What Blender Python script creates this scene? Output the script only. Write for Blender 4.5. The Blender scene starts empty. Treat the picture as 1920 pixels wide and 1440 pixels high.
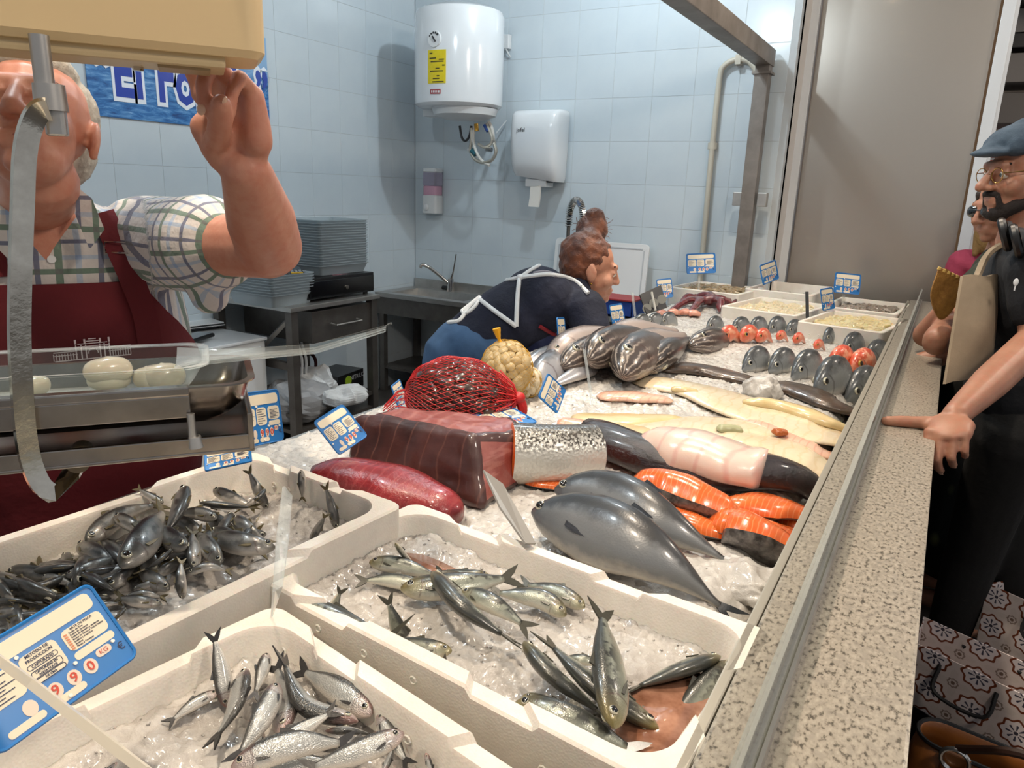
import bpy, bmesh, math, random
import numpy as np
from mathutils import Vector, Matrix, Euler, noise as mnoise
random.seed(7); np.random.seed(7)
SC = bpy.context.scene
COL = SC.collection
R = math.radians
PI = math.pi

# ---------------------------------------------------------------- camera
F_PX, CAM_H = 1365.0, 1.60
PITCH = math.atan(365/1365.0); YAW = math.atan(819/math.hypot(1365, 365)); ROLL = math.atan(175/5030.0)
cd = bpy.data.cameras.new('camera'); cam = bpy.data.objects.new('camera', cd); COL.objects.link(cam)
cd.sensor_width = 36.0; cd.lens = 36.0*F_PX/1920.0; cd.clip_start = 0.02; cd.clip_end = 100
cam.matrix_world = (Matrix.Translation((0, 0, CAM_H)) @ Matrix.Rotation(YAW, 4, 'Z')
                    @ Matrix.Rotation(PI/2-PITCH, 4, 'X') @ Matrix.Rotation(ROLL, 4, 'Z'))
SC.camera = cam

# ---------------------------------------------------------------- view, world, lamps
SC.view_settings.view_transform = 'Standard'; SC.view_settings.look = 'None'
SC.view_settings.gamma = 1.0; SC.view_settings.use_curve_mapping = False
SC.view_settings.exposure = 0.0
W = bpy.data.worlds.new('hall_light'); SC.world = W; W.use_nodes = True
W.node_tree.nodes['Background'].inputs[0].default_value = (0.92, 0.95, 1.0, 1)
W.node_tree.nodes['Background'].inputs[1].default_value = 0.36

CEIL_Z = 3.3
LAMP_X = -0.76
LAMP_Y = [3.05, 1.67, 0.28, -1.07, -2.46]
LAMP_W = 128.0
LAMP_COL = (1.0, 0.84, 0.66)
COOL_POS = [(-1.6, 3.35), (-1.75, 0.9)]
COOL_W = [46.0, 46.0]
COOL_COL = (0.80, 0.92, 1.0)
for ly in LAMP_Y:
    l = bpy.data.lights.new('downlight_beam', 'SPOT'); l.energy = LAMP_W; l.color = LAMP_COL
    l.spot_size = R(95); l.spot_blend = 0.8; l.shadow_soft_size = 0.045
    o = bpy.data.objects.new('downlight_beam', l); COL.objects.link(o); o.location = (LAMP_X, ly, CEIL_Z-0.03)
FILL_POS = [(1.3, 0.6), (1.3, 3.4)]  # fill lamps added to brighten the customers' side and the bags on the floor
for lx, ly in FILL_POS:
    l = bpy.data.lights.new('added_fill_beam', 'POINT'); l.energy = 75.0 if ly < 2 else 50.0; l.color = (1.0, .86, .72); l.shadow_soft_size = .15
    o = bpy.data.objects.new('added_fill_beam', l); COL.objects.link(o); o.location = (lx, ly, 3.0)
for (lx, ly), w in zip(COOL_POS, COOL_W):
    l = bpy.data.lights.new('stall_lamp_beam', 'POINT'); l.shadow_soft_size = 0.035
    l.energy = w; l.color = COOL_COL
    o = bpy.data.objects.new('stall_lamp_beam', l); COL.objects.link(o); o.location = (lx, ly, CEIL_Z-0.14)

# ---------------------------------------------------------------- sight lines (photo pixel -> point on a real surface)
def ray(px, py):
    u = px-960.0; v = py-720.0
    c, s = math.cos(ROLL), math.sin(ROLL)
    ur = u*c+v*s; up = -(-u*s+v*c)
    y = F_PX*math.cos(PITCH)+up*math.sin(PITCH); z = -F_PX*math.sin(PITCH)+up*math.cos(PITCH)
    cy, sy = math.cos(YAW), math.sin(YAW)
    return np.array([ur*cy-y*sy, ur*sy+y*cy, z])
EYE = np.array([0, 0, CAM_H])
def atz(px, py, z): r = ray(px, py); return EYE+r*((z-CAM_H)/r[2])
def aty(px, py, y): r = ray(px, py); return EYE+r*(y/r[1])
def atx(px, py, x): r = ray(px, py); return EYE+r*(x/r[0])
def atd(px, py, d): return EYE+ray(px, py)*(d/F_PX)
def atp(px, py, P0, n): r = ray(px, py); return EYE+r*(np.dot(np.array(P0)-EYE, n)/np.dot(r, n))
def nrm(v): v = np.array(v, float); return v/max(1e-9, np.linalg.norm(v))
V3 = lambda *a: np.array(a, float)

RT = V3(math.cos(YAW), math.sin(YAW), 0)                 # picture right
FW = V3(-math.sin(YAW), math.cos(YAW), 0)                # away from the viewer, level

# ---------------------------------------------------------------- materials
def lin(h):
    if not isinstance(h, str): return tuple(h)
    h = h.lstrip('#'); c = [int(h[i:i+2], 16)/255 for i in (0, 2, 4)]
    return tuple(x/12.92 if x <= .04045 else ((x+.055)/1.055)**2.4 for x in c)
MATS = {}
class NT:
    """tiny node-tree writer"""
    def __init__(s, m): s.t = m.node_tree; s.n = s.t.nodes; s.l = s.t.links
    def new(s, typ, **kw):
        n = s.n.new(typ)
        for k, v in kw.items(): setattr(n, k, v)
        return n
    def link(s, a, b): s.l.new(a, b)
    def noise(s, scale, detail=4, rough=.55, vec=None, dist=0):
        n = s.new('ShaderNodeTexNoise'); n.inputs['Scale'].default_value = scale; n.inputs['Detail'].default_value = detail
        n.inputs['Roughness'].default_value = rough; n.inputs['Distortion'].default_value = dist
        if vec is not None: s.link(vec, n.inputs['Vector'])
        return n.outputs['Fac']
    def ramp(s, fac, stops, interp='LINEAR'):
        n = s.new('ShaderNodeValToRGB'); n.color_ramp.interpolation = interp
        e = n.color_ramp.elements
        while len(e) < len(stops): e.new(0.5)
        for i, (p, c) in enumerate(stops):
            e[i].position = p; c = lin(c) if isinstance(c, str) else c
            e[i].color = (*c[:3], 1) if not np.isscalar(c) else (c, c, c, 1)
        s.link(fac, n.inputs['Fac']); return n.outputs['Color']
    def mix(s, fac, a, b, mode='MIX'):
        n = s.new('ShaderNodeMix', data_type='RGBA', blend_type=mode)
        for sock, v in ((n.inputs[0], fac), (n.inputs[6], a), (n.inputs[7], b)):
            if hasattr(v, 'links'): s.link(v, sock)
            elif not isinstance(v, str) and np.isscalar(v): sock.default_value = v
            else: sock.default_value = (*lin(v)[:3], 1)
        return n.outputs[2]
    def math(s, op, a, b=0.0, c=0.0):
        n = s.new('ShaderNodeMath', operation=op)
        for i, v in enumerate((a, b, c)):
            if hasattr(v, 'links'): s.link(v, n.inputs[i])
            else: n.inputs[i].default_value = v
        return n.outputs[0]
    def bump(s, h, strength=.3, dist=.01):
        n = s.new('ShaderNodeBump'); n.inputs['Strength'].default_value = strength; n.inputs['Distance'].default_value = dist
        s.link(h, n.inputs['Height']); return n.outputs['Normal']
    def coord(s, which='Object'): return s.new('ShaderNodeTexCoord').outputs[which]
    def uv(s): return s.new('ShaderNodeTexCoord').outputs['UV']
    def sep(s, v): n = s.new('ShaderNodeSeparateXYZ'); s.link(v, n.inputs[0]); return n.outputs
    def mapping(s, v, scale=(1, 1, 1), rot=(0, 0, 0), loc=(0, 0, 0)):
        n = s.new('ShaderNodeMapping'); s.link(v, n.inputs[0]); n.inputs['Scale'].default_value = scale
        n.inputs['Rotation'].default_value = rot; n.inputs['Location'].default_value = loc; return n.outputs[0]
def newmat(name):
    m = bpy.data.materials.new(name); m.use_nodes = True; MATS[name] = m
    b = m.node_tree.nodes['Principled BSDF']; return m, NT(m), b
def setp(b, color=None, rough=None, metal=None, spec=None, coat=None, sss=None, trans=None, ior=None, alpha=None, sheen=None, aniso=None, emit=None):
    if color is not None: b.inputs['Base Color'].default_value = (*lin(color)[:3], 1)
    for k, v in (('Roughness', rough), ('Metallic', metal), ('Specular IOR Level', spec), ('Coat Weight', coat),
                 ('Transmission Weight', trans), ('IOR', ior), ('Alpha', alpha), ('Sheen Weight', sheen), ('Anisotropic', aniso)):
        if v is not None: b.inputs[k].default_value = v
    if coat: b.inputs['Coat Roughness'].default_value = .12
    if sss:
        b.inputs['Subsurface Weight'].default_value = sss; b.inputs['Subsurface Radius'].default_value = (1, .6, .4); b.inputs['Subsurface Scale'].default_value = .012
    if emit: b.inputs['Emission Color'].default_value = (*lin(emit[0])[:3], 1); b.inputs['Emission Strength'].default_value = emit[1]
def M(name, color='#808080', rough=.5, metal=0, var=None, bump=None, coord='Object', **kw):
    """plain principled; var=(colour2, scale, lo, hi); bump=(scale, strength, dist)"""
    if name in MATS: return MATS[name]
    m, t, b = newmat(name); setp(b, color, rough, metal, **kw)
    co = None
    if var or bump: co = t.coord(coord)
    if var:
        c2, sc, lo, hi = var
        f = t.ramp(t.noise(sc, 5, .6, co), [(lo, 0.0), (hi, 1.0)])
        t.link(t.mix(f, color, c2), b.inputs['Base Color'])
    if bump: t.link(t.bump(t.noise(bump[0], 5, .6, co), bump[1], bump[2]), b.inputs['Normal'])
    return m
def clear_plastic(name, tint='#ffffff', gloss=.25, rough=.05, dens=.12):
    """thin clear sheet: mostly see-through, some white body, sharp gloss"""
    if name in MATS: return MATS[name]
    m, t, b = newmat(name); out = t.n['Material Output']
    tr = t.new('ShaderNodeBsdfTransparent'); tr.inputs[0].default_value = (*lin(tint), 1)
    setp(b, tint, rough, 0, spec=.6)
    fr = t.new('ShaderNodeLayerWeight'); fr.inputs['Blend'].default_value = gloss
    fac = t.math('ADD', t.math('MULTIPLY', fr.outputs['Facing'], .75), dens)
    mx = t.new('ShaderNodeMixShader'); t.link(fac, mx.inputs[0]); t.link(tr.outputs[0], mx.inputs[1]); t.link(b.outputs[0], mx.inputs[2])
    t.link(mx.outputs[0], out.inputs[0]); return m

# ---------------------------------------------------------------- mesh builders
def link(o, parent=None):
    COL.objects.link(o)
    if parent is not None: o.parent = parent
    return o
def tag(o, label=None, cat=None, group=None, kind=None):
    if label: o['label'] = label
    if cat: o['category'] = cat
    if group: o['group'] = group
    if kind: o['kind'] = kind
    return o
def thing(name, label, cat, loc=(0, 0, 0), rz=0.0, group=None, rot=None):
    o = bpy.data.objects.new(name, None); o.empty_display_size = .05; COL.objects.link(o)
    o.location = Vector(tuple(float(x) for x in loc)); o.rotation_euler = rot if rot is not None else (0, 0, rz)
    return tag(o, label, cat, group)
def frame_thing(name, label, cat, loc, X, Y, Z, group=None):
    """an Empty with explicit axes"""
    o = bpy.data.objects.new(name, None); o.empty_display_size = .05; COL.objects.link(o)
    m = Matrix.Identity(4)
    for i, a in enumerate((X, Y, Z)):
        for r in range(3): m[r][i] = float(a[r])
    for r in range(3): m[r][3] = float(loc[r])
    o.matrix_world = m
    return tag(o, label, cat, group)
def meshobj(name, verts, faces, mats, parent=None, smooth=True, uvs=None, fm=None, off=None):
    me = bpy.data.meshes.new(name)
    v = np.array(verts, float).reshape(-1, 3)
    if off is not None: v = v-np.array(off, float)
    me.from_pydata(v.tolist(), [], [list(f) for f in faces])
    if not isinstance(mats, (list, tuple)): mats = [mats]
    for m in mats: me.materials.append(m)
    if fm is not None: me.polygons.foreach_set('material_index', list(fm))
    if smooth: me.polygons.foreach_set('use_smooth', [True]*len(me.polygons))
    if uvs is not None:
        ul = me.uv_layers.new(name='UVMap'); li = np.zeros(len(me.loops), int); me.loops.foreach_get('vertex_index', li)
        ul.data.foreach_set('uv', np.array(uvs, float)[li].ravel())
    me.update()
    o = bpy.data.objects.new(name, me); return link(o, parent)
def ploc(p): return np.array(p.location) if p is not None else np.zeros(3)
class MB:
    """collects simple solids in one local frame; build() links them as ONE mesh object"""
    def __init__(s): s.v = []; s.f = []; s.fm = []; s.mi = 0
    def add(s, v, f):
        b = len(s.v); s.v += [tuple(map(float, p)) for p in v]; s.f += [[i+b for i in q] for q in f]; s.fm += [s.mi]*len(f); return s
    def box(s, c, d, rot=None):
        x, y, z = (k/2 for k in d)
        pv = [V3(i, j, k) for i in (-x, x) for j in (-y, y) for k in (-z, z)]
        if rot is not None: pv = [np.array(rot @ Vector(p)) for p in pv]
        return s.add([p+np.array(c, float) for p in pv], [(0, 1, 3, 2), (4, 6, 7, 5), (0, 4, 5, 1), (2, 3, 7, 6), (0, 2, 6, 4), (1, 5, 7, 3)])
    def rbox(s, c, d, r=.01, seg=3, rot=None):
        """box with rounded vertical edges and a small top/bottom chamfer"""
        x, y, z = (k/2 for k in d); r = min(r, x*.98, y*.98); ch = min(r*.35, z*.45)
        def ring(zz, ins):
            out = []
            for cx, cy, a0 in ((x-r, y-r, 0), (-x+r, y-r, 90), (-x+r, -y+r, 180), (x-r, -y+r, 270)):
                for k in range(seg+1):
                    a = R(a0+90*k/seg); out.append(V3(cx+(r-ins)*math.cos(a), cy+(r-ins)*math.sin(a), zz))
            return out
        rs = [ring(-z, ch), ring(-z+ch, 0), ring(z-ch, 0), ring(z, ch)]; n = len(rs[0]); v = [p for q in rs for p in q]
        f = [[i*n+k, i*n+(k+1) % n, (i+1)*n+(k+1) % n, (i+1)*n+k] for i in range(3) for k in range(n)]
        f += [list(range(n))[::-1], [3*n+k for k in range(n)]]
        if rot is not None: v = [np.array(rot @ Vector(p)) for p in v]
        return s.add([p+np.array(c, float) for p in v], f)
    def tube(s, pts, r, seg=8, closed=False, flat=None):
        pts = [np.array(p, float) for p in pts]; n = len(pts); rr = r if hasattr(r, '__len__') else [r]*n
        prev = None; rings = []
        for i, p in enumerate(pts):
            if closed: T = nrm(pts[(i+1) % n]-pts[i-1])
            else: T = nrm(pts[min(i+1, n-1)]-pts[max(i-1, 0)])
            if prev is None:
                a = V3(0, 0, 1) if abs(T[2]) < .9 else V3(1, 0, 0)
                A = nrm(np.cross(T, a))
            else: A = nrm(prev-T*np.dot(prev, T))
            prev = A; B = np.cross(T, A)
            rings.append([p+(A*math.cos(2*PI*k/seg)+B*math.sin(2*PI*k/seg))*rr[i] for k in range(seg)])
        v = [q for g in rings for q in g]
        f = [[i*seg+k, i*seg+(k+1) % seg, ((i+1) % n)*seg+(k+1) % seg, ((i+1) % n)*seg+k] for i in range(n if closed else n-1) for k in range(seg)]
        if not closed: f += [list(range(seg))[::-1], [(n-1)*seg+k for k in range(seg)]]
        return s.add(v, f)
    def cyl(s, p0, p1, r0, r1=None, seg=20): return s.tube([p0, p1], [r0, r0 if r1 is None else r1], seg)
    def lathe(s, prof, c=(0, 0, 0), seg=28, axis='Z', a0=0, a1=360, sx=1, sy=1):
        c = np.array(c, float); full = abs(a1-a0) >= 359.9; ns = seg if full else seg+1; v = []
        for r, z in prof:
            for k in range(ns):
                a = R(a0+(a1-a0)*k/seg); p = V3(r*math.cos(a)*sx, r*math.sin(a)*sy, z)
                if axis == 'X': p = V3(p[2], p[0], p[1])
                if axis == 'Y': p = V3(p[0], p[2], p[1])
                v.append(c+p)
        n = len(prof)
        f = [[i*ns+k, i*ns+(k+1) % ns, (i+1)*ns+(k+1) % ns, (i+1)*ns+k] for i in range(n-1) for k in range(ns if full else ns-1)]
        return s.add(v, f)
    def prism(s, poly, t, T=None):
        """polygon in local XY extruded t along Z (T = 4x4 placing it)"""
        n = len(poly); v = [V3(x, y, 0) for x, y in poly]+[V3(x, y, t) for x, y in poly]
        if T is not None: v = [np.array(T @ Vector(p)) for p in v]
        return s.add(v, [list(range(n))[::-1], [n+i for i in range(n)]]+[[i, (i+1) % n, n+(i+1) % n, n+i] for i in range(n)])
    def ell(s, c, rad, rot=None, seg=14, rings=8):
        v = []; f = []
        for i in range(rings+1):
            th = PI*i/rings
            for k in range(seg):
                a = 2*PI*k/seg; p = V3(rad[0]*math.sin(th)*math.cos(a), rad[1]*math.sin(th)*math.sin(a), rad[2]*math.cos(th))
                if rot is not None: p = np.array(rot @ Vector(p))
                v.append(p+np.array(c, float))
        for i in range(rings):
            for k in range(seg): f.append([i*seg+k, (i+1)*seg+k, (i+1)*seg+(k+1) % seg, i*seg+(k+1) % seg])
        return s.add(v, f)
    def build(s, name, mat, parent=None, smooth=False, world=False, bevel=None, label=None):
        off = ploc(parent) if world else None
        o = meshobj(name, s.v, s.f, mat, parent, smooth, fm=s.fm if isinstance(mat, (list, tuple)) else None, off=off)
        bm = bmesh.new(); bm.from_mesh(o.data); bmesh.ops.remove_doubles(bm, verts=bm.verts, dist=1e-6)
        bmesh.ops.recalc_face_normals(bm, faces=bm.faces)
        if bevel: bmesh.ops.bevel(bm, geom=[e for e in bm.edges if len(e.link_faces) == 2 and e.calc_face_angle(0) > .6], offset=bevel, segments=2, affect='EDGES', profile=.7)
        bm.to_mesh(o.data); bm.free()
        if smooth: autosmooth(o)
        if label: o['label'] = label
        return o
def autosmooth(o, ang=38):
    me = o.data; me.polygons.foreach_set('use_smooth', [True]*len(me.polygons))
    me.set_sharp_from_angle(angle=R(ang))
def rrect(w, h, r, seg=4, cx=0, cy=0):
    out = []
    for x, y, a0 in ((w/2-r, h/2-r, 0), (-w/2+r, h/2-r, 90), (-w/2+r, -h/2+r, 180), (w/2-r, -h/2+r, 270)):
        for k in range(seg+1): a = R(a0+90*k/seg); out.append((cx+x+r*math.cos(a), cy+y+r*math.sin(a)))
    return out
def bez(p, n=16):
    """smooth curve through points (Catmull-Rom)"""
    p = [np.array(q, float) for q in p]
    if len(p) == 2: return [p[0]+(p[1]-p[0])*i/n for i in range(n+1)]
    q = [2*p[0]-p[1]]+p+[2*p[-1]-p[-2]]; out = []; per = max(2, n//(len(p)-1))
    for i in range(1, len(q)-2):
        for k in range(per):
            t = k/per; a, b, c, d = q[i-1], q[i], q[i+1], q[i+2]
            out.append(.5*((2*b)+(c-a)*t+(2*a-5*b+4*c-d)*t*t+(3*b-a-3*c+d)*t**3))
    out.append(p[-1]); return out
def text_mesh(name, s, size, mat, parent, loc, rot=None, depth=.0004, align='CENTER', sx=1.0, bold=0.0, space=1.0):
    cu = bpy.data.curves.new(name, 'FONT'); cu.body = s; cu.size = size; cu.extrude = depth; cu.align_x = align; cu.align_y = 'CENTER'
    cu.offset = bold; cu.resolution_u = 2; cu.space_character = space
    o = bpy.data.objects.new(name, cu); me = bpy.data.meshes.new_from_object(o)
    bpy.data.objects.remove(o); me.name = name; me.materials.clear(); me.materials.append(mat)
    r = bpy.data.objects.new(name, me); link(r, parent); r.location = loc
    if rot is not None: r.rotation_euler = rot
    r.scale = (sx, 1, 1); return r
def copy_tree(o, parent=None):
    c = o.copy(); COL.objects.link(c); c.parent = parent
    for ch in list(o.children): copy_tree(ch, c)
    return c
# ---- organic surfaces: solids fused by a voxel remesh into one continuous skin
def capsule(p0, p1, r0, r1, seg=16, flat=None):
    p0, p1 = np.array(p0, float), np.array(p1, float); L = np.linalg.norm(p1-p0); T = nrm(p1-p0)
    a = V3(0, 0, 1) if abs(T[2]) < .9 else V3(1, 0, 0)
    if flat is not None: a = np.array(flat[0], float)
    A = nrm(a-T*np.dot(a, T)); B = np.cross(T, A); fl = flat[1] if flat is not None else 1.0
    rows = [(p0-T*r0*math.cos(t), r0*math.sin(t)) for t in (.05, .5, 1.0)]+[(p0, r0), (p0*.5+p1*.5, (r0+r1)/2), (p1, r1)]+[(p1+T*r1*math.cos(t), r1*math.sin(t)) for t in (1.0, .5, .05)]
    v = [c+(A*fl*math.cos(2*PI*k/seg)+B*math.sin(2*PI*k/seg))*r for c, r in rows for k in range(seg)]
    n = len(rows); f = [[i*seg+k, i*seg+(k+1) % seg, (i+1)*seg+(k+1) % seg, (i+1)*seg+k] for i in range(n-1) for k in range(seg)]
    f += [list(range(seg))[::-1], [(n-1)*seg+k for k in range(seg)]]
    return v, f
def ellipsoid(c, axes, seg=18, rings=10):
    """axes: three vectors (already scaled)"""
    c = np.array(c, float); A = [np.array(a, float) for a in axes]; v = []; f = []
    for i in range(rings+1):
        th = PI*i/rings
        for k in range(seg):
            a = 2*PI*k/seg; v.append(c+A[0]*math.sin(th)*math.cos(a)+A[1]*math.sin(th)*math.sin(a)+A[2]*math.cos(th))
    for i in range(rings):
        for k in range(seg): f.append([i*seg+k, (i+1)*seg+k, (i+1)*seg+(k+1) % seg, i*seg+(k+1) % seg])
    return v, f
def sweep_rings(rings, cap=True):
    n = len(rings[0]); v = [p for r in rings for p in r]; m = len(rings)
    f = [[i*n+k, i*n+(k+1) % n, (i+1)*n+(k+1) % n, (i+1)*n+k] for i in range(m-1) for k in range(n)]
    if cap: f += [list(range(n))[::-1], [(m-1)*n+k for k in range(n)]]
    return v, f
def fuse(name, prims, mat, parent=None, voxel=.006, smooth=6, fac=.5, disp=None):
    mb = MB()
    for v, f in prims: mb.add(v, f)
    off = ploc(parent)
    me = bpy.data.meshes.new(name); me.from_pydata((np.array(mb.v)-off).tolist(), [], mb.f)
    bm = bmesh.new(); bm.from_mesh(me); bmesh.ops.recalc_face_normals(bm, faces=bm.faces); bm.to_mesh(me); bm.free()
    o = bpy.data.objects.new(name, me); COL.objects.link(o)
    r = o.modifiers.new('r', 'REMESH'); r.mode = 'VOXEL'; r.voxel_size = voxel; r.use_smooth_shade = True
    if smooth: s = o.modifiers.new('s', 'SMOOTH'); s.factor = fac; s.iterations = smooth
    dg = bpy.context.evaluated_depsgraph_get(); me2 = bpy.data.meshes.new_from_object(o.evaluated_get(dg))
    bpy.data.objects.remove(o); bpy.data.meshes.remove(me); me2.name = name
    me2.materials.clear()
    for m in (mat if isinstance(mat, (list, tuple)) else [mat]): me2.materials.append(m)
    me2.polygons.foreach_set('use_smooth', [True]*len(me2.polygons))
    r = bpy.data.objects.new(name, me2); return link(r, parent)
def getv(o): a = np.zeros(len(o.data.vertices)*3); o.data.vertices.foreach_get('co', a); return a.reshape(-1, 3)
def setv(o, v): o.data.vertices.foreach_set('co', np.asarray(v, float).ravel()); o.data.update()
def setuv(o, uv):
    me = o.data; ul = me.uv_layers.new(name='UVMap'); li = np.zeros(len(me.loops), int); me.loops.foreach_get('vertex_index', li)
    ul.data.foreach_set('uv', np.asarray(uv, float)[li].ravel())
# ================================================================ ROOM SHELL
WX, WY = -3.43, 4.40            # tiled walls: behind the stall, and across its end
PY = 4.70                       # frosted partition plane
STALL_Z = 0.15
def struct(mb, name, mat, parent=None, **k):
    o = mb.build(name, mat, parent, **k)
    if parent is None: o['kind'] = 'structure'
    return o
m_tile = M('glazed_white_tile', '#c9d4da', .2, var=('#c2ced6', 3.0, .35, .7), bump=(9, .03, .004), coat=.3)
m_grout = M('tile_grout', '#bcc2c5', .8)
m_plaster = M('white_plaster', '#d5d0cb', .6, bump=(30, .05, .002))
m_ceil = M('ceiling_white', '#cfccc6', .8)
m_floor = M('hall_floor_stone', '#4a4540', .45, var=('#5c554e', 6, .3, .7), bump=(40, .05, .002))
m_steel = M('brushed_steel', '#c0beba', .36, .85, var=('#a9a6a2', 14, .3, .75), bump=(60, .04, .001))
m_dsteel = M('dull_steel', '#77736f', .45, .8, var=('#5d5955', 8, .3, .75), bump=(45, .05, .001))
m_chrome = M('polished_chrome', '#cfccc8', .08, 1)
m_white = M('white_enamel', '#dfe3e6', .18, coat=.4)
m_wplas = M('white_plastic', '#dcdfe0', .35)
m_black = M('black_plastic', '#0d0d0f', .38)
m_dgrey = M('dark_grey_plastic', '#2a2b2e', .45)
m_blue = M('tag_blue', '#1f6fb4', .35)
m_cream = M('tag_cream', '#ddd2ba', .45)
m_ink = M('tag_ink', '#2a3350', .6)
m_red = M('digit_red', '#c2412c', .5)

struct(MB().box((0, 2.5, -.05), (9, 14, .1)), 'floor', m_floor)
struct(MB().box((-2.33, 1.7, STALL_Z/2), (2.2, 5.4, STALL_Z)), 'floor', m_dsteel)
wl = struct(MB().box((WX-.0526, 1.9, 1.5), (.1, 5.2, 3.4)), 'wall_left', m_grout)
wb = struct(MB().box(((WX-.86)/2, WY+.0526, 1.5), (-.86-WX, .1, 3.4)), 'wall_back', m_grout)
struct(MB().box((-.91, (WY+PY)/2+.05, 1.5), (.1, PY-WY-.02, 3.5)), 'wall_end', m_plaster)
struct(MB().box((-1.65, 1.5, CEIL_Z+.05), (3.7, 7.0, .1)), 'ceiling', m_ceil)
# glazed tiles, 25 cm, laid in straight courses
TS, GAP = .2535, .0016
def tile_mesh():
    h = (TS-GAP)/2; mb = MB(); c = .0012
    mb.add([(-h, -h, 0), (h, -h, 0), (h, h, 0), (-h, h, 0), (-h, -h, .013), (h, -h, .013), (h, h, .013), (-h, h, .013),
            (-h+c, -h+c, .015), (h-c, -h+c, .015), (h-c, h-c, .015), (-h+c, h-c, .015)],
           [(0, 1, 5, 4), (1, 2, 6, 5), (2, 3, 7, 6), (3, 0, 4, 7), (4, 5, 9, 8), (5, 6, 10, 9), (6, 7, 11, 10), (7, 4, 8, 11), (8, 9, 10, 11)])
    me = bpy.data.meshes.new('tile'); me.from_pydata(mb.v, [], mb.f); me.materials.append(m_tile); return me
tm = tile_mesh()
rows = [2.4127+TS*(k-.5) for k in range(-9, 4)]
def lay(parent, pos, rot):
    o = bpy.data.objects.new('tile', tm); link(o, parent); o.location = pos; o.rotation_euler = rot
    o.rotation_euler[0] += random.uniform(-.0012, .0012); o.rotation_euler[1] += random.uniform(-.0012, .0012)
for z in rows:
    for k in range(12): lay(wl, (WX-.016, 4.4-TS*(k+.5), z), (R(90), 0, R(90)))
    for k in range(10): lay(wb, (WX+TS*(k+.5), WY+.016, z), (R(90), 0, 0))
# ceiling fittings
m_lampglass = M('lamp_emitter', '#fff0d8', .4, emit=('#ffe2b8', 30))
m_panelglow = M('led_emitter', '#eef6ff', .4, emit=('#d8ebff', 5))
for i, ly in enumerate(LAMP_Y):
    t = thing('ceiling_downlight', 'round recessed warm downlight in the row over the fish counter', 'ceiling light', (LAMP_X, ly, CEIL_Z), group='row of downlights over the counter')
    MB().lathe([(.045, -.004), (.062, -.012), (.07, -.006), (.07, 0)]).build('trim_ring', m_chrome, t, True)
    MB().lathe([(0, -.002), (.046, -.002), (.046, 0), (0, 0)]).build('lens', m_lampglass, t)
for (lx, ly), w in zip(COOL_POS, ('nearest the end wall', 'nearest the banner')):
    t = thing('ceiling_lamp', 'small cool white ceiling lamp over the serving aisle, '+w, 'ceiling light', (lx, ly, CEIL_Z), group='ceiling lamps over the serving aisle')
    MB().cyl((0, 0, -.05), (0, 0, 0), .05, .055).build('base', m_wplas, t, True)
    MB().lathe([(.05, -.05), (.016, -.09), (.014, -.1)]).build('neck', m_wplas, t, True)

for lx, ly in FILL_POS:  # made-up pendant fittings, out of view, for the added fill lamps
    t = thing('added_fill_lamp', 'round opal pendant lamp over the customers\' aisle, '+('nearer the viewer' if ly < 2 else 'farther along'), 'pendant lamp', (lx, ly, 3.0), group='added fill lamps over the aisle')
    MB().tube([(0, 0, .16), (0, 0, .6)], .006, 6).build('cord', m_black, t)
    MB().lathe([(.02, .2), (.06, .17), (.17, .16), (.2, .13), (.2, .12), (.17, .15), (.05, .16)]).build('shade', m_wplas, t, True)
# ---- frosted partition at the end of the counter
def frosted():
    m, t, b = newmat('frosted_glass'); setp(b, '#9a938a', .5, 0, spec=.5, coat=.35); b.inputs['Coat Roughness'].default_value = .03
    out = t.n['Material Output']; gl_ = t.new('ShaderNodeBsdfGlossy'); gl_.inputs[0].default_value = (*lin('#c9c2b8'), 1); gl_.inputs[1].default_value = .27
    mx = t.new('ShaderNodeMixShader'); mx.inputs[0].default_value = .5
    t.link(b.outputs[0], mx.inputs[1]); t.link(gl_.outputs[0], mx.inputs[2]); t.link(mx.outputs[0], out.inputs[0]); return m
m_frost = frosted()
pt = thing('partition_screen', 'tall frosted glass partition in a white frame at the far end of the counter', 'partition', (-.38, PY, 0))
xl, xr = -.845, .075
MB().box(((xl+xr)/2+.38, 0, 1.55), (xr-xl-.08, .012, 2.9)).build('pane', m_frost, pt)
for x in (xl, xr): MB().box((x+.38, 0, 1.5), (.055, .07, 2.98)).build('frame_post', m_white, pt, bevel=.003)
MB().box(((xl+xr)/2+.38, 0, 2.97), (xr-xl-.06, .06, .05)).build('frame_rail', m_white, pt)
MB().box(((xl+xr)/2+.38, 0, .06), (xr-xl-.06, .06, .12)).build('frame_rail', m_white, pt)
MB().box((xr+.38+.036, -.006, 1.5), (.016, .03, 2.98)).build('frame_bead', m_white, pt)
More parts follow.
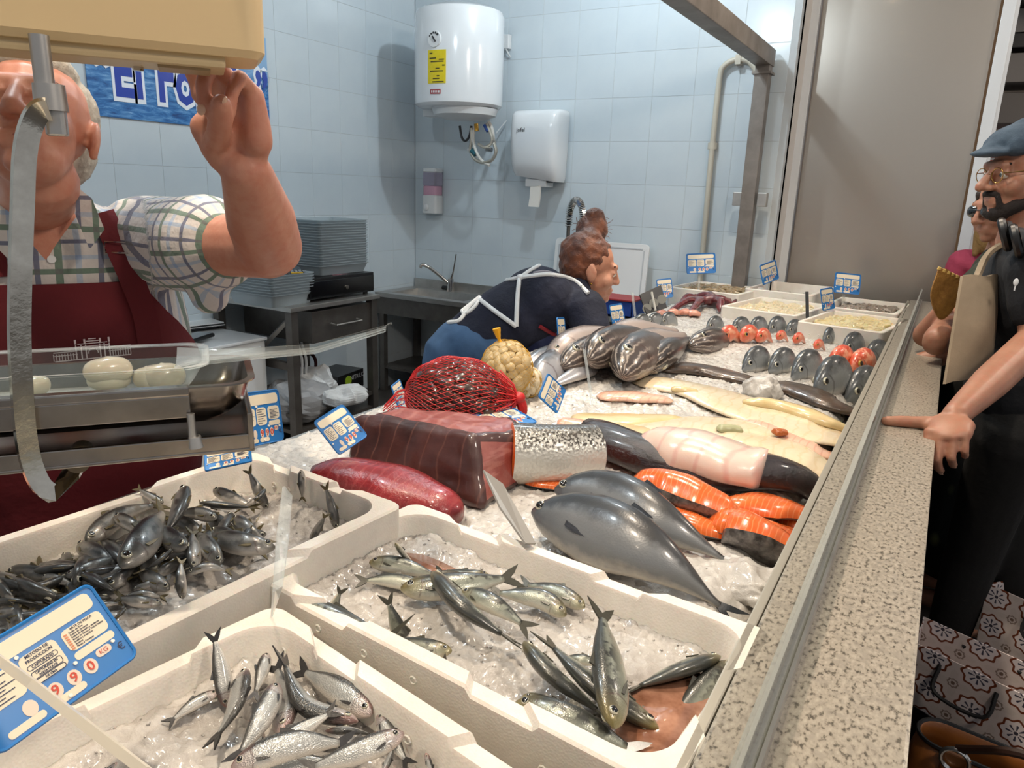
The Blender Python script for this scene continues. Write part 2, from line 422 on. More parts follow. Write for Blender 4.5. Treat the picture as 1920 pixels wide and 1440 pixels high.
# ---- hall behind the customers
m_beige = M('hall_wall_beige', '#b09d8c', .7)
m_grey = M('hall_grey_metal', '#6d6864', .5, .3)
struct(MB().box((1.6, 8.0, 1.5), (6.0, .1, 4.4)), 'wall_far', m_beige)
sh = thing('stall_canopy', 'grey layered metal canopy edge of the stall across the aisle', 'canopy', (1.3, 7.2, 2.3))
for dz, h, dy, mm in ((.02, .22, 0, m_grey), (.29, .2, -.1, M('canopy_band', '#8d8781', .5)), (.47, .1, -.14, m_black), (.62, .16, -.05, M('canopy_light_band', '#a29c96', .5)), (.85, .24, -.2, m_grey)):
    MB().box((0, dy, dz), (2.9, .5, h)).build('band', mm, sh, bevel=.006)
aw = thing('awning', 'pale lilac fabric awning hanging above the stall across the aisle', 'awning', (.75, 6.2, 2.62))
g = [(V3(x, y, .32+.9*(y+.5)+.05*math.sin(x*6+y*3)-.0*x)) for y in np.linspace(-.5, .5, 8) for x in np.linspace(-.52, 1.3, 14)]
gf = [[j*14+i, j*14+i+1, (j+1)*14+i+1, (j+1)*14+i] for j in range(7) for i in range(13)]
o = meshobj('fabric', g, gf, M('awning_lilac', '#b9b3c0', .8), aw); sm = o.modifiers.new('t', 'SOLIDIFY'); sm.thickness = .012
tag(MB().box((.04, 6.4, 1.5), (.08, .08, 3.4)).build('hall_post', M('tan_wood_post', '#8a6c4c', .6), bevel=.004), 'brown wooden post seen in the gap beside the partition', 'post')
nt = thing('wall_notice', 'white printed notice with orange blocks behind the man in the flat cap', 'notice', (.37, 7.93, 1.9))
MB().box((0, 0, 0), (.62, .012, .5)).build('board', m_wplas, nt, bevel=.002)
MB().box((-.12, -.008, .17), (.24, .006, .12)).build('orange_block', M('notice_orange', '#c6502e', .6), nt)
MB().box((-.15, -.008, .06), (.2, .006, .06)).build('orange_block', MATS['notice_orange'], nt)
struct(MB().box((1.2, 7.94, .85), (3.4, .04, 1.7)), 'trim_1', M('hall_grey_panel', '#5c5b5e', .6))

# ================================================================ WALL THINGS
# ---- banner
bY0, bY1, bz0, bz1 = 2.03, 3.06, 1.86, 2.36
m_sea, t, b = newmat('sea_print')
co = t.mapping(t.coord('Object'), (1, 2.2, 9)); f = t.noise(5, 8, .65, co, .6)
sz = t.sep(t.coord('Object'))
col = t.ramp(f, [(.32, '#0f3f78'), (.48, '#2f6fae'), (.6, '#5f95c8'), (.75, '#a9c8e4')])
hz = t.ramp(sz[2], [(.0, 0.0), (.5, 0.0)])
sky = t.ramp(t.math('ADD', sz[2], .05), [(.05, 0.0), (.16, 1.0)])
t.link(t.mix(sky, col, '#8db3d8'), b.inputs['Base Color']); b.inputs['Roughness'].default_value = .35
bn = thing('shop_banner', 'blue sea-printed banner with large lettering on the tiled wall', 'banner', (WX+.006, (bY0+bY1)/2, (bz0+bz1)/2))
MB().box((0, 0, 0), (.006, bY1-bY0, bz1-bz0)).build('sheet', m_sea, bn)
m_ltr = M('banner_letter_blue', '#1b3fa6', .3, coat=.5); m_halo = M('banner_halo_white', '#e8eef6', .4)
def banner_text(s, y, z, size, sx=.78):
    for nm, mm, off, x in (('lettering_halo', m_halo, .028, .0046), ('lettering', m_ltr, .008, .0062)):
        o = text_mesh(nm, s, size, mm, bn, (x, y, z), (R(90), 0, R(90)), .0012, 'LEFT', sx, off*size/.3, 1.06)
banner_text('“El Fontán”', -.49, -.055, .31, .655)

# ---- water heater
hc = aty(866, 110, 4.10); hr = .285
ht = thing('water_heater', 'white cylindrical water heater with a dial and yellow sticker in the wall corner', 'water heater', (hc[0], 4.07, 2.08))
HH = .575
MB().lathe([(0, 0), (.25, 0), (hr-.02, .006), (hr-.004, .02), (hr-.001, .04), (hr, .3), (hr, HH-.05), (hr-.012, HH-.018), (hr-.05, HH), (0, HH+.005)], seg=56, sy=.93).build('tank', m_white, ht, True)
MB().lathe([(0, -.065), (.13, -.062), (.2, -.04), (.215, .0)], (.05, 0, 0), seg=36, sy=.93).build('bottom_cap', m_wplas, ht, True)
MB().box((-.2, .02, -.02), (.12, .1, .04)).build('bracket', m_wplas, ht)
def onheater(px, py):
    """point on the tank's curved front under a given sight line, and its outward direction"""
    best = None
    for a in np.linspace(-170, -10, 1600):
        p = V3(hr*math.cos(R(a)), hr*.93*math.sin(R(a)), 0)+np.array(ht.location); q = aty(px, py, p[1])
        d = abs(q[0]-p[0])
        if best is None or d < best[0]: best = (d, V3(p[0]-ht.location.x, p[1]-ht.location.y, q[2]-ht.location.z), R(a))
    return best[1], best[2]
def patch(name, px0, px1, py0, py1, mat, thick=.002):
    (a, aa), (b_, ab) = onheater(px0, (py0+py1)/2), onheater(px1, (py0+py1)/2)
    zt = onheater((px0+px1)/2, py0)[0][2]; zb = onheater((px0+px1)/2, py1)[0][2]
    v = []; n = 7
    for z in (zb, zt):
        for r in (hr-.003, hr+thick):
            for k in range(n): a_ = aa+(ab-aa)*k/(n-1); v.append((r*math.cos(a_), r*.93*math.sin(a_), z))
    f = [[k, k+1, 3*n-2*n+k+1, n+k] for k in range(n-1)]
    f = [[n+k, n+k+1, 3*n+k+1, 3*n+k] for k in range(n-1)]+[[2*n+k, 2*n+k+1, 3*n+k+1, 3*n+k][::-1] for k in range(n-1)]+[[k, k+1, n+k+1, n+k] for k in range(n-1)]+[[n-1, 2*n-1, 4*n-1, 3*n-1], [0, 2*n, 3*n, n]]
    return meshobj(name, v, f, mat, ht, False)
patch('warning_sticker', 803, 836, 93, 156, M('sticker_yellow', '#e3cf12', .45, var=('#d4bd10', 12, .3, .7)))
m_print = M('sticker_print', '#4a4416', .6)
for y0, x0, x1 in ((99, 806, 811), (108, 806, 818), (110, 823, 833), (114, 808, 832), (121, 829, 834), (127, 817, 824), (132, 807, 831), (141, 819, 824), (146, 812, 824), (152, 811, 832)):
    patch('sticker_line', x0, x1, y0, y0+2.2, m_print, .003)
patch('brand_badge', 807, 826, 167, 176, M('badge_red', '#a3474a', .5))
for x0, x1 in ((809, 811), (812.5, 815), (816.5, 819), (820.5, 824)): patch('badge_letter', x0, x1, 169.5, 173.5, m_wplas, .003)
dp, da = onheater(815, 73)
dt = MB(); dn = V3(math.cos(da), math.sin(da), 0)
dt.cyl(dp-dn*.004, dp+dn*.008, .047, .045, 32); dial = dt.build('dial', m_wplas, ht, True)
side = V3(-dn[1], dn[0], 0)
for k in range(5):
    a = R(150-k*27); c = dp+dn*.009+(side*math.cos(a)+V3(0, 0, 1)*math.sin(a))*.034
    MB().cyl(c-dn*.001, c+dn*.0015, .0045+.0006*k, None, 10).build('dial_mark', m_dgrey, dial)
MB().tube([dp+dn*.011+(side*-.01+V3(0, 0, .014)), dp+dn*.011+(side*.012+V3(0, 0, -.016))], .005, 8).build('dial_pointer', m_dgrey, dial)
# hoses and cables hanging below the tank
m_hose = M('braided_hose', '#b9b4a8', .35, .7, bump=(400, .4, .002)); m_whose = M('white_hose', '#d6d4cd', .4); m_bhose = M('blue_collar', '#2b57a8', .4); m_brass = M('brass', '#b98c3e', .25, 1); m_teal = M('teal_valve', '#1b5a66', .4)
def hz_(px, py, dy=0): q = aty(px, py, 4.13+dy); return q-np.array(ht.location)
def hose(name, pts, r, m): MB().tube(bez([hz_(*p) for p in pts], 30), r, 8).build(name, m, ht, True)
hose('cable', [(862, 236), (866, 258), (873, 264), (880, 255), (884, 236)], .008, m_dgrey)
hose('flexible_hose', [(884, 240), (884, 262), (882, 282), (890, 298), (905, 305), (922, 300), (930, 284), (926, 268)], .011, m_hose)
hose('flexible_hose', [(890, 236), (887, 260), (893, 285), (904, 302), (918, 310)], .010, m_whose)
hose('flexible_hose', [(912, 232, .02), (922, 256, .02), (920, 270, .02), (908, 276), (897, 270)], .010, m_hose)
hose('supply_pipe', [(916, 228, .04), (923, 244, .04), (925, 262, .06), (928, 268, .16)], .012, m_whose)
hose('cable', [(930, 250, .1), (938, 240, .2), (950, 226, .24)], .004, m_wplas)
hose('collar', [(909, 234, .02), (915, 246, .02)], .014, m_bhose)
hose('fitting', [(893, 232), (894, 246)], .014, m_brass)
hose('valve', [(884, 282), (892, 290)], .017, m_teal)
hose('valve', [(912, 280), (922, 281)], .015, m_chrome)
hose('valve', [(884, 282, .02), (878, 281, .02)], .014, m_wplas)
# ---- wall socket right of the heater
sp = aty(953, 80, WY-.0)
sk = thing('wall_socket', 'small white wall socket with a cable beside the water heater', 'socket', (sp[0], WY, sp[2]))
MB().rbox((0, -.02, 0), (.055, .04, .085), .008).build('cover', m_wplas, sk)
MB().tube(bez([(.0, -.03, -.04), (.02, -.03, -.07), (.025, -.01, -.09)], 8), .005, 6).build('cable', m_wplas, sk)
# ---- paper towel dispenser
d0 = aty(950, 270, 4.16); d1 = aty(1040, 270, 4.16); dw = d1[0]-d0[0]
td = thing('towel_dispenser', 'white glossy towel dispenser with a paper end hanging out, right of the heater', 'dispenser', ((d0[0]+d1[0])/2, WY, 1.70))
prof = []
rings = []
for z, s, dpt in ((-.03, .90, .17), (.0, .95, .2), (.06, .97, .225), (.16, .985, .235), (.27, 1, .235), (.35, 1.0, .225), (.375, .985, .2), (.385, .94, .17)):
    w = dw/2*s; ring = []
    for k in range(24):
        a = 2*PI*k/24; e = .42
        x = w*math.copysign(abs(math.cos(a))**e, math.cos(a)); y = -.12+(.12 if math.sin(a) > 0 else dpt-.12)*math.copysign(abs(math.sin(a))**e, math.sin(a))
        ring.append(V3(x, y if y < 0 else min(y, 0), z-(.018*x/w if z < .05 else 0)))
    rings.append(ring)
v, f = sweep_rings(rings); MB().add(v, f).build('cover', m_white, td, True)
MB().box((-.0, -.1, -.055), (.15, .11, .05)).build('outlet', m_wplas, td, bevel=.008)
MB().rbox((.075, -.12, -.04), (.05, .05, .025), .008).build('lever', m_dgrey, td)
MB().add(*sweep_rings([[V3(-.038+dx, -.145-d, z), V3(.038+dx, -.15-d, z), V3(.038+dx, -.135-d, z), V3(-.038+dx, -.13-d, z)] for z, d, dx in ((-.05, 0, 0), (-.1, .012, .003), (-.15, .008, -.001), (-.205, .016, -.004))])).build('paper_end', M('paper', '#dcd9d2', .9), td, True)
text_mesh('logo', 'jofel', .035, m_dgrey, td, (-dw*.22, -.236, .26), (R(90), 0, 0), .0005)
# ---- soap dispenser
s0 = aty(812, 362, 4.34)
so = thing('soap_dispenser', 'clear wall soap dispenser half full of pink soap under the heater', 'soap dispenser', (s0[0]-.01, WY, 1.405))
MB().rbox((0, -.05, .07), (.125, .1, .13), .02).build('base', m_wplas, so, True)
MB().rbox((0, -.05, .165), (.118, .092, .07), .02).build('soap', M('pink_soap', '#cf9fb4', .25, coat=.3), so, True)
MB().rbox((0, -.05, .245), (.122, .096, .095), .02).build('tank', clear_plastic('soap_tank', '#c9c3d6', .3, .1, .45), so, True)
MB().rbox((0, -.05, .305), (.125, .1, .03), .02).build('lid', m_wplas, so, True)
MB().ell((-.02, -.105, .05), (.024, .012, .024)).build('button', m_white, so, True)
MB().box((.02, -.05, .22), (.012, .02, .1)).build('pump_rod', m_dgrey, so)

# ---- pipe riser on the wall with a crooked top
rz = thing('wall_conduit', 'thin cream pipe running up the tiled wall and bending over at the top', 'pipe', (-1.27, WY, 0))
pp = [aty(1313, 520, WY-.03), aty(1336, 270, WY-.03), aty(1349, 150, WY-.03), aty(1358, 124, WY-.03), aty(1380, 112, WY-.03), aty(1404, 115, WY-.03), aty(1420, 135, WY-.03)]
pp = [p-np.array(rz.location) for p in pp]; m_pipe = M('cream_pipe', '#c3bdae', .4)
MB().tube([pp[0]-V3(0, 0, .35), pp[0]]+bez(pp[1:], 36), .0165, 12).build('pipe', m_pipe, rz, True)
q = aty(1336, 274, WY-.02)-np.array(rz.location); MB().cyl(q-V3(.0, 0, .018), q+V3(0, 0, .018), .027, None, 14).build('pipe_clip', m_pipe, rz, True)
q = aty(1386, 113, WY-.02)-np.array(rz.location); MB().box(q, (.03, .06, .05)).build('pipe_clip', m_pipe, rz)
# ---- steel frame: post and beam
sf = thing('stall_gantry', 'galvanised square steel post and beam framing the stall end', 'steel frame', (-1.0, 4.3, .99))
m_galv = M('galvanised_steel', '#8d8680', .5, .5, var=('#6e6761', 9, .3, .72), bump=(30, .15, .002))
MB().box((0, 0, .60), (.075, .075, 1.40)).build('post', m_galv, sf, bevel=.004)
bm_ = atx(1237, 0, -1.0)
MB().box((0, -1.9, 1.46+.035-.16), (.085, 3.9, .085)).build('beam', m_galv, sf, bevel=.004)
MB().box((0, 0, 1.255), (.1, .1, .012)).build('top_plate', m_galv, sf)
q = aty(1414, 374, 4.3)
for dx in (-.06, .075): MB().box((dx, .0, q[2]-.99), (.05, .05, .075)).build('clamp', m_steel, sf, bevel=.004)

# ---- steel sink along the end wall
sx0, sx1, sy0, sz = WX+.01, -2.45, 3.93, .87
sn = thing('steel_sink', 'stainless steel wash basin in the wall corner behind the aproned woman', 'sink', ((sx0+sx1)/2, (sy0+WY)/2, STALL_Z))
cx, cy = (sx0+sx1)/2, (sy0+WY)/2; w, d = sx1-sx0, WY-sy0; hh = sz-STALL_Z
mb = MB(); bx0, bx1, by0, by1 = -w/2+.09, .22, -d/2+.07, d/2-.1   # rim around the bowl
for (x0, x1, y0, y1) in ((-w/2, bx0, -d/2, d/2), (bx1, w/2, -d/2, d/2), (bx0, bx1, -d/2, by0), (bx0, bx1, by1, d/2)):
    mb.box(((x0+x1)/2, (y0+y1)/2, hh-.015), (x1-x0, y1-y0, .03))
mb.build('top', m_steel, sn)
mb = MB(); dpth = .16
mb.add([(bx0, by0, hh), (bx1, by0, hh), (bx1, by1, hh), (bx0, by1, hh), (bx0+.03, by0+.03, hh-dpth), (bx1-.03, by0+.03, hh-dpth), (bx1-.03, by1-.03, hh-dpth), (bx0+.03, by1-.03, hh-dpth)],
       [(0, 1, 5, 4), (1, 2, 6, 5), (2, 3, 7, 6), (3, 0, 4, 7), (4, 5, 6, 7)])
mb.build('bowl', m_steel, sn)
MB().box((0, -d/2+.02, hh-.09), (w, .03, .12)).build('apron_panel', m_dsteel, sn)
MB().box((0, d/2-.012, hh+.03), (w, .02, .06)).build('upstand', m_steel, sn)
for x in (-w/2+.04, w/2-.04):
    for y in (-d/2+.04, d/2-.04): MB().box((x, y, (hh-.1)/2), (.04, .04, hh-.1)).build('leg', m_dsteel, sn)
MB().box((0, 0, .18), (w-.06, d-.06, .02)).build('shelf', m_dsteel, sn)
fb = aty(842, 536, WY-.09)
fc = thing('sink_faucet', 'small chrome swan faucet at the rear of the corner sink', 'faucet', (fb[0], WY-.07, sz))
MB().cyl((0, 0, 0), (0, 0, .09), .028, .022).build('body', m_chrome, fc, True)
MB().tube(bez([(0, 0, .04), (-.05, -.04, .1), (-.12, -.1, .17), (-.16, -.13, .185), (-.17, -.14, .165)], 16), .013, 10).build('spout', m_chrome, fc, True)
MB().tube([(0, 0, .08), (.02, 0, .14), (.045, .0, .27)], [.012, .006, .005], 8).build('lever', m_chrome, fc, True)
MB().tube([(-.07, .0, .02), (-.02, 0, .02)], .016, 8).build('side_knob', m_black, fc, True)
# ---- tall spray faucet
fs = aty(1063, 500, 4.2)
sf2 = thing('spray_faucet', 'tall chrome pre-rinse tap with a coiled spring hose behind the woman', 'faucet', (fs[0], 4.22, STALL_Z+.72))
def sfp(px, py): return aty(px, py, 4.22)-np.array(sf2.location)
arc = bez([sfp(1066, 425), sfp(1068, 398), sfp(1075, 380), sfp(1083, 376), sfp(1090, 385), sfp(1093, 405), sfp(1094, 430)], 40)
base0 = sfp(1063, 540); MB().cyl(V3(base0[0], 0, 0), base0, .035).build('base', m_chrome, sf2, True)
MB().tube([base0, sfp(1064, 470)], .03, 12).build('body', m_chrome, sf2, True)
MB().tube([sfp(1064, 470), sfp(1066, 425)], .012, 10).build('riser', m_dsteel, sf2, True)
MB().tube(arc, .013, 8).build('hose', m_black, sf2, True)
hel = []; npt = len(arc)
for i in range(260):
    s = i/259*(npt-1); k = min(int(s), npt-2); p = arc[k]+(arc[k+1]-arc[k])*(s-k); T = nrm(arc[k+1]-arc[k]); A = V3(0, 1, 0); B = np.cross(T, A)
    a = i*2*PI/7.0; hel.append(p+(A*math.cos(a)+B*math.sin(a))*.021)
MB().tube(hel, .0045, 5).build('spring', m_chrome, sf2, True)
MB().tube([sfp(1094, 430), sfp(1094, 460)], [.016, .024], 10).build('spray_head', m_dgrey, sf2, True)
# ---- preparation sink unit and white cutting boards leaning on the wall
wk = thing('work_bench', 'low steel preparation bench against the end wall behind the woman', 'bench', (-1.83, 4.15, STALL_Z))
MB().box((0, 0, .74), (1.22, .46, .04)).build('top', m_steel, wk, bevel=.004)
for x in (-.56, .56):
    for y in (-.18, .18): MB().box((x, y, .36), (.04, .04, .72)).build('leg', m_dsteel, wk)
MB().box((0, .2, .5), (1.1, .02, .3)).build('rear_panel', m_dsteel, wk)
def board(px0, px1, py0, py1, y, label, lean):
    a = aty(px0, py1, y); b2 = aty(px1, py1, y); top = aty(px0, py0, y)
    h = top[2]-a[2]; w_ = b2[0]-a[0]
    t = thing('cutting_board', label, 'cutting board', ((a[0]+b2[0])/2, y-.06, a[2]), group='white cutting boards by the wall'); t.rotation_euler = (-lean, 0, 0)
    MB().prism(rrect(w_, h, .03, 4, 0, h/2), .018, Matrix.Rotation(R(90), 4, 'X')).build('slab', m_wplas, t, bevel=.003)
    mb = MB()
    for cx_, cy_, ww, hh_ in ((0, h-.03, w_-.08, .008), (-w_/2+.03, h/2, .008, h-.08), (w_/2-.03, h/2, .008, h-.08)): mb.box((cx_, -.0195, cy_), (ww, .003, hh_))
    mb.build('juice_groove', M('board_groove', '#b9bec2', .6), t)
board(1128, 1212, 452, 585, WY-.05, 'white cutting board with a rounded corner leaning on the wall right of the woman\'s head', R(5))
board(1040, 1120, 444, 585, WY-.03, 'white cutting board leaning on the wall behind the spray tap', R(5))
cr = thing('parts_crate', 'small blue plastic crate on the bench in front of the woman\'s chin', 'crate', (*aty(1150, 590, 3.98)[:2], STALL_Z+.76))
mb = MB()
for c, dd in (((0, -.09, .05), (.3, .01, .1)), ((0, .09, .05), (.3, .01, .1)), ((-.15, 0, .05), (.01, .19, .1)), ((.15, 0, .05), (.01, .19, .1)), ((0, 0, .006), (.3, .19, .012))): mb.box(c, dd)
mb.build('tub', M('crate_blue', '#1b3f8f', .45), cr); MB().rbox((0, 0, .1), (.32, .21, .012), .01).build('lid', M('crate_red', '#8a2428', .5), cr)
# ================================================================ COUNTER
def granite():
    m, t, b = newmat('speckled_granite'); co = t.coord('Object')
    n1 = t.noise(190, 3, .55, t.mapping(co, (1, .55, 1))); n2 = t.noise(75, 4, .6, co); n3 = t.noise(8, 3, .5, co)
    c = t.ramp(n1, [(.34, '#2f2b26'), (.41, '#6f695f'), (.47, '#938c80'), (.7, '#a8a195')])
    c = t.mix(t.ramp(n2, [(.38, .75), (.5, 0.0)]), c, '#8b857b'); c = t.mix(t.math('MULTIPLY', n3, .25), c, '#aaa190')
    t.link(c, b.inputs['Base Color']); setp(b, rough=.3, spec=.5, coat=.2); t.link(t.bump(n1, .08, .001), b.inputs['Normal']); return m
m_gran = granite()
CT = thing('counter_unit', 'stainless steel refrigerated fish counter running away from the viewer', 'counter', (-.66, 2.0, 0))
MB().box((0, 0, .56), (1.06, 4.78, .80)).build('body', m_dsteel, CT)
MB().box((0, 0, .975), (1.06, 4.78, .03)).build('tray', m_steel, CT)
MB().box((-.535, 0, 1.0), (.012, 4.78, .09)).build('rear_lip', m_steel, CT)
MB().box((.528, 0, 1.03), (.012, 4.78, .14)).build('front_lip', M('matte_aluminium', '#bdb7aa', .35, .6), CT, bevel=.002)
MB().box((.0, 0, .08), (1.0, 4.7, .16)).build('plinth', m_black, CT)
gl = thing('granite_ledge', 'speckled grey granite ledge along the customers\' side of the counter', 'ledge', (-.04, 2.0, 1.0))
MB().box((.0, 0, .07), (.17, 4.86, .06)).build('slab', m_gran, gl, bevel=.004)
MB().box((.03, 0, -.48), (.1, 4.8, 1.03)).build('front_cladding', M('front_cladding_dark', '#17140f', .5), gl, label='dark cladding panel')
gs = thing('glass_screen', 'low clear glass strip standing in a channel on the granite ledge', 'glass', (-.078, 2.0, 1.1))
m_glass, t, b = newmat('clear_glass'); setp(b, '#e6efec', .02, 0, trans=1.0, ior=1.45)
MB().box((0, 0, .036), (.008, 4.7, .066)).build('pane', clear_plastic('screen_glass', '#e6e9e6', .2, .03, .05), gs)
for x in (-.0075, .0075): MB().box((x, 0, .008), (.004, 4.72, .016)).build('channel', m_steel, gs)

# ---------------------------------------------------------------- ice
def icemat(name, c1='#d0ccc6', c2='#b8b4ae', dirt=None):
    m, t, b = newmat(name); co = t.coord('Object')
    n1 = t.noise(45, 6, .7, co); n2 = t.noise(190, 5, .7, co); n3 = t.noise(9, 4, .6, co)
    c = t.mix(t.ramp(n3, [(.35, 0.0), (.65, 1.0)]), c1, c2)
    t.link(c, b.inputs['Base Color']); setp(b, rough=.16, spec=.6, coat=.5)
    b.inputs['Subsurface Weight'].default_value = .25; b.inputs['Subsurface Radius'].default_value = (.02, .02, .022); b.inputs['Subsurface Scale'].default_value = .6
    h = t.math('ADD', t.math('MULTIPLY', n1, .7), t.math('MULTIPLY', n2, .4))
    t.link(t.bump(h, .5, .008), b.inputs['Normal']); return m
m_ice = icemat('crushed_ice'); m_ice2 = icemat('wet_crushed_ice', '#c2beb8', '#a39d96')
def fbm(x, y, s, seed=0.0, oct=4):
    return mnoise.fractal(Vector((x*s+seed, y*s-seed, seed*.37)), .9, 2.1, oct)
MOUNDS = []     # (x, y, radius, height)
REAR = [(-.665, 3.68, .36, .50, R(-9)), (-.295, 3.46, .34, .47, R(-9)), (-.72, 4.32, .36, .50, R(-5)), (-.30, 4.04, .34, .46, R(-5)), (-1.07, 4.09, .40, .42, R(-6))]
def ice_z(x, y):
    z = 1.022+.03*max(0.0, min(1.0, (-x-.25)/.8))+.008*fbm(x, y, 3.0)
    for mx, my, r, h in MOUNDS:
        d2 = ((x-mx)**2+(y-my)**2)/(r*r)
        if d2 < 6: z += h*math.exp(-d2)
    z -= .05*max(0.0, min(1.0, (x+.22)/.07))            # thins out by the front lip
    for bx, by, bw, bd, ba in REAR:                     # cleared under the rear boxes
        u = (x-bx)*math.cos(ba)+(y-by)*math.sin(ba); v = -(x-bx)*math.sin(ba)+(y-by)*math.cos(ba)
        if abs(u) < bw/2-.006 and abs(v) < bd/2-.006: return .985
    return z
MOUNDS += [(-.95, 2.55, .22, .03), (-.85, 1.95, .25, .02), (-.28, 1.0, .13, .02), (-.75, 2.95, .25, .02)]
def rubble(x, y, s):
    """broken-ice relief: every cell sits at its own height and tilt"""
    d, pts = mnoise.voronoi(Vector((x*s, y*s, .3)), distance_metric='DISTANCE', exponent=2.5); q = pts[0]
    h = math.sin(q.x*127.1+q.y*311.7)*43758.5; h -= math.floor(h); a = h*6.28
    return (h-.5)+((x*s-q.x)*math.cos(a)+(y*s-q.y)*math.sin(a))*.8-.35*max(0, .12-(d[1]-d[0]))/.12
def heightfield(name, xs, ys, zf, mat, label, parent=None, chips=0, skirt=.03):
    nx, ny = len(xs), len(ys); v = []
    for y in ys:
        for x in xs: v.append((x, y, zf(x, y)))
    f = [[j*nx+i, j*nx+i+1, (j+1)*nx+i+1, (j+1)*nx+i] for j in range(ny-1) for i in range(nx-1)]
    # closed skirt
    edge = [i for i in range(nx)]+[j*nx+nx-1 for j in range(1, ny)]+[(ny-1)*nx+i for i in range(nx-2, -1, -1)]+[j*nx for j in range(ny-2, 0, -1)]
    b0 = len(v)
    for e in edge: v.append((v[e][0], v[e][1], v[e][2]-skirt))
    n = len(edge); f += [[edge[k], b0+k, b0+(k+1) % n, edge[(k+1) % n]] for k in range(n)]
    mb = MB(); mb.add(v, f)
    rnd = random.Random(hash(label) % 1000 if False else len(label))
    for _ in range(chips):
        x = rnd.uniform(xs[0], xs[-1]); y = rnd.uniform(ys[0], ys[-1]); z = zf(x, y); s = rnd.uniform(.0012, .003)*(1.8 if rnd.random() < .08 else 1)
        rot = Euler((rnd.random()*6, rnd.random()*6, rnd.random()*6)).to_matrix()
        p = [rot @ Vector(q)*s for q in ((1, .2, 0), (-.7, .8, .1), (-.5, -.9, .2), (.1, .1, 1.1), (0, -.1, -1))]
        mb.add([np.array(q)+V3(x, y, z+s*.3) for q in p], [(0, 1, 3), (1, 2, 3), (2, 0, 3), (1, 0, 4), (2, 1, 4), (0, 2, 4)])
    o = meshobj(name, mb.v, mb.f, mat, parent, True)
    tag(o, label, 'ice', kind='stuff'); return o
heightfield('ice_bed', np.linspace(-1.178, -.145, 230), np.concatenate([np.linspace(.86, 2.2, 300), np.linspace(2.206, 4.2, 300)]), lambda x, y: ice_z(x, y)+(0 if ice_z(x, y) < .99 else .003*fbm(x, y, 26, 3.1, 3)+.0045*rubble(x, y, 55)+.003*rubble(x+3, y, 130)), m_ice, 'bed of crushed ice covering the fish counter', chips=1500, skirt=.06)
def onice(px, py, dz=0.0):
    z = 1.04
    for _ in range(6): p = atz(px, py, z+dz); z = ice_z(p[0], p[1])
    return atz(px, py, z+dz)

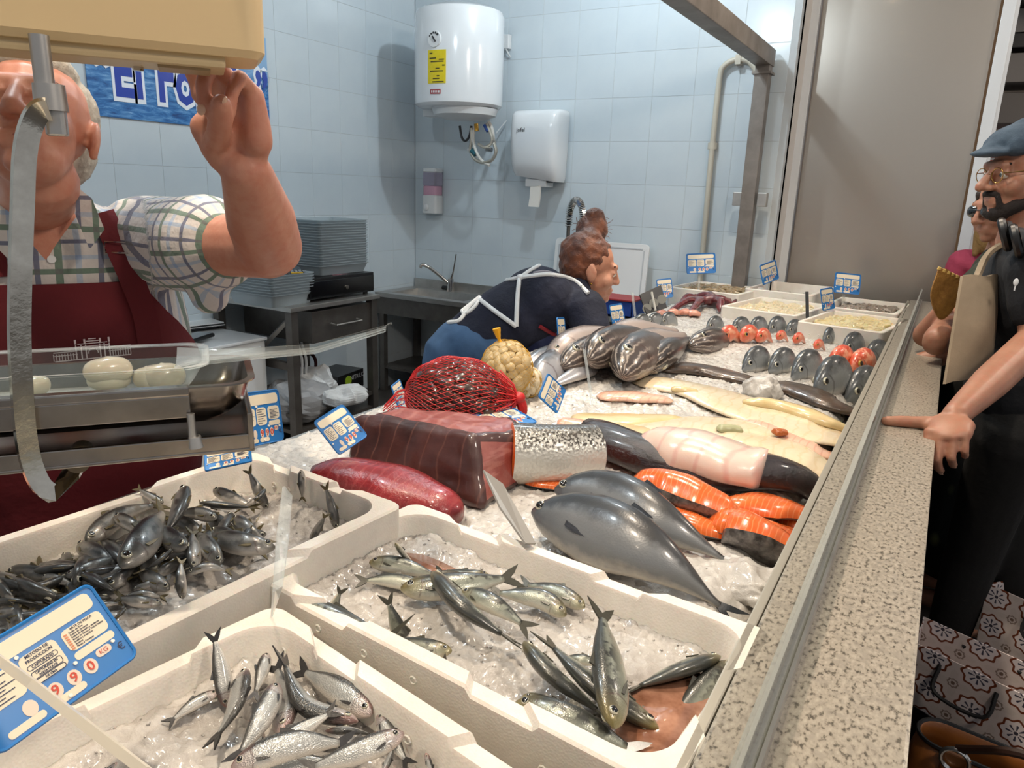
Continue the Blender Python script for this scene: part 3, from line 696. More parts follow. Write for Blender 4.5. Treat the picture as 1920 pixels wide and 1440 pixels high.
# ---------------------------------------------------------------- foam boxes
def foam():
    m, t, b = newmat('expanded_foam'); co = t.coord('Object')
    vo = t.new('ShaderNodeTexVoronoi'); vo.inputs['Scale'].default_value = 330; t.link(co, vo.inputs['Vector'])
    n = t.noise(30, 4, .6, co)
    t.link(t.mix(t.ramp(n, [(.4, 0.0), (.8, 1.0)]), '#e0dad0', '#d6cfc5'), b.inputs['Base Color']); setp(b, rough=.55, spec=.4)
    b.inputs['Subsurface Weight'].default_value = .2; b.inputs['Subsurface Scale'].default_value = .01
    t.link(t.bump(t.math('ADD', vo.outputs['Distance'], n), .13, .002), b.inputs['Normal']); return m
m_foam = foam()
BOXES = {}
def foam_box(key, label, c, w, d, h, ztop, rz, wall=.024, steps=True, rin=.045):
    """open expanded-foam fish box with a stepped rim; local origin at base centre"""
    t = thing('foam_fish_box', label, 'fish box', (c[0], c[1], ztop-h), R(rz), group='white foam fish boxes')
    def per(W, D, r, n=30):
        out = []; seg = 8
        for cx, cy, a0 in ((W/2-r, D/2-r, 0), (-W/2+r, D/2-r, 90), (-W/2+r, -D/2+r, 180), (W/2-r, -D/2+r, 270)):
            for k in range(seg+1): a = R(a0+90*k/seg); out.append((cx+r*math.cos(a), cy+r*math.sin(a)))
        pts = []; m = len(out)
        for i in range(m):
            x0, y0 = out[i]; x1, y1 = out[(i+1) % m]; L = math.hypot(x1-x0, y1-y0); kk = 70 if L > .08 else 1
            for k in range(kk): pts.append((x0+(x1-x0)*k/kk, y0+(y1-y0)*k/kk))
        return pts
    o_, i_, ib = per(w, d, .02), per(w-2*wall, d-2*wall, rin), per(w-2*wall-.02, d-2*wall-.02, rin)
    n = len(o_)
    def zt(x, y):
        if not steps: return h
        u, v = abs(x)/(w/2), abs(y)/(d/2)
        if v > u: return h-(.009 if (.32 < abs(x/w+.05)*2 < .62) else 0)
        return h-(.009 if abs(y/d) < .22 else 0)
    P = []
    P += [(x*.96, y*.96, 0) for x, y in o_]; P += [(x, y, .01) for x, y in o_]; P += [(x, y, zt(x, y)-.003) for x, y in o_]
    P += [(x*(1-.006/w), y*(1-.006/d), zt(x, y)) for x, y in o_]
    P += [(x*(1+.006/w), y*(1+.006/d), zt(*o_[k])) for k, (x, y) in enumerate(i_)]; P += [(x, y, zt(*o_[k])-.005) for k, (x, y) in enumerate(i_)]
    P += [(x, y, .02) for x, y in ib]
    f = []
    for r in range(6): f += [[r*n+k, r*n+(k+1) % n, (r+1)*n+(k+1) % n, (r+1)*n+k] for k in range(n)]
    f += [list(range(n))[::-1], [6*n+k for k in range(n)]]
    o = meshobj('shell', P, f, m_foam, t, True); autosmooth(o, 32)
    # moulded pin marks
    mb = MB(); rnd = random.Random(int(abs(c[0])*1000))
    for s in (-1, 1):
        for k in range(7):
            x = -w/2+.05+(w-.1)*k/6+rnd.uniform(-.012, .012); z = h*rnd.choice((.35, .55, .75))
            mb.tube([(x+.0045*math.cos(a), s*(d/2-wall-.0045+.0035*(1-z/h)*0), z+.0045*math.sin(a)) for a in np.linspace(0, 2*PI, 9)[:-1]], .0012, 4, True)
            mb.tube([(x+.0045*math.cos(a), s*(d/2+.0002), z+.0045*math.sin(a)) for a in np.linspace(0, 2*PI, 9)[:-1]], .0012, 4, True)
    mb.build('pin_marks', m_foam, t)
    BOXES[key] = t; return t
foam_box('left', 'white foam fish box full of dark mackerel, beside the scale pan', (-.872, .50), .375, .67, .130, 1.122, -4)
foam_box('center', 'white foam fish box with sardines on ice next to the granite ledge', (-.408, .70), .585, .305, .108, 1.10, -5)
foam_box('front', 'white foam fish box heaped with anchovies nearest the viewer', (-.40, .332), .54, .345, .108, 1.10, -9)
bk = .11
foam_box('A', 'foam box of cream squid rings at the back, second from the partition side', (-.665, 3.68), .36, .50, bk, 1.10, -9, .02, False, .02)
foam_box('B', 'foam box of pale yellow squid pieces at the back beside the ledge', (-.295, 3.46), .34, .47, bk, 1.10, -9, .02, False, .02)
foam_box('C', 'nearly empty foam box standing rearmost against the partition', (-.72, 4.32), .36, .50, bk, 1.12, -5, .02, False, .02)
foam_box('D', 'foam box of grey prawns behind the pale yellow squid by the ledge', (-.30, 4.04), .34, .46, bk, 1.10, -5, .02, False, .02)
foam_box('E', 'foam box of brown prawns in the far corner below the cream pipe', (-1.07, 4.09), .40, .42, bk, 1.11, -6, .02, False, .02)
def box_ice(key, zrel, label, mat, amp=.012, chips=900, tilt=(0, 0), seed=1.0):
    t = BOXES[key]; sh = [c for c in t.children if c.name.startswith('shell')][0]
    d = sh.dimensions; w, dd = d.x-.056, d.y-.056; c = t.location; rz_ = t.rotation_euler[2]
    def zf(x, y): return zrel+amp*fbm(x, y, 16, seed, 3)+tilt[0]*x+tilt[1]*y+.0035*rubble(x+seed, y, 60)+.0025*rubble(x, y+seed, 150)
    o = heightfield('box_ice', np.linspace(-w/2, w/2, int(w/.0035)), np.linspace(-dd/2, dd/2, int(dd/.0035)), zf, mat, label, chips=chips, skirt=.015)
    o.location = c; o.rotation_euler = (0, 0, rz_)
    def wz(p):
        q = Matrix.Rotation(-rz_, 2) @ Vector((p[0]-c.x, p[1]-c.y)); return c.z+zrel+tilt[0]*q.x+tilt[1]*q.y
    return wz
iz_c = box_ice('center', .068, 'wet crushed ice in the sardine box', m_ice2, .008, 250, (-.035, .03), 2.2)
iz_f = box_ice('front', .055, 'crushed ice under the anchovies', m_ice2, .01, 200, (-.06, .03), 5.1)
iz_l = box_ice('left', .070, 'crushed ice under the mackerel', m_ice2, .01, 200, (0, .03), 8.3)
# fish-stained melt water in the sardine box
m_melt, t, b = newmat('stained_melt_water'); setp(b, '#8a5f48', .06, 0, spec=.6, coat=.6)
t.link(t.mix(t.ramp(t.noise(18, 4, .6, t.coord('Object')), [(.35, 0.0), (.65, 1.0)]), '#7a4f3a', '#b98a72'), b.inputs['Base Color'])
t.link(t.bump(t.noise(60, 3, .5, t.coord('Object')), .1, .003), b.inputs['Normal'])
def pool(pts, z, label):
    P = [atz(px, py, z) for px, py in pts]; c = sum(P)/len(P); n = len(P)
    cur = bez(P+[P[0]], 8*n)[:-1]; n = len(cur)
    v = list(cur)+[c+V3(0, 0, .0)]+[p-V3(0, 0, .012) for p in cur]
    f = [[k, (k+1) % n, n] for k in range(n)]+[[k, n+1+k, n+1+(k+1) % n, (k+1) % n] for k in range(n)]
    tag(meshobj('melt_water', v, f, m_melt, None, True), label, 'water', kind='stuff')
pool([(1175, 1300), (1290, 1250), (1362, 1262), (1325, 1380), (1290, 1436), (1215, 1440), (1150, 1400), (1150, 1340)], 1.063, 'brown melt water pooled in the near corner of the sardine box')
pool([(758, 1036), (800, 1042), (862, 1072), (830, 1082), (780, 1068)], 1.073, 'pinkish melt water in the far corner of the sardine box')

# ================================================================ HANGING SCALE
D_ = nrm((.6, .8, 0)); N_ = nrm((.8, -.6, 0)); Z_ = V3(0, 0, 1)
S0 = atd(60, 500, .70)                        # on the chrome hanger
SB = S0-N_*.02
def sl(px, py, back=0.0):                     # sight line -> point in the plane 'back' metres behind the hanger, in scale coordinates (D, N, Z)
    p = atp(px, py, S0-N_*back, N_)-S0; return V3(np.dot(p, D_), np.dot(p, N_), p[2])
scale = frame_thing('hanging_scale', 'beige hanging shop scale with chrome hanger and steel weighing pan', 'scale', S0, D_, N_, Z_)
m_cream_pl = M('scale_beige', '#e3c796', .42, bump=(120, .05, .0008)); m_pan = M('pan_steel', '#aaa39c', .22, 1, var=('#8f8882', 20, .35, .75), bump=(90, .05, .0006))
# housing: box above; front face plane is at N=-.02
hb = .03
c_br = sl(492, 112, hb); c_bl = sl(0, 62, hb)
zb = (c_br[2]*1.0); x1 = sl(498, 60, hb)[0]; x0 = x1-.62
hz0 = sl(250, 87, hb)[2]
mb = MB(); mb.rbox(((x0+x1)/2, -hb-.05, hz0+.17), (x1-x0, .10, .34), .02, 5, ); mb.build('housing', m_cream_pl, scale, True, bevel=None)
MB().box((x1-.020, -hb+.002, hz0+.215), (.034, .008, .25)).build('end_trim', M('scale_beige_light', '#ead9ac', .4), scale, bevel=.003)
MB().box((x1-.19, -hb-.045, hz0-.005), (.30, .065, .012)).build('base_plate', M('scale_base', '#cbb48a', .4), scale, bevel=.004)
MB().box((x1-.08, -hb-.045, hz0-.0122), (.05, .04, .003)).build('rating_plate', M('rating_label', '#a08762', .5), scale)
MB().cyl((x1-.125, -hb-.06, hz0-.015), (x1-.125, -hb-.06, hz0-.01), .005).build('screw', m_chrome, scale)
rx = sl(70, 90, 0.0)[0]
MB().box((rx-.03, -hb-.045, hz0-.004), (.13, .05, .012)).build('hanger_bracket', M('bracket_dark_red', '#5a4a48', .3, .8), scale)
p_a, p_b = sl(68, 85, .0), sl(76, 180, .0)
MB().cyl((rx, -.015, hz0+.0), (rx, -.015, p_b[2]), .0085).build('stem', m_steel, scale, True)
MB().cyl((rx+.003, -.015, p_b[2]+.012), (rx+.003, -.015, sl(78, 205)[2]), .0135, .0145).build('collar', m_steel, scale, True)
MB().rbox((sl(98, 215)[0], -.017, sl(98, 215)[2]), (.018, .018, .036), .004).build('swivel_block', m_steel, scale)
# chrome strap hanger
hp = [sl(92, 204), sl(74, 208), sl(58, 235), sl(46, 290), sl(42, 380), sl(38, 500), sl(36, 620), sl(40, 720), sl(46, 800), sl(56, 860), sl(74, 905), sl(96, 925)]
hp = bez(hp, 50); hp += [hp[-1]+V3(.012, -.03, .004), hp[-1]+V3(.02, -.09, .012)]
rings = []
for i, p in enumerate(hp):
    T = nrm(hp[min(i+1, len(hp)-1)]-hp[max(i-1, 0)]); A = nrm(np.cross(T, V3(0, 1, 0))) if i < len(hp)-2 else nrm(np.cross(T, V3(1, 0, 0)))
    if i >= len(hp)-2: Wd = nrm(np.cross(T, V3(0, 0, 1))); A = nrm(np.cross(Wd, T)); Wd = V3(1, 0, 0); A = V3(0, 0, 1)
    else: Wd = V3(0, 1, 0)
    w_, th = .010, .004
    if i >= len(hp)-2: rings.append([p+Wd*.010+A*.002, p+Wd*.010-A*.002, p-Wd*.010-A*.002, p-Wd*.010+A*.002]); continue
    A = nrm(np.cross(V3(0, 1, 0), T))
    # strap face turned partly towards the viewer
    F1 = nrm(A*.9+V3(0, .45, 0)); F2 = nrm(np.cross(T, F1))
    rings.append([p+F1*.009+F2*.0045, p+F1*.009-F2*.0045, p-F1*.009-F2*.0045, p-F1*.009+F2*.0045])
v, f = sweep_rings(rings); MB().add(v, f).build('hanger_strap', M('worn_chrome', '#e2dccf', .12, 1, var=('#c0b9ad', 30, .35, .7), bump=(60, .12, .002)), scale, True)
MB().cyl(sl(140, 880)+V3(0, -.06, 0), sl(140, 880)+V3(0, -.02, 0), .012).build('foot_pad', M('rubber_pad', '#6b5d45', .5), scale)
# pan with rails
pr0 = .02
xr_ = sl(472, 740, pr0)[0]; xl_ = xr_-.62
zt_ = sl(300, 727, pr0)[2]; zbm = sl(300, 815, pr0)[2]
def pan(name, x0, x1, y0, y1, z0, z1, th, rr, mat, slope=.02, rim=.008):
    def rg(ix, iy, z, r): return [V3(x, y, z) for x, y in rrect(x1-x0-2*ix, y0-y1-2*iy, r, 6, (x0+x1)/2, (y0+y1)/2)]
    L = [rg(slope+.02, slope+.02, z0, rr*.6), rg(slope, slope, z0+.012, rr), rg(slope*.35, slope*.35, z0+(z1-z0)*.5, rr), rg(0, 0, z1-.003, rr), rg(-rim, -rim, z1-.002, rr+rim), rg(-rim, -rim, z1, rr+rim),
         rg(th, th, z1, rr), rg(slope*.35+th, slope*.35+th, z0+(z1-z0)*.5, rr), rg(slope+th, slope+th, z0+.014, rr), rg(slope+.022, slope+.022, z0+.004, rr*.6)]
    v, f = sweep_rings(L); return MB().add(v, f).build(name, mat, scale, True)
pan('pan', xl_, xr_, -.02, -.165, zbm, zt_, .002, .03, m_pan, .018, .006)
zz = lambda py: sl(200, py, .0)[2]
xp = sl(358, 780, .01)[0]
MB().box((xp-.3, -.012, (zz(757)+zz(800))/2), (.6, .006, zz(757)-zz(800))).build('front_plate', m_pan, scale, bevel=.0012)
MB().box((xp-.3, -.008, zz(745)), (.6, .014, .010)).build('rail', m_pan, scale, bevel=.002)
MB().cyl((xp, -.004, zz(790)), (xp, -.004, zz(838)), .0042).build('lever_pin', m_steel, scale, True)
MB().cyl((xp+.002, -.004, zz(835)), (xp+.003, -.004, zz(856)), .0065, .0085).build('lever_knob', m_steel, scale, True)
zc, zd = zz(838), zz(872)
xe = sl(478, 845, .0)[0]
mb = MB(); mb.box((xe-.31, -.004, (zc+zd)/2), (.62, .006, zc-zd)); mb.box((xe-.31, -.17, (zc+zd)/2), (.62, .006, zc-zd)); mb.box((xe-.003, -.085, (zc+zd)/2+.012), (.006, .17, zc-zd+.025)); mb.box((xe-.31, -.085, zd+.002), (.62, .17, .004))
mb.build('lower_frame', m_pan, scale, bevel=.0012)
# clear tray in the pan with a long tapering scoop handle, and what it holds
m_clear = clear_plastic('clear_tray_plastic', '#f4f7f6', .2, .04, .02)
ct = frame_thing('clear_scoop', 'clear plastic scoop tray with a long tapering handle lying in the scale pan', 'scoop', S0, D_, N_, Z_)
def rg(x0, x1, y0, y1, z, r, tilt=0.0): return [V3(x, y, z+tilt*(x-x0)) for x, y in rrect(x1-x0, y0-y1, r, 5, (x0+x1)/2, (y0+y1)/2)]
cx1 = sl(385, 720, .05)[0]; cx0 = cx1-.5; zr = zt_+.016
L = [rg(cx0+.03, cx1-.03, -.05, -.145, zt_-.028, .02), rg(cx0+.01, cx1-.01, -.035, -.155, zt_, .025), rg(cx0, cx1, -.03, -.16, zr, .03), rg(cx0-.006, cx1+.006, -.024, -.166, zr+.001, .03), rg(cx0-.006, cx1+.006, -.024, -.166, zr+.003, .03),
     rg(cx0+.002, cx1-.002, -.032, -.158, zr+.002, .03), rg(cx0+.012, cx1-.012, -.037, -.153, zt_, .025), rg(cx0+.032, cx1-.032, -.052, -.143, zt_-.025, .02)]
v, f = sweep_rings(L); MB().add(v, f).build('tray', m_clear, ct, True)
ha, hb_, hc_ = V3(cx1-.03, -.095, zr), sl(590, 650, .095), sl(722, 613, .095)
rings = []
for k, (p, w_, tk) in enumerate([(ha, .055, .006), (ha*.75+hb_*.25, .030, .008), (ha*.4+hb_*.6, .018, .008), (hb_, .012, .008), (hc_*.6+hb_*.4, .009, .007), (hc_, .007, .006)]):
    rings.append([p+V3(0, w_, 0), p+V3(0, w_*.5, -tk), p+V3(0, -w_*.5, -tk), p+V3(0, -w_, 0), p+V3(0, -w_+.003, .0015), p+V3(0, -w_*.45, -tk+.003), p+V3(0, w_*.45, -tk+.003), p+V3(0, w_-.003, .0015)])
v, f = sweep_rings(rings); MB().add(v, f).build('handle', m_clear, ct, True)
MB().tube(bez([hc_, hc_+V3(.006, 0, .004), sl(735, 607, .095)], 6), .0012, 5).build('handle_tip', m_clear, ct, True)
m_cheese = M('white_scallop', '#e3d8bd', .3, sss=.3, coat=.5, bump=(40, .05, .002))
def lump(px, py, rx_, ry_, rz_, label, back=.095):
    p = sl(px, py, back); P = S0+D_*p[0]+N_*p[1]+Z_*p[2]
    t = thing('shellfish_piece', label, 'shellfish', P, group='white shellfish pieces in the clear scoop')
    rings = []
    for th in np.linspace(.02, PI-.02, 12):
        ring = []
        for k in range(24):
            a = 2*PI*k/24; e = 1+.05*math.sin(3*a+px)+.03*math.sin(5*a)
            s = math.sin(th)**.6; ring.append(D_*rx_*s*e*math.cos(a)+N_*ry_*s*e*math.sin(a)+Z_*rz_*math.cos(th)*(1+.12*math.cos(a-1)))
        rings.append(ring)
    v, f = sweep_rings(rings); MB().add(v, f).build('meat', m_cheese, t, True)
lump(202, 694, .025, .022, .015, 'largest round white shellfish piece in the clear scoop, left of the other')
lump(204, 712, .023, .020, .011, 'flat white shellfish piece lying under the round one in the clear scoop')
lump(302, 704, .026, .022, .014, 'smooth white shellfish piece at the right end of the clear scoop')
lump(275, 708, .014, .018, .013, 'small white shellfish piece half behind the right-hand one in the scoop')
lump(66, 722, .015, .015, .010, 'small white shellfish piece beside the chrome hanger')
# ================================================================ FISH
def fishmat(name, back, side, belly, head=None, metal=.45, rough=.26, spots=None, scales=(90, .12), split=(.27, .42, .66), gill='#4a2f2c', edge=.14, streak=None):
    """u runs from snout (0) to tail (1), v from the back (0) to the belly (1)"""
    m, t, b = newmat(name); uv = t.uv(); s = t.sep(uv); u, v = s[0], s[1]
    co = t.coord('Object'); n = t.noise(38, 5, .65, co); n2 = t.noise(9, 3, .5, co)
    vv = t.math('ADD', v, t.math('MULTIPLY', t.math('SUBTRACT', n, .5), edge*2))
    c = t.ramp(vv, [(0, back), (split[0], back), (split[1], side), (split[2], side), (min(.98, split[2]+.2), belly)])
    if spots:
        col, sc, lo, hi, vmax = spots
        sp = t.ramp(t.noise(sc, 2, .5, co), [(lo, 0.0), (hi, 1.0)]); sp = t.math('MULTIPLY', sp, t.ramp(v, [(vmax*.7, 1.0), (vmax, 0.0)])); c = t.mix(sp, c, col)
    c = t.mix(t.math('MULTIPLY', n2, .28), c, t.mix(.5, c, belly))
    if head: c = t.mix(t.math('MULTIPLY', t.ramp(u, [(.02, .95), (.10, .55), (.2, .25), (.26, 0.0)]), t.ramp(n, [(.3, .9), (.7, .35)])), c, head)
    if streak:  # pale folds of the jaws and throat
        k = t.math('MULTIPLY', t.ramp(t.math('FRACT', t.math('ADD', t.math('MULTIPLY', v, 7.0), t.math('MULTIPLY', n, 1.2))), [(.3, 0.0), (.5, 1.0), (.72, 0.0)]), t.ramp(u, [(.02, .9), (.2, .8), (.3, 0.0)]))
        c = t.mix(k, c, streak)
    if gill:  # dark edge of the gill cover
        g = t.math('MULTIPLY', t.ramp(t.math('ADD', u, t.math('MULTIPLY', t.math('ABSOLUTE', t.math('SUBTRACT', v, .5)), .10)), [(.205, 0.0), (.217, .7), (.229, 0.0)]), t.ramp(v, [(.22, 0.0), (.35, .9), (.8, .9), (.92, 0.0)]))
        c = t.mix(g, c, gill)
    t.link(c, b.inputs['Base Color']); setp(b, rough=rough+.08, metal=metal*.6, spec=.6, coat=.45)
    vo = t.new('ShaderNodeTexVoronoi'); vo.inputs['Scale'].default_value = 1.0
    t.link(t.mapping(uv, (scales[0], scales[0]*.36, 1)), vo.inputs['Vector'])
    h = t.math('ADD', t.math('MULTIPLY', vo.outputs['Distance'], .6), t.math('MULTIPLY', n, .5))
    t.link(t.bump(h, scales[1], .003), b.inputs['Normal']); return m
m_iris = M('fish_iris', '#c9c4ae', .12, .4, coat=.8); m_pupil = M('fish_pupil', '#08080a', .06, coat=1.0)
m_iris_y = M('fish_iris_amber', '#b08d3a', .15, .2, coat=.8)
def fin_mat(name, c): return M(name, c, .35, .1, bump=(160, .3, .002), coat=.3)
KIND = {}
def kind(key, mat, fin, hprof, wr, eye=.020, eyepos=(.085, .30), iris=None, tailspread=.11, tail=True, dorsal=True, fork=.6, tl=.16):
    KIND[key] = dict(mat=mat, fin=fin, h=hprof, wr=wr, eye=eye, ep=eyepos, iris=iris or m_iris, ts=tailspread, tail=tail, dorsal=dorsal, fork=fork, tl=tl)
P_SLIM = [(0, .012), (.03, .032), (.08, .052), (.16, .069), (.3, .080), (.45, .081), (.62, .074), (.78, .055), (.9, .034), (1, .022)]
P_DEEP = [(0, .018), (.04, .052), (.1, .095), (.2, .145), (.35, .18), (.5, .172), (.68, .125), (.84, .06), (.94, .034), (1, .03)]
P_TUNA = [(0, .012), (.04, .05), (.1, .085), (.2, .118), (.35, .138), (.5, .130), (.68, .092), (.84, .045), (.94, .018), (1, .012)]
P_HAKE = [(0, .015), (.03, .042), (.1, .066), (.18, .08), (.3, .088), (.45, .084), (.65, .06), (.85, .034), (1, .022)]
P_RED = [(0, .02), (.05, .08), (.12, .125), (.22, .155), (.36, .16), (.55, .12), (.75, .07), (.9, .04), (1, .034)]
kind('mackerel', fishmat('horse_mackerel_skin', '#12181a', '#7a7873', '#c2bab0', '#57544a', .5, .24, ('#23282a', 45, .5, .62, .7)), fin_mat('mackerel_fin', '#5a5033'), P_SLIM, .62, .024)
kind('sardine', fishmat('sardine_skin', '#131d1e', '#83887c', '#cfcabb', '#8a7a3e', .5, .22, ('#10181a', 75, .47, .56, .62)), fin_mat('sardine_fin', '#3b3a30'), P_SLIM, .60, .021)
kind('anchovy', fishmat('anchovy_skin', '#14191b', '#a0a2a0', '#d6d0c6', '#a0726a', .6, .2, None, (70, .3), (.26, .36, .62)), fin_mat('anchovy_fin', '#2b2a2a'), [(a, b*.9) for a, b in P_SLIM], .62, .02)
kind('bonito', fishmat('bonito_skin', '#0c1420', '#6e7276', '#b0aaa0', '#333b42', .25, .28, ('#0f161f', 40, .46, .56, .5), (120, .08), (.36, .5, .75), None), fin_mat('bonito_fin', '#20242b'), P_TUNA, .72, .016, (.07, .36), None, .10, True, True, .75, .11)
kind('bream', fishmat('bream_skin', '#20282e', '#8f9598', '#d2cdc4', '#6c7378', .5, .2, None, (60, .25), (.22, .42, .62), '#2b2626'), fin_mat('bream_fin', '#3a3d40'), P_DEEP, .42, .02, (.12, .36))
kind('redfish', fishmat('red_fish_skin', '#c23f22', '#dd7350', '#e8b8a0', '#cc5230', .1, .25, ('#e5a080', 40, .5, .6, .9), (55, .2)), fin_mat('red_fin', '#d0553a'), P_RED, .5, .028, (.12, .34), m_iris_y)
kind('hake', fishmat('hake_skin', '#3a3634', '#a89a94', '#d8c6bd', '#6b605c', .25, .25, None, (110, .1), (.12, .30, .55)), fin_mat('hake_fin', '#4b4543'), P_HAKE, .72, .018, (.09, .4))
m_dk = fishmat('dark_fish_skin', '#1f1a19', '#4a403d', '#7d6f69', '#3a322e', .15, .22, None, (100, .15), streak='#b5a89c')
kind('darkfish', m_dk, fin_mat('dark_fin', '#2a2523'), P_HAKE, .8, .03, (.13, .5))
kind('scabbard', fishmat('silver_fish_skin', '#4d525a', '#a9aab0', '#c6bfba', '#7f8087', .6, .2, None, (150, .04)), fin_mat('silver_fin', '#63656b'), P_HAKE, .5, .02)
def prof(P, s):
    return float(np.interp(s, [p[0] for p in P], [p[1] for p in P]))
def spline_at(pts, n):
    c = bez(pts, 60); L = [0]
    for a, b in zip(c, c[1:]): L.append(L[-1]+np.linalg.norm(b-a))
    tt = np.linspace(0, L[-1], n); out = []
    C = np.array(c)
    return np.stack([np.interp(tt, L, C[:, k]) for k in range(3)], 1), L[-1]
FISHN = [0]
def fish(kd, name, label, cat, pts, dorsal, group, hs=1.0, ws=1.0, fins=True, eyes=True, tailflat=None, open_tail=1.0):
    """pts: world points snout ... tail tip; dorsal: direction of the back"""
    K = KIND[kd]; FISHN[0] += 1
    C, L = spline_at(pts, 40); nb = 22
    body_end = 1-K['tl'] if K['tail'] else 1.0
    idx = np.linspace(0, 39*body_end, nb)
    cen = np.stack([np.interp(idx, np.arange(40), C[:, k]) for k in range(3)], 1)
    t = thing(name, label, cat, C[int(39*.35)], group=group); off = ploc(t)
    T = np.gradient(cen, axis=0); T /= np.linalg.norm(T, axis=1)[:, None]+1e-9
    D0 = nrm(dorsal); M_ = 16; V = []; UV = []; fr = []
    for i in range(nb):
        D = nrm(D0-T[i]*np.dot(D0, T[i])); S = np.cross(T[i], D); s = i/(nb-1)
        h = prof(K['h'], s)*L*hs; w = h*K['wr']*ws*(1.0 if s > .25 else .9+.1*s/.25); fr.append((D, S, h, w))
        for k in range(M_):
            a = 2*PI*k/M_; ca, sa = math.cos(a), math.sin(a)
            # flanks a little flat, keel a little sharp
            V.append(cen[i]+D*h*ca*(1.0 if ca > 0 else 1.06)+S*w*math.copysign(abs(sa)**.9, sa)); UV.append((s, (a if a <= PI else 2*PI-a)/PI))
    F = [[i*M_+k, i*M_+(k+1) % M_, (i+1)*M_+(k+1) % M_, (i+1)*M_+k] for i in range(nb-1) for k in range(M_)]+[list(range(M_))[::-1], [(nb-1)*M_+k for k in range(M_)]]
    meshobj('body', V, F, K['mat'], t, True, UV, off=off)
    if eyes:
        i = K['ep'][0]*(nb-1); j = int(round(i)); D, S, h, w = fr[j]; er = K['eye']*L*1.45*dict(sardine=1, anchovy=1, mackerel=1, bream=1.15, redfish=1.0, bonito=1.0).get(kd, .5)
        for sg in (1, -1):
            ca = K['ep'][1]; c = cen[j]+D*h*ca+S*sg*w*math.sqrt(1-ca*ca)*.93
            mb = MB(); rings = 7; seg = 10; A = nrm(S*sg+D*.15); B = T[j]; Cc = np.cross(A, B); vv = []
            for q in range(rings+1):
                th = (PI*.62)*q/rings
                for k in range(seg):
                    a = 2*PI*k/seg; vv.append(c+A*er*.55*math.cos(th)+(B*math.cos(a)+Cc*math.sin(a))*er*math.sin(th))
            ff = [[q*seg+k, (q+1)*seg+k, (q+1)*seg+(k+1) % seg, q*seg+(k+1) % seg] for q in range(rings) for k in range(seg)]
            fm = [1 if q < 3 else 0 for q in range(rings) for k in range(seg)]
            meshobj('eye', vv, ff, [K['iris'], m_pupil], t, True, fm=fm, off=off)
    def sheet(nm, outline, A, B, c, N, th=.0011):
        vv = [c+A*x+B*y+N*th*(1-.8*min(1, abs(x)/.05)) for x, y in outline]+[c+A*x+B*y-N*th*(1-.8*min(1, abs(x)/.05)) for x, y in outline]; n = len(outline)
        meshobj(nm, vv, [list(range(n)), [n+k for k in range(n)][::-1]]+[[k, n+k, n+(k+1) % n, (k+1) % n] for k in range(n)], K['fin'], t, False, off=off)
    if K['tail'] and fins:
        D, S, h, w = fr[-1]; tt = nrm(C[-1]-cen[-1]); tl = np.linalg.norm(C[-1]-cen[-1]); sp = K['ts']*L*open_tail; fk = K['fork']
        if tailflat is not None: D = nrm(np.array(tailflat)-tt*np.dot(tailflat, tt)); S = np.cross(tt, D)
        out = [(-.012*L, h*.9), (tl*.4, h*1.1+sp*.35), (tl*1.05, sp), (tl*(1-fk*.5), sp*.35), (tl*(1-fk), 0), (tl*(1-fk*.5), -sp*.35), (tl*1.05, -sp), (tl*.4, -h*1.1-sp*.35), (-.012*L, -h*.9)]
        sheet('tail_fin', out, tt, D, cen[-1], S)
    if K['dorsal'] and fins:
        j = int(nb*.5); D, S, h, w = fr[j]; c = cen[j]+D*h*.93
        sheet('dorsal_fin', [(-.07*L, 0), (-.055*L, .030*L*hs), (-.02*L, .024*L*hs), (.05*L, .006*L), (.06*L, 0)], T[j], D, c, S)
        j = int(nb*.27); D, S, h, w = fr[j]
        for sg in (1, -1):
            c = cen[j]+S*sg*w*.97-D*h*.35
            sheet('pectoral_fin', [(0, .012*L), (.06*L, .008*L), (.11*L, -.006*L), (.05*L, -.014*L), (0, -.01*L)], nrm(T[j]+S*sg*.12-D*.25), D, c, S)
    return t
UP = V3(0, 0, 1)
def screen_dir(px, py, dx, dy, z):     # horizontal world direction that reads as (dx, dy) in the picture
    a = atz(px, py, z); b = atz(px+dx, py+dy, z); return nrm(b-a)
def put(kd, name, label, cat, group, zf, *pp, d='u', lift=None, **k):
    """pp: (px, py, dz) snout..tail; zf(point)->ice height; d: dorsal 'u' or (dx,dy[,up])"""
    P = []
    for q in pp:
        dz = q[2] if len(q) > 2 else .012
        z = 1.05
        for _ in range(4): p = atz(q[0], q[1], z+dz); z = zf(p)
        P.append(atz(q[0], q[1], z+dz))
    if isinstance(d, str): D = UP
    else:
        D = screen_dir(pp[0][0], pp[0][1], d[0], d[1], 1.06)+UP*(d[2] if len(d) > 2 else .6)
    return fish(kd, name, label, cat, P, D, group, **k)
def crop(o, s): return lambda x, y, *r: (o[0]+x*s, o[1]+y*s, *r)

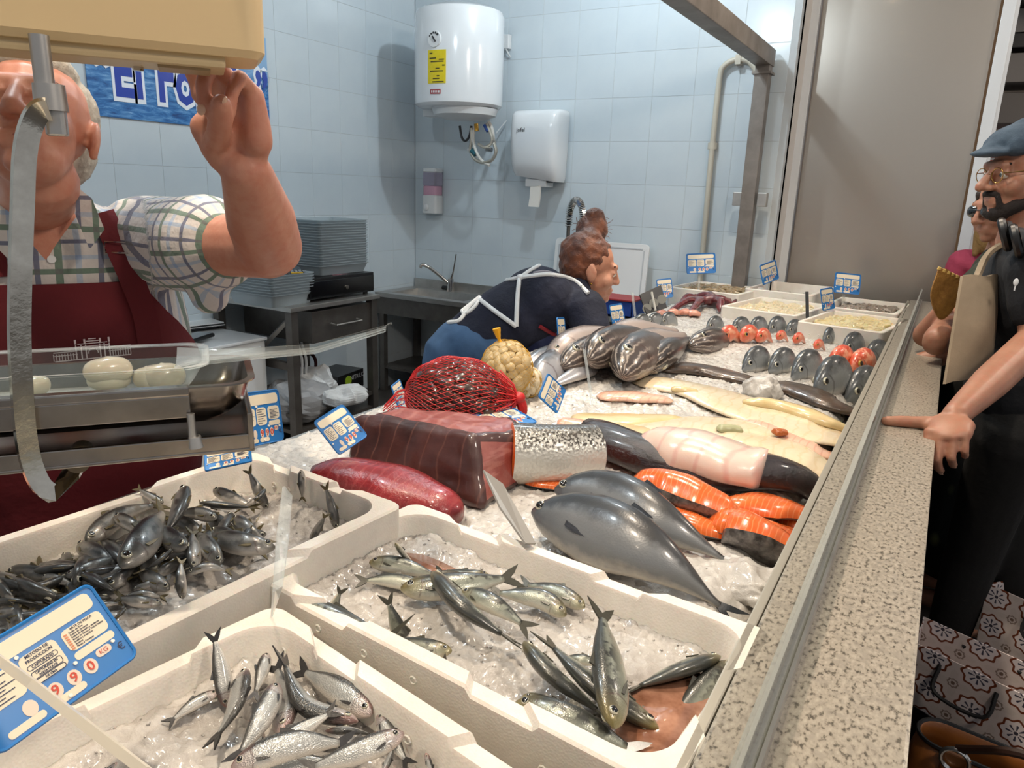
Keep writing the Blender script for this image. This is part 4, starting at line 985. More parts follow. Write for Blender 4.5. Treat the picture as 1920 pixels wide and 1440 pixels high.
# ---- anchovies, front box
E_ = crop((220, 1140), 1/3)
g = 'anchovies in the front foam box'
AN = [
 (((620, 560, .0), (580, 330, .03), (535, 120, .062)), (-1, 0), 'anchovy standing head down with its forked tail up at the left of its box'),
 (((570, 470, .012), (430, 540, .008), (270, 660, .004)), (-.3, -1), 'anchovy lying along the left wall of its box'),
 (((715, 345, .03), (660, 560, .03), (515, 790, .016)), (1, .2), 'dark-backed anchovy curving down the left of the heap'),
 (((845, 255, .022), (800, 400, .022), (760, 530, .012)), (-1, 0), 'anchovy with its red gill uppermost at the top of the heap'),
 (((905, 425, .045), (800, 640, .045), (640, 900, .03)), (-1, -.2), 'large silver anchovy slanting down the middle of the heap, gill at its top'),
 (((925, 700, .03), (950, 520, .02), (880, 290, .02)), (1, -.1), 'anchovy hanging head down with a round eye in mid heap'),
 (((1350, 640, .03), (1050, 540, .03), (915, 240, .05)), (-.4, 1), 'bent anchovy with its tail up against the back of the box'),
 (((1430, 600, .022), (1230, 450, .02), (990, 330, .016)), (.4, -1), 'anchovy lying along the right-hand wall of its box'),
 (((790, 830, .026), (1000, 710, .034), (1250, 560, .045)), (-.4, -1), 'anchovy with its tail crossing a pink-bellied one'),
 (((1170, 690, .026), (1310, 690, .03), (1460, 720, .018)), (.2, 1), 'pink-bellied anchovy in the middle right of the heap'),
 (((640, 900, .04), (980, 770, .05), (1350, 760, .03)), (-.1, -1), 'striped anchovy lying across the front of the heap'),
 (((1612, 705, .06), (1350, 810, .055), (1020, 920, .04)), (-.5, -1), 'anchovy with a red-rimmed eye pointing right at the front'),
 (((1465, 600, .02), (1560, 760, .016), (1650, 900, .012)), (1, -.3), 'anchovy sliding down the right wall behind the red-eyed one'),
 (((1735, 815, .03), (1760, 900, .02), (1790, 1010, .01)), (1, 0), 'anchovy with its head up in the near right corner'),
 (((0, 870, .02), (-60, 920, .015), (-160, 980, .01)), (0, -1), 'anchovy head poking from the ice at the left edge'),
 (((1490, 930, .02), (1530, 850, .02), (1560, 760, .02)), (1, 0), 'pale anchovy under the red-eyed one'),
 (((700, 980, .02), (980, 880, .02), (1280, 860, .02)), (0, -1), 'anchovy half hidden below the striped one'),
 (((820, 700, .005), (760, 800, .01), (700, 930, .01)), (-1, 0), 'anchovy buried in the centre of the heap'),
]
for pts, d, lab in AN:
    put('anchovy', 'anchovy', lab, 'fish', g, iz_f, *[E_(*q) for q in pts], d=d, hs=1.55)
# ---- sardines, centre box
C_ = crop((480, 960), .25); D2 = crop((900, 1080), .28125)
g = 'sardines in the middle foam box'
SD = [
 (C_, ((850, 375, .016), (1080, 400, .016), (1420, 500, .008)), (.1, -1), 'sardine facing left with a clear eye near the back wall of its box'),
 (C_, ((1045, 232, .045), (1110, 320, .025), (1220, 430, .0)), (-1, -.2), 'sardine with its dark snout poking up at the back'),
 (C_, ((1745, 470, .012), (1580, 480, .012), (1330, 440, .004)), (0, -1), 'sardine facing right with a blood-red snout'),
 (C_, ((1085, 575, .022), (1500, 550, .026), (1990, 480, .022)), (0, -1), 'long pale sardine facing left across the others'),
 (C_, ((1260, 560, .01), (1000, 510, .012), (740, 520, .012)), (0, -1), 'sardine with a spread tail at the left of the far group'),
 (C_, ((1335, 455, .045), (1560, 720, .045), (1990, 1010, .018)), (-.6, 1), 'big dark-backed sardine lying diagonally on top of the ice'),
 (C_, ((1540, 600, .024), (1780, 690, .03), (2080, 900, .012)), (.6, -1), 'pale sardine alongside the big dark-backed one'),
 (C_, ((215, 640, .02), (600, 785, .022), (980, 945, .02), (1130, 890, .035)), (.3, -1), 'thin belly-up sardine along the near left rim'),
 (C_, ((1150, 970, -.03), (1080, 900, .0), (970, 610, .05)), (1, 0), 'sardine buried head first with its tail fin standing up'),
 (C_, ((560, 760, -.03), (590, 690, .0), (650, 560, .03)), (1, 0), 'small tail sticking out of the ice by the left rim'),
 (C_, ((1468, 1045, .024), (1280, 1020, .022), (900, 960, .012)), (0, -1), 'yellow-headed sardine facing right against the near rim'),
 (C_, ((1700, 1370, -.02), (1500, 1260, .004), (1375, 1085, .032)), (1, -.2), 'greenish tail fin rising from the ice by the near rim'),
 (D2, ((572, 265, .018), (400, 150, .022), (40, 105, .016)), (.2, -1), 'silver sardine with a bloodied mouth in the pair at the back'),
 (D2, ((698, 212, .014), (520, 110, .016), (250, 40, .01)), (.2, -1), 'yellow-lipped sardine behind the bloodied one'),
 (D2, ((893, 1012, .05), (860, 640, .06), (805, 185, .07)), (-1, 0), 'sardine lying head down towards the viewer with its tail up'),
 (D2, ((295, 440, .04), (480, 660, .035), (900, 980, .012)), (-.5, 1), 'dark sardine slanting under the head-down one'),
 (D2, ((1195, 1025, .01), (760, 730, .028), (395, 385, .044)), (-.7, .9), 'mottled sardine slanting down to the melt water'),
 (D2, ((1600, 535, .02), (1300, 640, .02), (950, 780, .006)), (.3, 1), 'ice-flecked dark sardine pointing to the far right corner'),
 (D2, ((1692, 578, .016), (1480, 800, .006), (1190, 1100, -.004)), (-1, -.4), 'reddish sardine half sunk along the right wall'),
 (D2, ((238, 845, .03), (640, 980, .035), (1120, 1215, .012)), (.4, -1), 'broad pale sardine along the near wall facing left'),
 (D2, ((285, 800, .012), (500, 880, .012), (760, 980, .006)), (.4, -1), 'sardine hidden behind the broad pale one'),
 (D2, ((560, 560, .002), (700, 560, .01), (860, 600, .0)), (0, -1), 'short pale sardine behind the head-down one'),
 (D2, ((960, 850, .002), (1100, 930, .006), (1260, 1010, -.006)), (0, -1), 'orange-stained sardine under the melt water'),
 (D2, ((1050, 1120, .0), (1250, 1090, .002), (1500, 1030, -.008)), (0, 1), 'sunken sardine crossing the melt water'),
]
for cr_, pts, d, lab in SD:
    put('sardine', 'sardine', lab, 'fish', g, iz_c, *[cr_(*q) for q in pts], d=d, hs=.85 if 'thin' in lab else 1.4)
# ---- horse mackerel, left box
A_ = crop((0, 840), .2708)
g = 'horse mackerel in the left foam box'
HM = [
 (((598, 655, .03), (830, 470, .035), (1160, 370, .03)), (-.5, -1), 'big pale mackerel along the back wall of its box, snout left'),
 (((795, 462, .045), (920, 540, .04), (1080, 660, .02)), (.4, -1), 'mackerel with a round eye crossing the big pale one'),
 (((838, 828, .05), (990, 650, .055), (1155, 405, .04)), (-.8, -.6), 'slim dark mackerel slanting up to the right, eye at its lower end'),
 (((1275, 272, .06), (1230, 450, .055), (1080, 690, .03)), (1, .2), 'mackerel with its head up in the middle of the heap'),
 (((1500, 490, .03), (1350, 450, .03), (1120, 480, .02)), (0, -1), 'mackerel facing right behind the head-up one'),
 (((1478, 285, .03), (1620, 350, .025), (1790, 420, .015)), (.4, -1), 'silver mackerel in the far corner facing left'),
 (((1850, 420, .0), (1790, 300, .03), (1710, 135, .06)), (1, 0), 'mackerel tail standing up at the far wall'),
 (((1835, 285, .035), (1770, 360, .03), (1640, 430, .01)), (1, -.2), 'mackerel with its head up in the far corner'),
 (((1380, 380, .035), (1560, 400, .03), (1790, 415, .025)), (0, 1), 'dark mackerel with a yellow tail near the far corner'),
 (((1618, 480, .03), (1710, 550, .03), (1880, 680, .01)), (.5, -1), 'blunt mackerel glazed with ice at the right end'),
 (((1905, 690, .03), (1680, 660, .04), (1400, 590, .02)), (0, -1), 'striped fish with a red gill at the right rim'),
 (((1290, 690, .05), (1200, 640, .045), (1080, 520, .035)), (.6, -1), 'small mackerel head peeping out in mid heap'),
 (((1345, 840, .03), (1340, 720, .04), (1330, 560, .045)), (-1, 0), 'pale-bellied mackerel lying head towards the near rim'),
 (((1525, 810, .03), (1450, 690, .04), (1350, 565, .035)), (1, -.3), 'mackerel paired with the pale-bellied one, head right'),
 (((1300, 870, .035), (1440, 820, .04), (1610, 860, .025)), (0, -1), 'black-backed mackerel curled along the near rim'),
 (((1265, 1045, .01), (1250, 920, .035), (1255, 760, .05)), (-.7, 0), 'grey mackerel standing tail up at the near rim'),
 (((500, 920, .02), (780, 860, .028), (1030, 780, .03)), (0, -1), 'long pale mackerel across the middle of the box'),
 (((1195, 700, .045), (1090, 790, .04), (960, 860, .03)), (.5, 1), 'mackerel slanting below the head-up one'),
 (((1170, 985, .025), (1060, 910, .03), (940, 850, .02)), (.4, -1), 'mackerel in the dark fold of the heap'),
 (((920, 980, .02), (1040, 940, .028), (1160, 920, .02)), (0, -1), 'narrow mackerel below the dark fold'),
 (((860, 1040, .02), (1000, 1010, .026), (1160, 1040, .015)), (0, -1), 'silver mackerel near the near rim, second row'),
 (((1120, 1080, .02), (960, 1060, .026), (800, 1030, .02)), (0, -1), 'teal-backed mackerel near the near rim'),
 (((650, 1100, .02), (740, 1080, .022), (850, 1075, .015)), (0, -1), 'small mackerel left of the teal-backed one'),
 (((880, 1105, .025), (810, 1170, .02), (730, 1250, .01)), (1, .4), 'mackerel pointing down to the near rim'),
 (((290, 890, .025), (400, 910, .025), (560, 970, .015)), (0, -1), 'mackerel with an open mouth in the left of the box'),
 (((420, 1070, .015), (280, 1000, .025), (120, 920, .035)), (.3, -1), 'mackerel tail and rear pointing up left'),
 (((-20, 1010, .02), (90, 970, .025), (230, 950, .015)), (0, -1), 'pale mackerel at the left edge'),
 (((-30, 1140, .015), (100, 1130, .02), (250, 1130, .01)), (0, -1), 'silver-sided mackerel by the left edge'),
 (((320, 860, .02), (450, 820, .026), (640, 770, .018)), (0, -1), 'brown-flanked mackerel below the back wall'),
 (((450, 890, .026), (640, 820, .032), (850, 740, .02)), (0, -1), 'pinkish mackerel below the back wall'),
 (((600, 960, .02), (780, 900, .026), (980, 860, .02)), (0, 1), 'dark mackerel below the long pale one'),
 (((340, 840, .015), (180, 870, .018), (30, 900, .01)), (0, -1), 'mackerel pressed against the back wall at left'),
 (((-40, 1060, .02), (120, 1060, .022), (330, 1090, .012)), (0, 1), 'dark mackerel in the left corner behind the price tag'),
 (((300, 1150, .012), (450, 1100, .02), (620, 1040, .015)), (0, -1), 'mackerel beside the price tag'),
 (((1130, 380, .045), (1050, 340, .05), (940, 270, .06)), (.2, -1), 'mackerel whose frayed tail rises over the back wall'),
 (((720, 700, .015), (840, 680, .02), (960, 640, .015)), (0, 1), 'dark mackerel under the big pale one'),
 (((2085, 150, .075), (2090, 260, .05), (2095, 370, .02)), (-1, 0), 'mackerel standing upright with its snout up at the right end'),
 (((2330, 560, .0), (2300, 420, .03), (2245, 240, .065)), (1, 0), 'tail fins sticking up in the right corner'),
 (((2150, 640, .0), (2200, 560, .02), (2260, 450, .05)), (1, 0), 'second tail beside the right corner'),
]
for pts, d, lab in HM:
    put('mackerel', 'horse_mackerel', lab, 'fish', g, iz_l, *[A_(*q) for q in pts], d=d, hs=1.32)
rnd = random.Random(11)
for k in range(44):     # fish lower in the heap that fill between the others
    x = rnd.uniform(40, 1750); y = 1010-(x*.32)+rnd.uniform(-40, 200); a = rnd.uniform(0, 2*PI); l = 255
    put('mackerel', 'horse_mackerel', 'mackerel lying low in the heap, mostly covered by others', 'fish', g, iz_l, A_(x+l*math.cos(a), y+l*.5*math.sin(a), .008+(k%3)*.006), A_(x, y, .016+(k%3)*.006), A_(x-l*math.cos(a), y-l*.5*math.sin(a), .008), d=(rnd.uniform(-1, 1), rnd.uniform(-1, 1)), hs=1.3)

izf = lambda p: ice_z(p[0], p[1])
# ---- two bonito
g = 'bonito on the ice'
put('bonito', 'bonito', 'steel-blue bonito nearest the foam box, one red pectoral mark', 'fish', g, izf, (998, 958, .045), (1100, 985, .05), (1230, 1045, .045), (1395, 1172, .02), d=(.75, -1, .95), hs=1.06, open_tail=.5)
put('bonito', 'bonito', 'steel-blue bonito farther back, partly covered with ice', 'fish', g, izf, (1040, 918, .035), (1130, 930, .04), (1250, 985, .035), (1400, 1075, .01), d=(.75, -1, .95), hs=1.02, open_tail=.5)
# ---- bream rows
def bream(px, py, s, label, g, kd='bream', L=.31, turn=1.0, up=0.0):
    """fish standing in the ice, snout towards the aisle, its rear buried"""
    L = L*s; c = onice(px, py+6*s, .02*s)+UP*up
    Fd = nrm(-RT*turn-FW*.8-UP*.28); hd = c+Fd*L*.16; tl = c-Fd*L*.6-UP*L*.42
    fish(kd, 'sea_bream' if kd == 'bream' else 'red_fish', label, 'fish', [hd, c-Fd*L*.18, tl], nrm(UP*.9-RT*.25), g, fins=False, hs=1.0, ws=1.25)
g = 'front row of grey bream'
for px, py, s, lab in ((1408, 678, 1.0, 'first bream of the front row, farthest from the ledge'), (1457, 681, 1.0, 'second bream of the front row from the left'), (1502, 690, 1.15, 'third bream of the front row, overlapped by a bigger one'), (1548, 712, 1.35, 'largest bream of the front row, showing its pale mouth'), (1606, 730, 1.35, 'bream of the front row resting by the ledge')):
    bream(px, py, s, lab, g)
g = 'back row of dark bream'
for i, (px, py, s) in enumerate(((1334, 608, .7), (1382, 612, .8), (1415, 611, .8), (1450, 611, .85), (1483, 616, .8), (1518, 623, .85), (1553, 630, .85), (1592, 647, 1.0), (1636, 664, 1.1))):
    bream(px, py, s, ('leftmost dark bream of the back row', 'second dark bream of the back row, pale cheek showing', 'third dark bream of the back row', 'fourth dark bream of the back row, flushed gill', 'fifth dark bream of the back row, fin raised', 'sixth dark bream of the back row', 'seventh dark bream of the back row', 'eighth dark bream of the back row, behind the red fish', 'last bream of the back row, pale-bellied, beside the ledge')[i], g)
g = 'grey fish by the black sign'
for px, py, lab in ((1197, 604, 'leftmost of three small grey fish beside the black sign'), (1222, 602, 'middle of three small grey fish beside the black sign'), (1247, 600, 'rightmost of three small grey fish beside the black sign')):
    bream(px, py, .7, lab, g, turn=.9)
g = 'red fish between the bream rows'
for px, py, s, lab in ((1360, 638, .85, 'pink-striped red fish head at the left of its row'), (1398, 637, .85, 'orange fish head with a large dark eye'), (1425, 640, .7, 'small orange fish beside the large-eyed one'), (1461, 640, .5, 'red patch of fish under ice, left of two'), (1493, 645, .55, 'red patch of fish under ice, right of two'), (1531, 657, .5, 'small red fish almost covered by ice'), (1570, 684, 1.1, 'red fish with a raised tail near the ledge'), (1609, 692, 1.2, 'largest red fish with a dark eye, nearest the ledge')):
    bream(px, py-6, s*.9, lab, g, kd='redfish', turn=1.0, up=.012)
put('darkfish', 'gurnard', 'grey bony-headed fish at the left end of the red row', 'fish', None, izf, (1290, 650, .02), (1325, 640, .03), (1400, 632, -.02), d=(.1, -1, .8), hs=1.0, fins=False)
MB().prism([(0, 0), (.035, .06), (.02, .11), (-.012, .08), (-.015, .02)], .002).build('fin', fin_mat('red_fin', '#d0553a'), None) if False else None
# ---- hake heap
g = 'hake heap in front of the woman'
HK = [
 ('scabbard', ((997, 724, .03), (1035, 690, .045), (1100, 640, .04)), (-.6, -1), 'silver hake with a pale eye low in the heap', 1.0),
 ('hake', ((1028, 680, .05), (1080, 650, .07), (1180, 612, .05)), (0, -1), 'pink-bodied hake at the left of the heap', 1.1),
 ('scabbard', ((980, 700, .03), (1030, 672, .045), (1100, 640, .04)), (0, -1), 'silver fish tucked behind the clam net', 1.0),
 ('darkfish', ((1054, 688, .05), (1095, 664, .06), (1190, 622, .05)), (-.2, -1), 'dark hake head with an open mouth', .95),
 ('scabbard', ((1120, 690, .025), (1085, 698, .03), (1000, 740, .012)), (.1, -1), 'bluish fish lying in front of the dark heads', .85),
 ('darkfish', ((1102, 676, .07), (1140, 648, .085), (1240, 615, .06)), (.3, -1), 'hake with a striped open mouth at the top of the heap', 1.05),
 ('hake', ((1135, 645, .07), (1185, 625, .085), (1290, 622, .03)), (0, -1), 'pink hake body arching over the heap', 1.0),
 ('darkfish', ((1166, 706, .045), (1190, 668, .07), (1270, 622, .04)), (-.8, -.4), 'hake with gaping black-and-silver jaws facing the viewer', 1.05),
 ('hake', ((1180, 672, .06), (1215, 648, .07), (1300, 625, .03)), (0, -1), 'pale hake belly behind the gaping jaws', 1.0),
 ('darkfish', ((1234, 698, .03), (1200, 680, .045), (1130, 655, .03)), (.2, -1), 'brown fish head at the right foot of the heap', 1.0),
 ('darkfish', ((1208, 694, .035), (1236, 668, .05), (1300, 630, .02)), (1, .2), 'brown hake slanting up the right side of the heap', 1.0),
 ('hake', ((1130, 672, .03), (1165, 660, .04), (1240, 640, .02)), (0, -1), 'small grey hake in the middle of the heap', .9),
]
for kd, pts, d, lab, hs in HK: put(kd, 'hake', lab, 'fish', g, izf, *pts, d=d, hs=hs, fins=False)

# ---------------------------------------------------------------- cuts and fillets
def fleshmat(name, c1, c2, line=None, scale=22, rough=.28, metal=0, bumps=.15, vec=(1, 1, 1), lw=(.46, .5, .54)):
    m, t, b = newmat(name); co = t.coord('Object'); n = t.noise(scale, 5, .6, co)
    c = t.mix(t.ramp(n, [(.35, 0.0), (.68, 1.0)]), c1, c2)
    if line:
        w = t.new('ShaderNodeTexWave'); w.inputs['Scale'].default_value = line[1]; w.inputs['Distortion'].default_value = line[2]; w.inputs['Detail'].default_value = 2
        t.link(t.mapping(co, vec), w.inputs['Vector']); c = t.mix(t.ramp(w.outputs['Fac'], [(line[3], 0.0), (1.0, line[4])]), c, line[0])
    t.link(c, b.inputs['Base Color']); setp(b, rough=rough, metal=metal, spec=.55, coat=.55); b.inputs['Coat Roughness'].default_value = .1
    b.inputs['Subsurface Weight'].default_value = .15; b.inputs['Subsurface Scale'].default_value = .008
    t.link(t.bump(t.noise(scale*4, 5, .65, co), bumps, .004), b.inputs['Normal']); return m
m_tuna_d = fleshmat('tuna_dark_flesh', '#2e110d', '#4a2018', ('#6d4234', 7, 4.0, .965, .5), 9, .5, 0, .25, (1.0, -.2, .8))
m_tuna_p = fleshmat('tuna_pink_flesh', '#86403a', '#a0625a', ('#b07a70', 30, 4, .75, .4), 14, .38, 0, .3, (.3, .3, 3))
m_tuna_r = fleshmat('tuna_red_loin', '#70181c', '#93282e', ('#a44a48', 9, 9, .8, .35), 16, .25, 0, .55, (2, 1, 2))
m_salm = fleshmat('salmon_flesh', '#d4591d', '#e0702f', ('#eda06a', 30, 3.5, .8, .45), 16, .22, 0, .12, (1.2, 1.0, 1))
m_white_f = fleshmat('white_fillet', '#d9c7a6', '#e0d2b8', ('#cdb48a', 10, 5, .8, .4), 14, .25, 0, .2, (1, 2, 1))
m_yel_f = fleshmat('yellow_fillet', '#cfb783', '#dcc79a', None, 14, .25, 0, .2)
m_pink_f = fleshmat('pink_fillet', '#d9a890', '#e0bda6', ('#c98f7c', 18, 3, .8, .5), 14, .25, 0, .2)
m_brown_f = fleshmat('brown_skin_fillet', '#2f2218', '#54402f', None, 26, .3, 0, .35)
m_monk = fleshmat('black_fish_skin', '#140d12', '#2a191c', None, 20, .2, 0, .9)
m_peel = fleshmat('peeled_white_flesh', '#d8bfb0', '#e0d0c4', ('#cf9c94', 6, 6, .85, .5), 10, .25, 0, .2)
m_sskin = fishmat('salmon_skin', '#3a4042', '#cfcfc8', '#e4d2be', None, .45, .24, ('#15181a', 170, .48, .56, .42), (75, .7), (.08, .3, .62), None)
m_sskin2 = fleshmat('salmon_belly_skin', '#2e2a29', '#8d8682', None, 55, .3, .3, .3)
def strip(name, label, cat, pp, wpx, th, mat, group=None, flat=1.0, zf=izf, ends=(.35, .15), roll=0.0, mat2=None, seg=12, wav=.0):
    """fillet lying along a path; pp = (px, py, dz); wpx = half widths in metres along it"""
    P = []
    for q in pp:
        z = 1.04; dz = q[2] if len(q) > 2 else .006
        for _ in range(5): p = atz(q[0], q[1], z+dz); z = zf(p)
        P.append(atz(q[0], q[1], z+dz))
    n = 28; C, L = spline_at(P, n); t = thing(name, label, cat, C[n//2], group=group); off = ploc(t)
    T = np.gradient(C, axis=0); T /= np.linalg.norm(T, axis=1)[:, None]; V = []; UV = []
    for i in range(n):
        s = i/(n-1); w = float(np.interp(s, np.linspace(0, 1, len(wpx)), wpx)); tt = float(np.interp(s, [0, .12, .5, .88, 1], [ends[0], .9, 1, .8, ends[1]]))*th
        w *= float(np.interp(s, [0, .05, .95, 1], [.55, 1, 1, .4]))*(1+.06*math.sin(s*17+len(label)))
        B = nrm(np.cross(UP, T[i])); U = nrm(np.cross(T[i], B)); B, U = B*math.cos(roll)+U*math.sin(roll), U*math.cos(roll)-B*math.sin(roll)
        for k in range(seg):
            a = 2*PI*k/seg; ca, sa = math.cos(a), math.sin(a)
            V.append(C[i]+B*w*math.copysign(abs(ca)**.75, ca)+U*tt*(sa if sa > 0 else sa*.5)*flat+U*wav*math.sin(s*9+ca*2)); UV.append((s, k/seg))
    F = [[i*seg+k, i*seg+(k+1) % seg, (i+1)*seg+(k+1) % seg, (i+1)*seg+k] for i in range(n-1) for k in range(seg)]+[list(range(seg))[::-1], [(n-1)*seg+k for k in range(seg)]]
    if mat2 is None: meshobj('flesh', V, F, mat, t, True, UV, off=off)
    else:
        top = [f for j, f in enumerate(F[:-2]) if (j % seg) < seg//2]+F[-2:]; bot = [f for j, f in enumerate(F[:-2]) if (j % seg) >= seg//2]
        meshobj('flesh', V, top, mat, t, True, UV, off=off); meshobj('skin', V, bot, mat2, t, True, UV, off=off)
    return t
g = 'white fish fillets on the ice'
strip('fish_fillet', 'pale yellow fillet with a pointed end beside the blue price tag', 'fillet', [(1072, 782), (1130, 788), (1200, 788), (1285, 784)], [.035, .05, .04, .008], .012, m_yel_f, g)
strip('fish_fillet', 'pinkish fillet with an orange edge behind the pale yellow one', 'fillet', [(1122, 746), (1170, 744), (1262, 752)], [.03, .045, .02], .014, m_pink_f, g)
strip('fish_fillet', 'longest white fillet, spread from mid counter to the ledge', 'fillet', [(1190, 712), (1310, 735), (1420, 775), (1530, 810), (1610, 822)], [.05, .09, .11, .09, .05], .014, m_white_f, g, wav=.003)
strip('fish_fillet', 'thick yellow ridge fillet lying on the longest white one', 'fillet', [(1392, 754, .018), (1460, 764, .02), (1540, 790, .018), (1612, 822, .01)], [.015, .03, .035, .03], .022, m_yel_f, g)
strip('fish_fillet', 'pale pink fillet with a forked tail end by the ledge', 'fillet', [(1385, 788), (1450, 806), (1530, 845), (1585, 862)], [.02, .045, .05, .02], .012, m_pink_f, g)
strip('fish_fillet', 'creamy fillet curving round to the ledge beyond the black fish', 'fillet', [(1340, 822), (1430, 832), (1510, 862), (1575, 912)], [.05, .07, .06, .045], .014, m_white_f, g, wav=.003)
strip('fish_fillet', 'icy white fillet between the yellow and pink ones', 'fillet', [(1180, 815), (1280, 800), (1390, 800), (1470, 820)], [.05, .07, .07, .03], .010, m_white_f, g)
strip('fish_fillet', 'pale fillet partly under the black fish skin', 'fillet', [(1135, 800), (1190, 815), (1250, 838)], [.05, .06, .03], .012, m_yel_f, g)
strip('fish_fillet', 'pink fillet edge beside the whole salmon piece', 'fillet', [(1045, 792), (1085, 798), (1120, 806)], [.02, .03, .02], .014, m_pink_f, g)
strip('fillet_offcut', 'short tan offcut stick on the ice', 'fillet', [(1258, 730, .014), (1312, 737, .014)], [.012, .012], .012, m_yel_f, g)
strip('fillet_offcut', 'short greenish offcut stick on the ice', 'fillet', [(1345, 805, .02), (1392, 807, .02)], [.014, .014], .014, M('green_offcut', '#a8a884', .3), g)
strip('fillet_offcut', 'small orange offcut on the pink fillet', 'fillet', [(1450, 812, .02), (1476, 812, .02)], [.014, .01], .012, M('orange_offcut', '#a85a2c', .3), g)
g = 'brown-skinned fillets'
strip('skin_on_fillet', 'brown-skinned long fillet, left of the ice lump', 'fillet', [(1236, 694), (1300, 694), (1370, 708), (1428, 722)], [.03, .055, .05, .035], .022, m_brown_f, g)
strip('skin_on_fillet', 'brown-skinned long fillet reaching from the ice lump to the ledge', 'fillet', [(1440, 722), (1500, 735), (1560, 760), (1622, 786)], [.05, .06, .06, .05], .022, m_brown_f, g)
def rough_ice(o, a):
    w = getv(o); w += np.array([list(mnoise.noise_vector(Vector(tuple(p*28)))) for p in w])*a+np.array([list(mnoise.noise_vector(Vector(tuple(p*90)))) for p in w])*a*.3; setv(o, w); return o
ip = onice(1428, 728, .02); lump_o = fuse('ice_lump', [ellipsoid(ip, (V3(.055, .02, 0), V3(-.01, .045, 0), V3(0, 0, .035))), ellipsoid(ip+V3(.02, .01, -.005), (V3(.045, 0, 0), V3(0, .04, 0), V3(0, 0, .03)))], m_ice, None, .004, 3)
rough_ice(lump_o, .012)
tag(lump_o, 'clear rounded lump of ice between the brown fillets', 'ice')
# ice heaped on the near side of the far bonito
for px, py, r, lab in ((1395, 1090, .075, 'smooth slab of ice by the salmon cuts and ledge'), (1150, 955, .028, 'lump of ice lying on the far bonito'), (1255, 1010, .03, 'lump of ice between the two bonito')):
    p = onice(px, py, .004)
    tag(rough_ice(fuse('ice_lump', [ellipsoid(p, (V3(r, -.3*r, 0), V3(.3*r, r*.7, 0), V3(0, 0, r*.45))), ellipsoid(p+V3(.4*r, -.2*r, 0), (V3(r*.7, 0, 0), V3(0, r*.6, 0), V3(0, 0, r*.35)))], m_ice, None, .005, 3), .014), lab, 'ice')

# ---- monkfish: black skin with a peeled white middle
mk = strip('monkfish', 'black-skinned long fish with a peeled white middle section', 'fish', [(1100, 815, .03), (1180, 850, .028), (1300, 895, .02), (1420, 890, .03), (1490, 905, .028), (1560, 950, .015)], [.055, .06, .045, .055, .05, .02], .05, m_monk, flat=1.0, ends=(.8, .3), seg=16)
mk.children[0].name = 'black_skin'
pl = strip('peeled', 'x', 'x', [(1213, 838, .035), (1280, 852, .05), (1360, 872, .055), (1428, 890, .05)], [.055, .07, .072, .066], .055, m_peel, ends=(.6, 1.0), seg=16)
c = pl.children[0]; c.parent = mk; c.location = pl.location-mk.location; c.name = 'peeled_flesh'; bpy.data.objects.remove(pl)
# ---- whole salmon piece
P = [onice(958, 850, .058), onice(1040, 852, .058), onice(1112, 848, .056)]
C, L = spline_at(P, 14); sm_ = thing('salmon_piece', 'silvery scaled middle piece of a whole salmon with a cut end', 'salmon', C[7]); off = ploc(sm_)
T = np.gradient(C, axis=0); T /= np.linalg.norm(T, axis=1)[:, None]; V = []; UV = []; seg = 28
for i in range(14):
    S = nrm(np.cross(T[i], UP)); D = np.cross(S, T[i]); w, h = .056*(1-.02*i/13), .062*(1-.06*i/13)
    for k in range(seg): a = 2*PI*k/seg; V.append(C[i]+D*h*math.cos(a)+S*w*math.sin(a)); UV.append((.3+.4*i/13, (a if a <= PI else 2*PI-a)/PI))
F = [[i*seg+k, i*seg+(k+1) % seg, (i+1)*seg+(k+1) % seg, (i+1)*seg+k] for i in range(13) for k in range(seg)]
meshobj('scaled_skin', V, F, m_sskin, sm_, True, UV, off=off)
for e, nm in ((13, 1), (0, -1)):
    ring = [V[e*seg+k] for k in range(seg)]; c = sum(ring)/seg+T[e]*nm*.003
    vv = ring+[c+(p-c)*.9+T[e]*nm*.002 for p in ring]+[c]; ff = [[k, (k+1) % seg, seg+(k+1) % seg, seg+k] for k in range(seg)]+[[seg+k, seg+(k+1) % seg, 2*seg] for k in range(seg)]
    meshobj('cut_face', vv, ff, m_salm, sm_, True, off=off)
strip('belly_flap', 'thin salmon belly strip lying under the silvery salmon piece', 'salmon', [(985, 905, .008), (1040, 912, .008), (1095, 915, .006)], [.012, .016, .006], .01, m_salm, mat2=m_sskin2)
# ---- salmon cuts
g = 'orange salmon cuts by the ledge'
strip('salmon_cut', 'leftmost orange salmon cut with dark speckled skin in front', 'salmon', [(1188, 925, .02), (1240, 924, .028), (1310, 950, .024), (1375, 975, .012)], [.025, .045, .045, .03], .05, m_salm, g, ends=(.6, .5), roll=-.55, mat2=m_sskin2)
strip('salmon_cut', 'flat orange salmon fillet nearest the black fish tail', 'salmon', [(1345, 955, .012), (1400, 952, .02), (1460, 955, .02), (1528, 975, .012)], [.02, .045, .05, .04], .024, m_salm, g, mat2=m_sskin2)
strip('salmon_cut', 'orange salmon slice lying below the flat fillet', 'salmon', [(1330, 985, .016), (1385, 985, .024), (1440, 1005, .022), (1490, 1012, .012)], [.03, .045, .04, .02], .028, m_salm, g, mat2=m_sskin2)
strip('salmon_cut', 'salmon cut with black spotted skin towards the viewer, front of its group', 'salmon', [(1358, 1000, .016), (1405, 1012, .024), (1455, 1042, .022), (1505, 1062, .012)], [.03, .042, .042, .02], .045, m_salm, g, ends=(.9, .5), roll=-.75, mat2=m_sskin2)
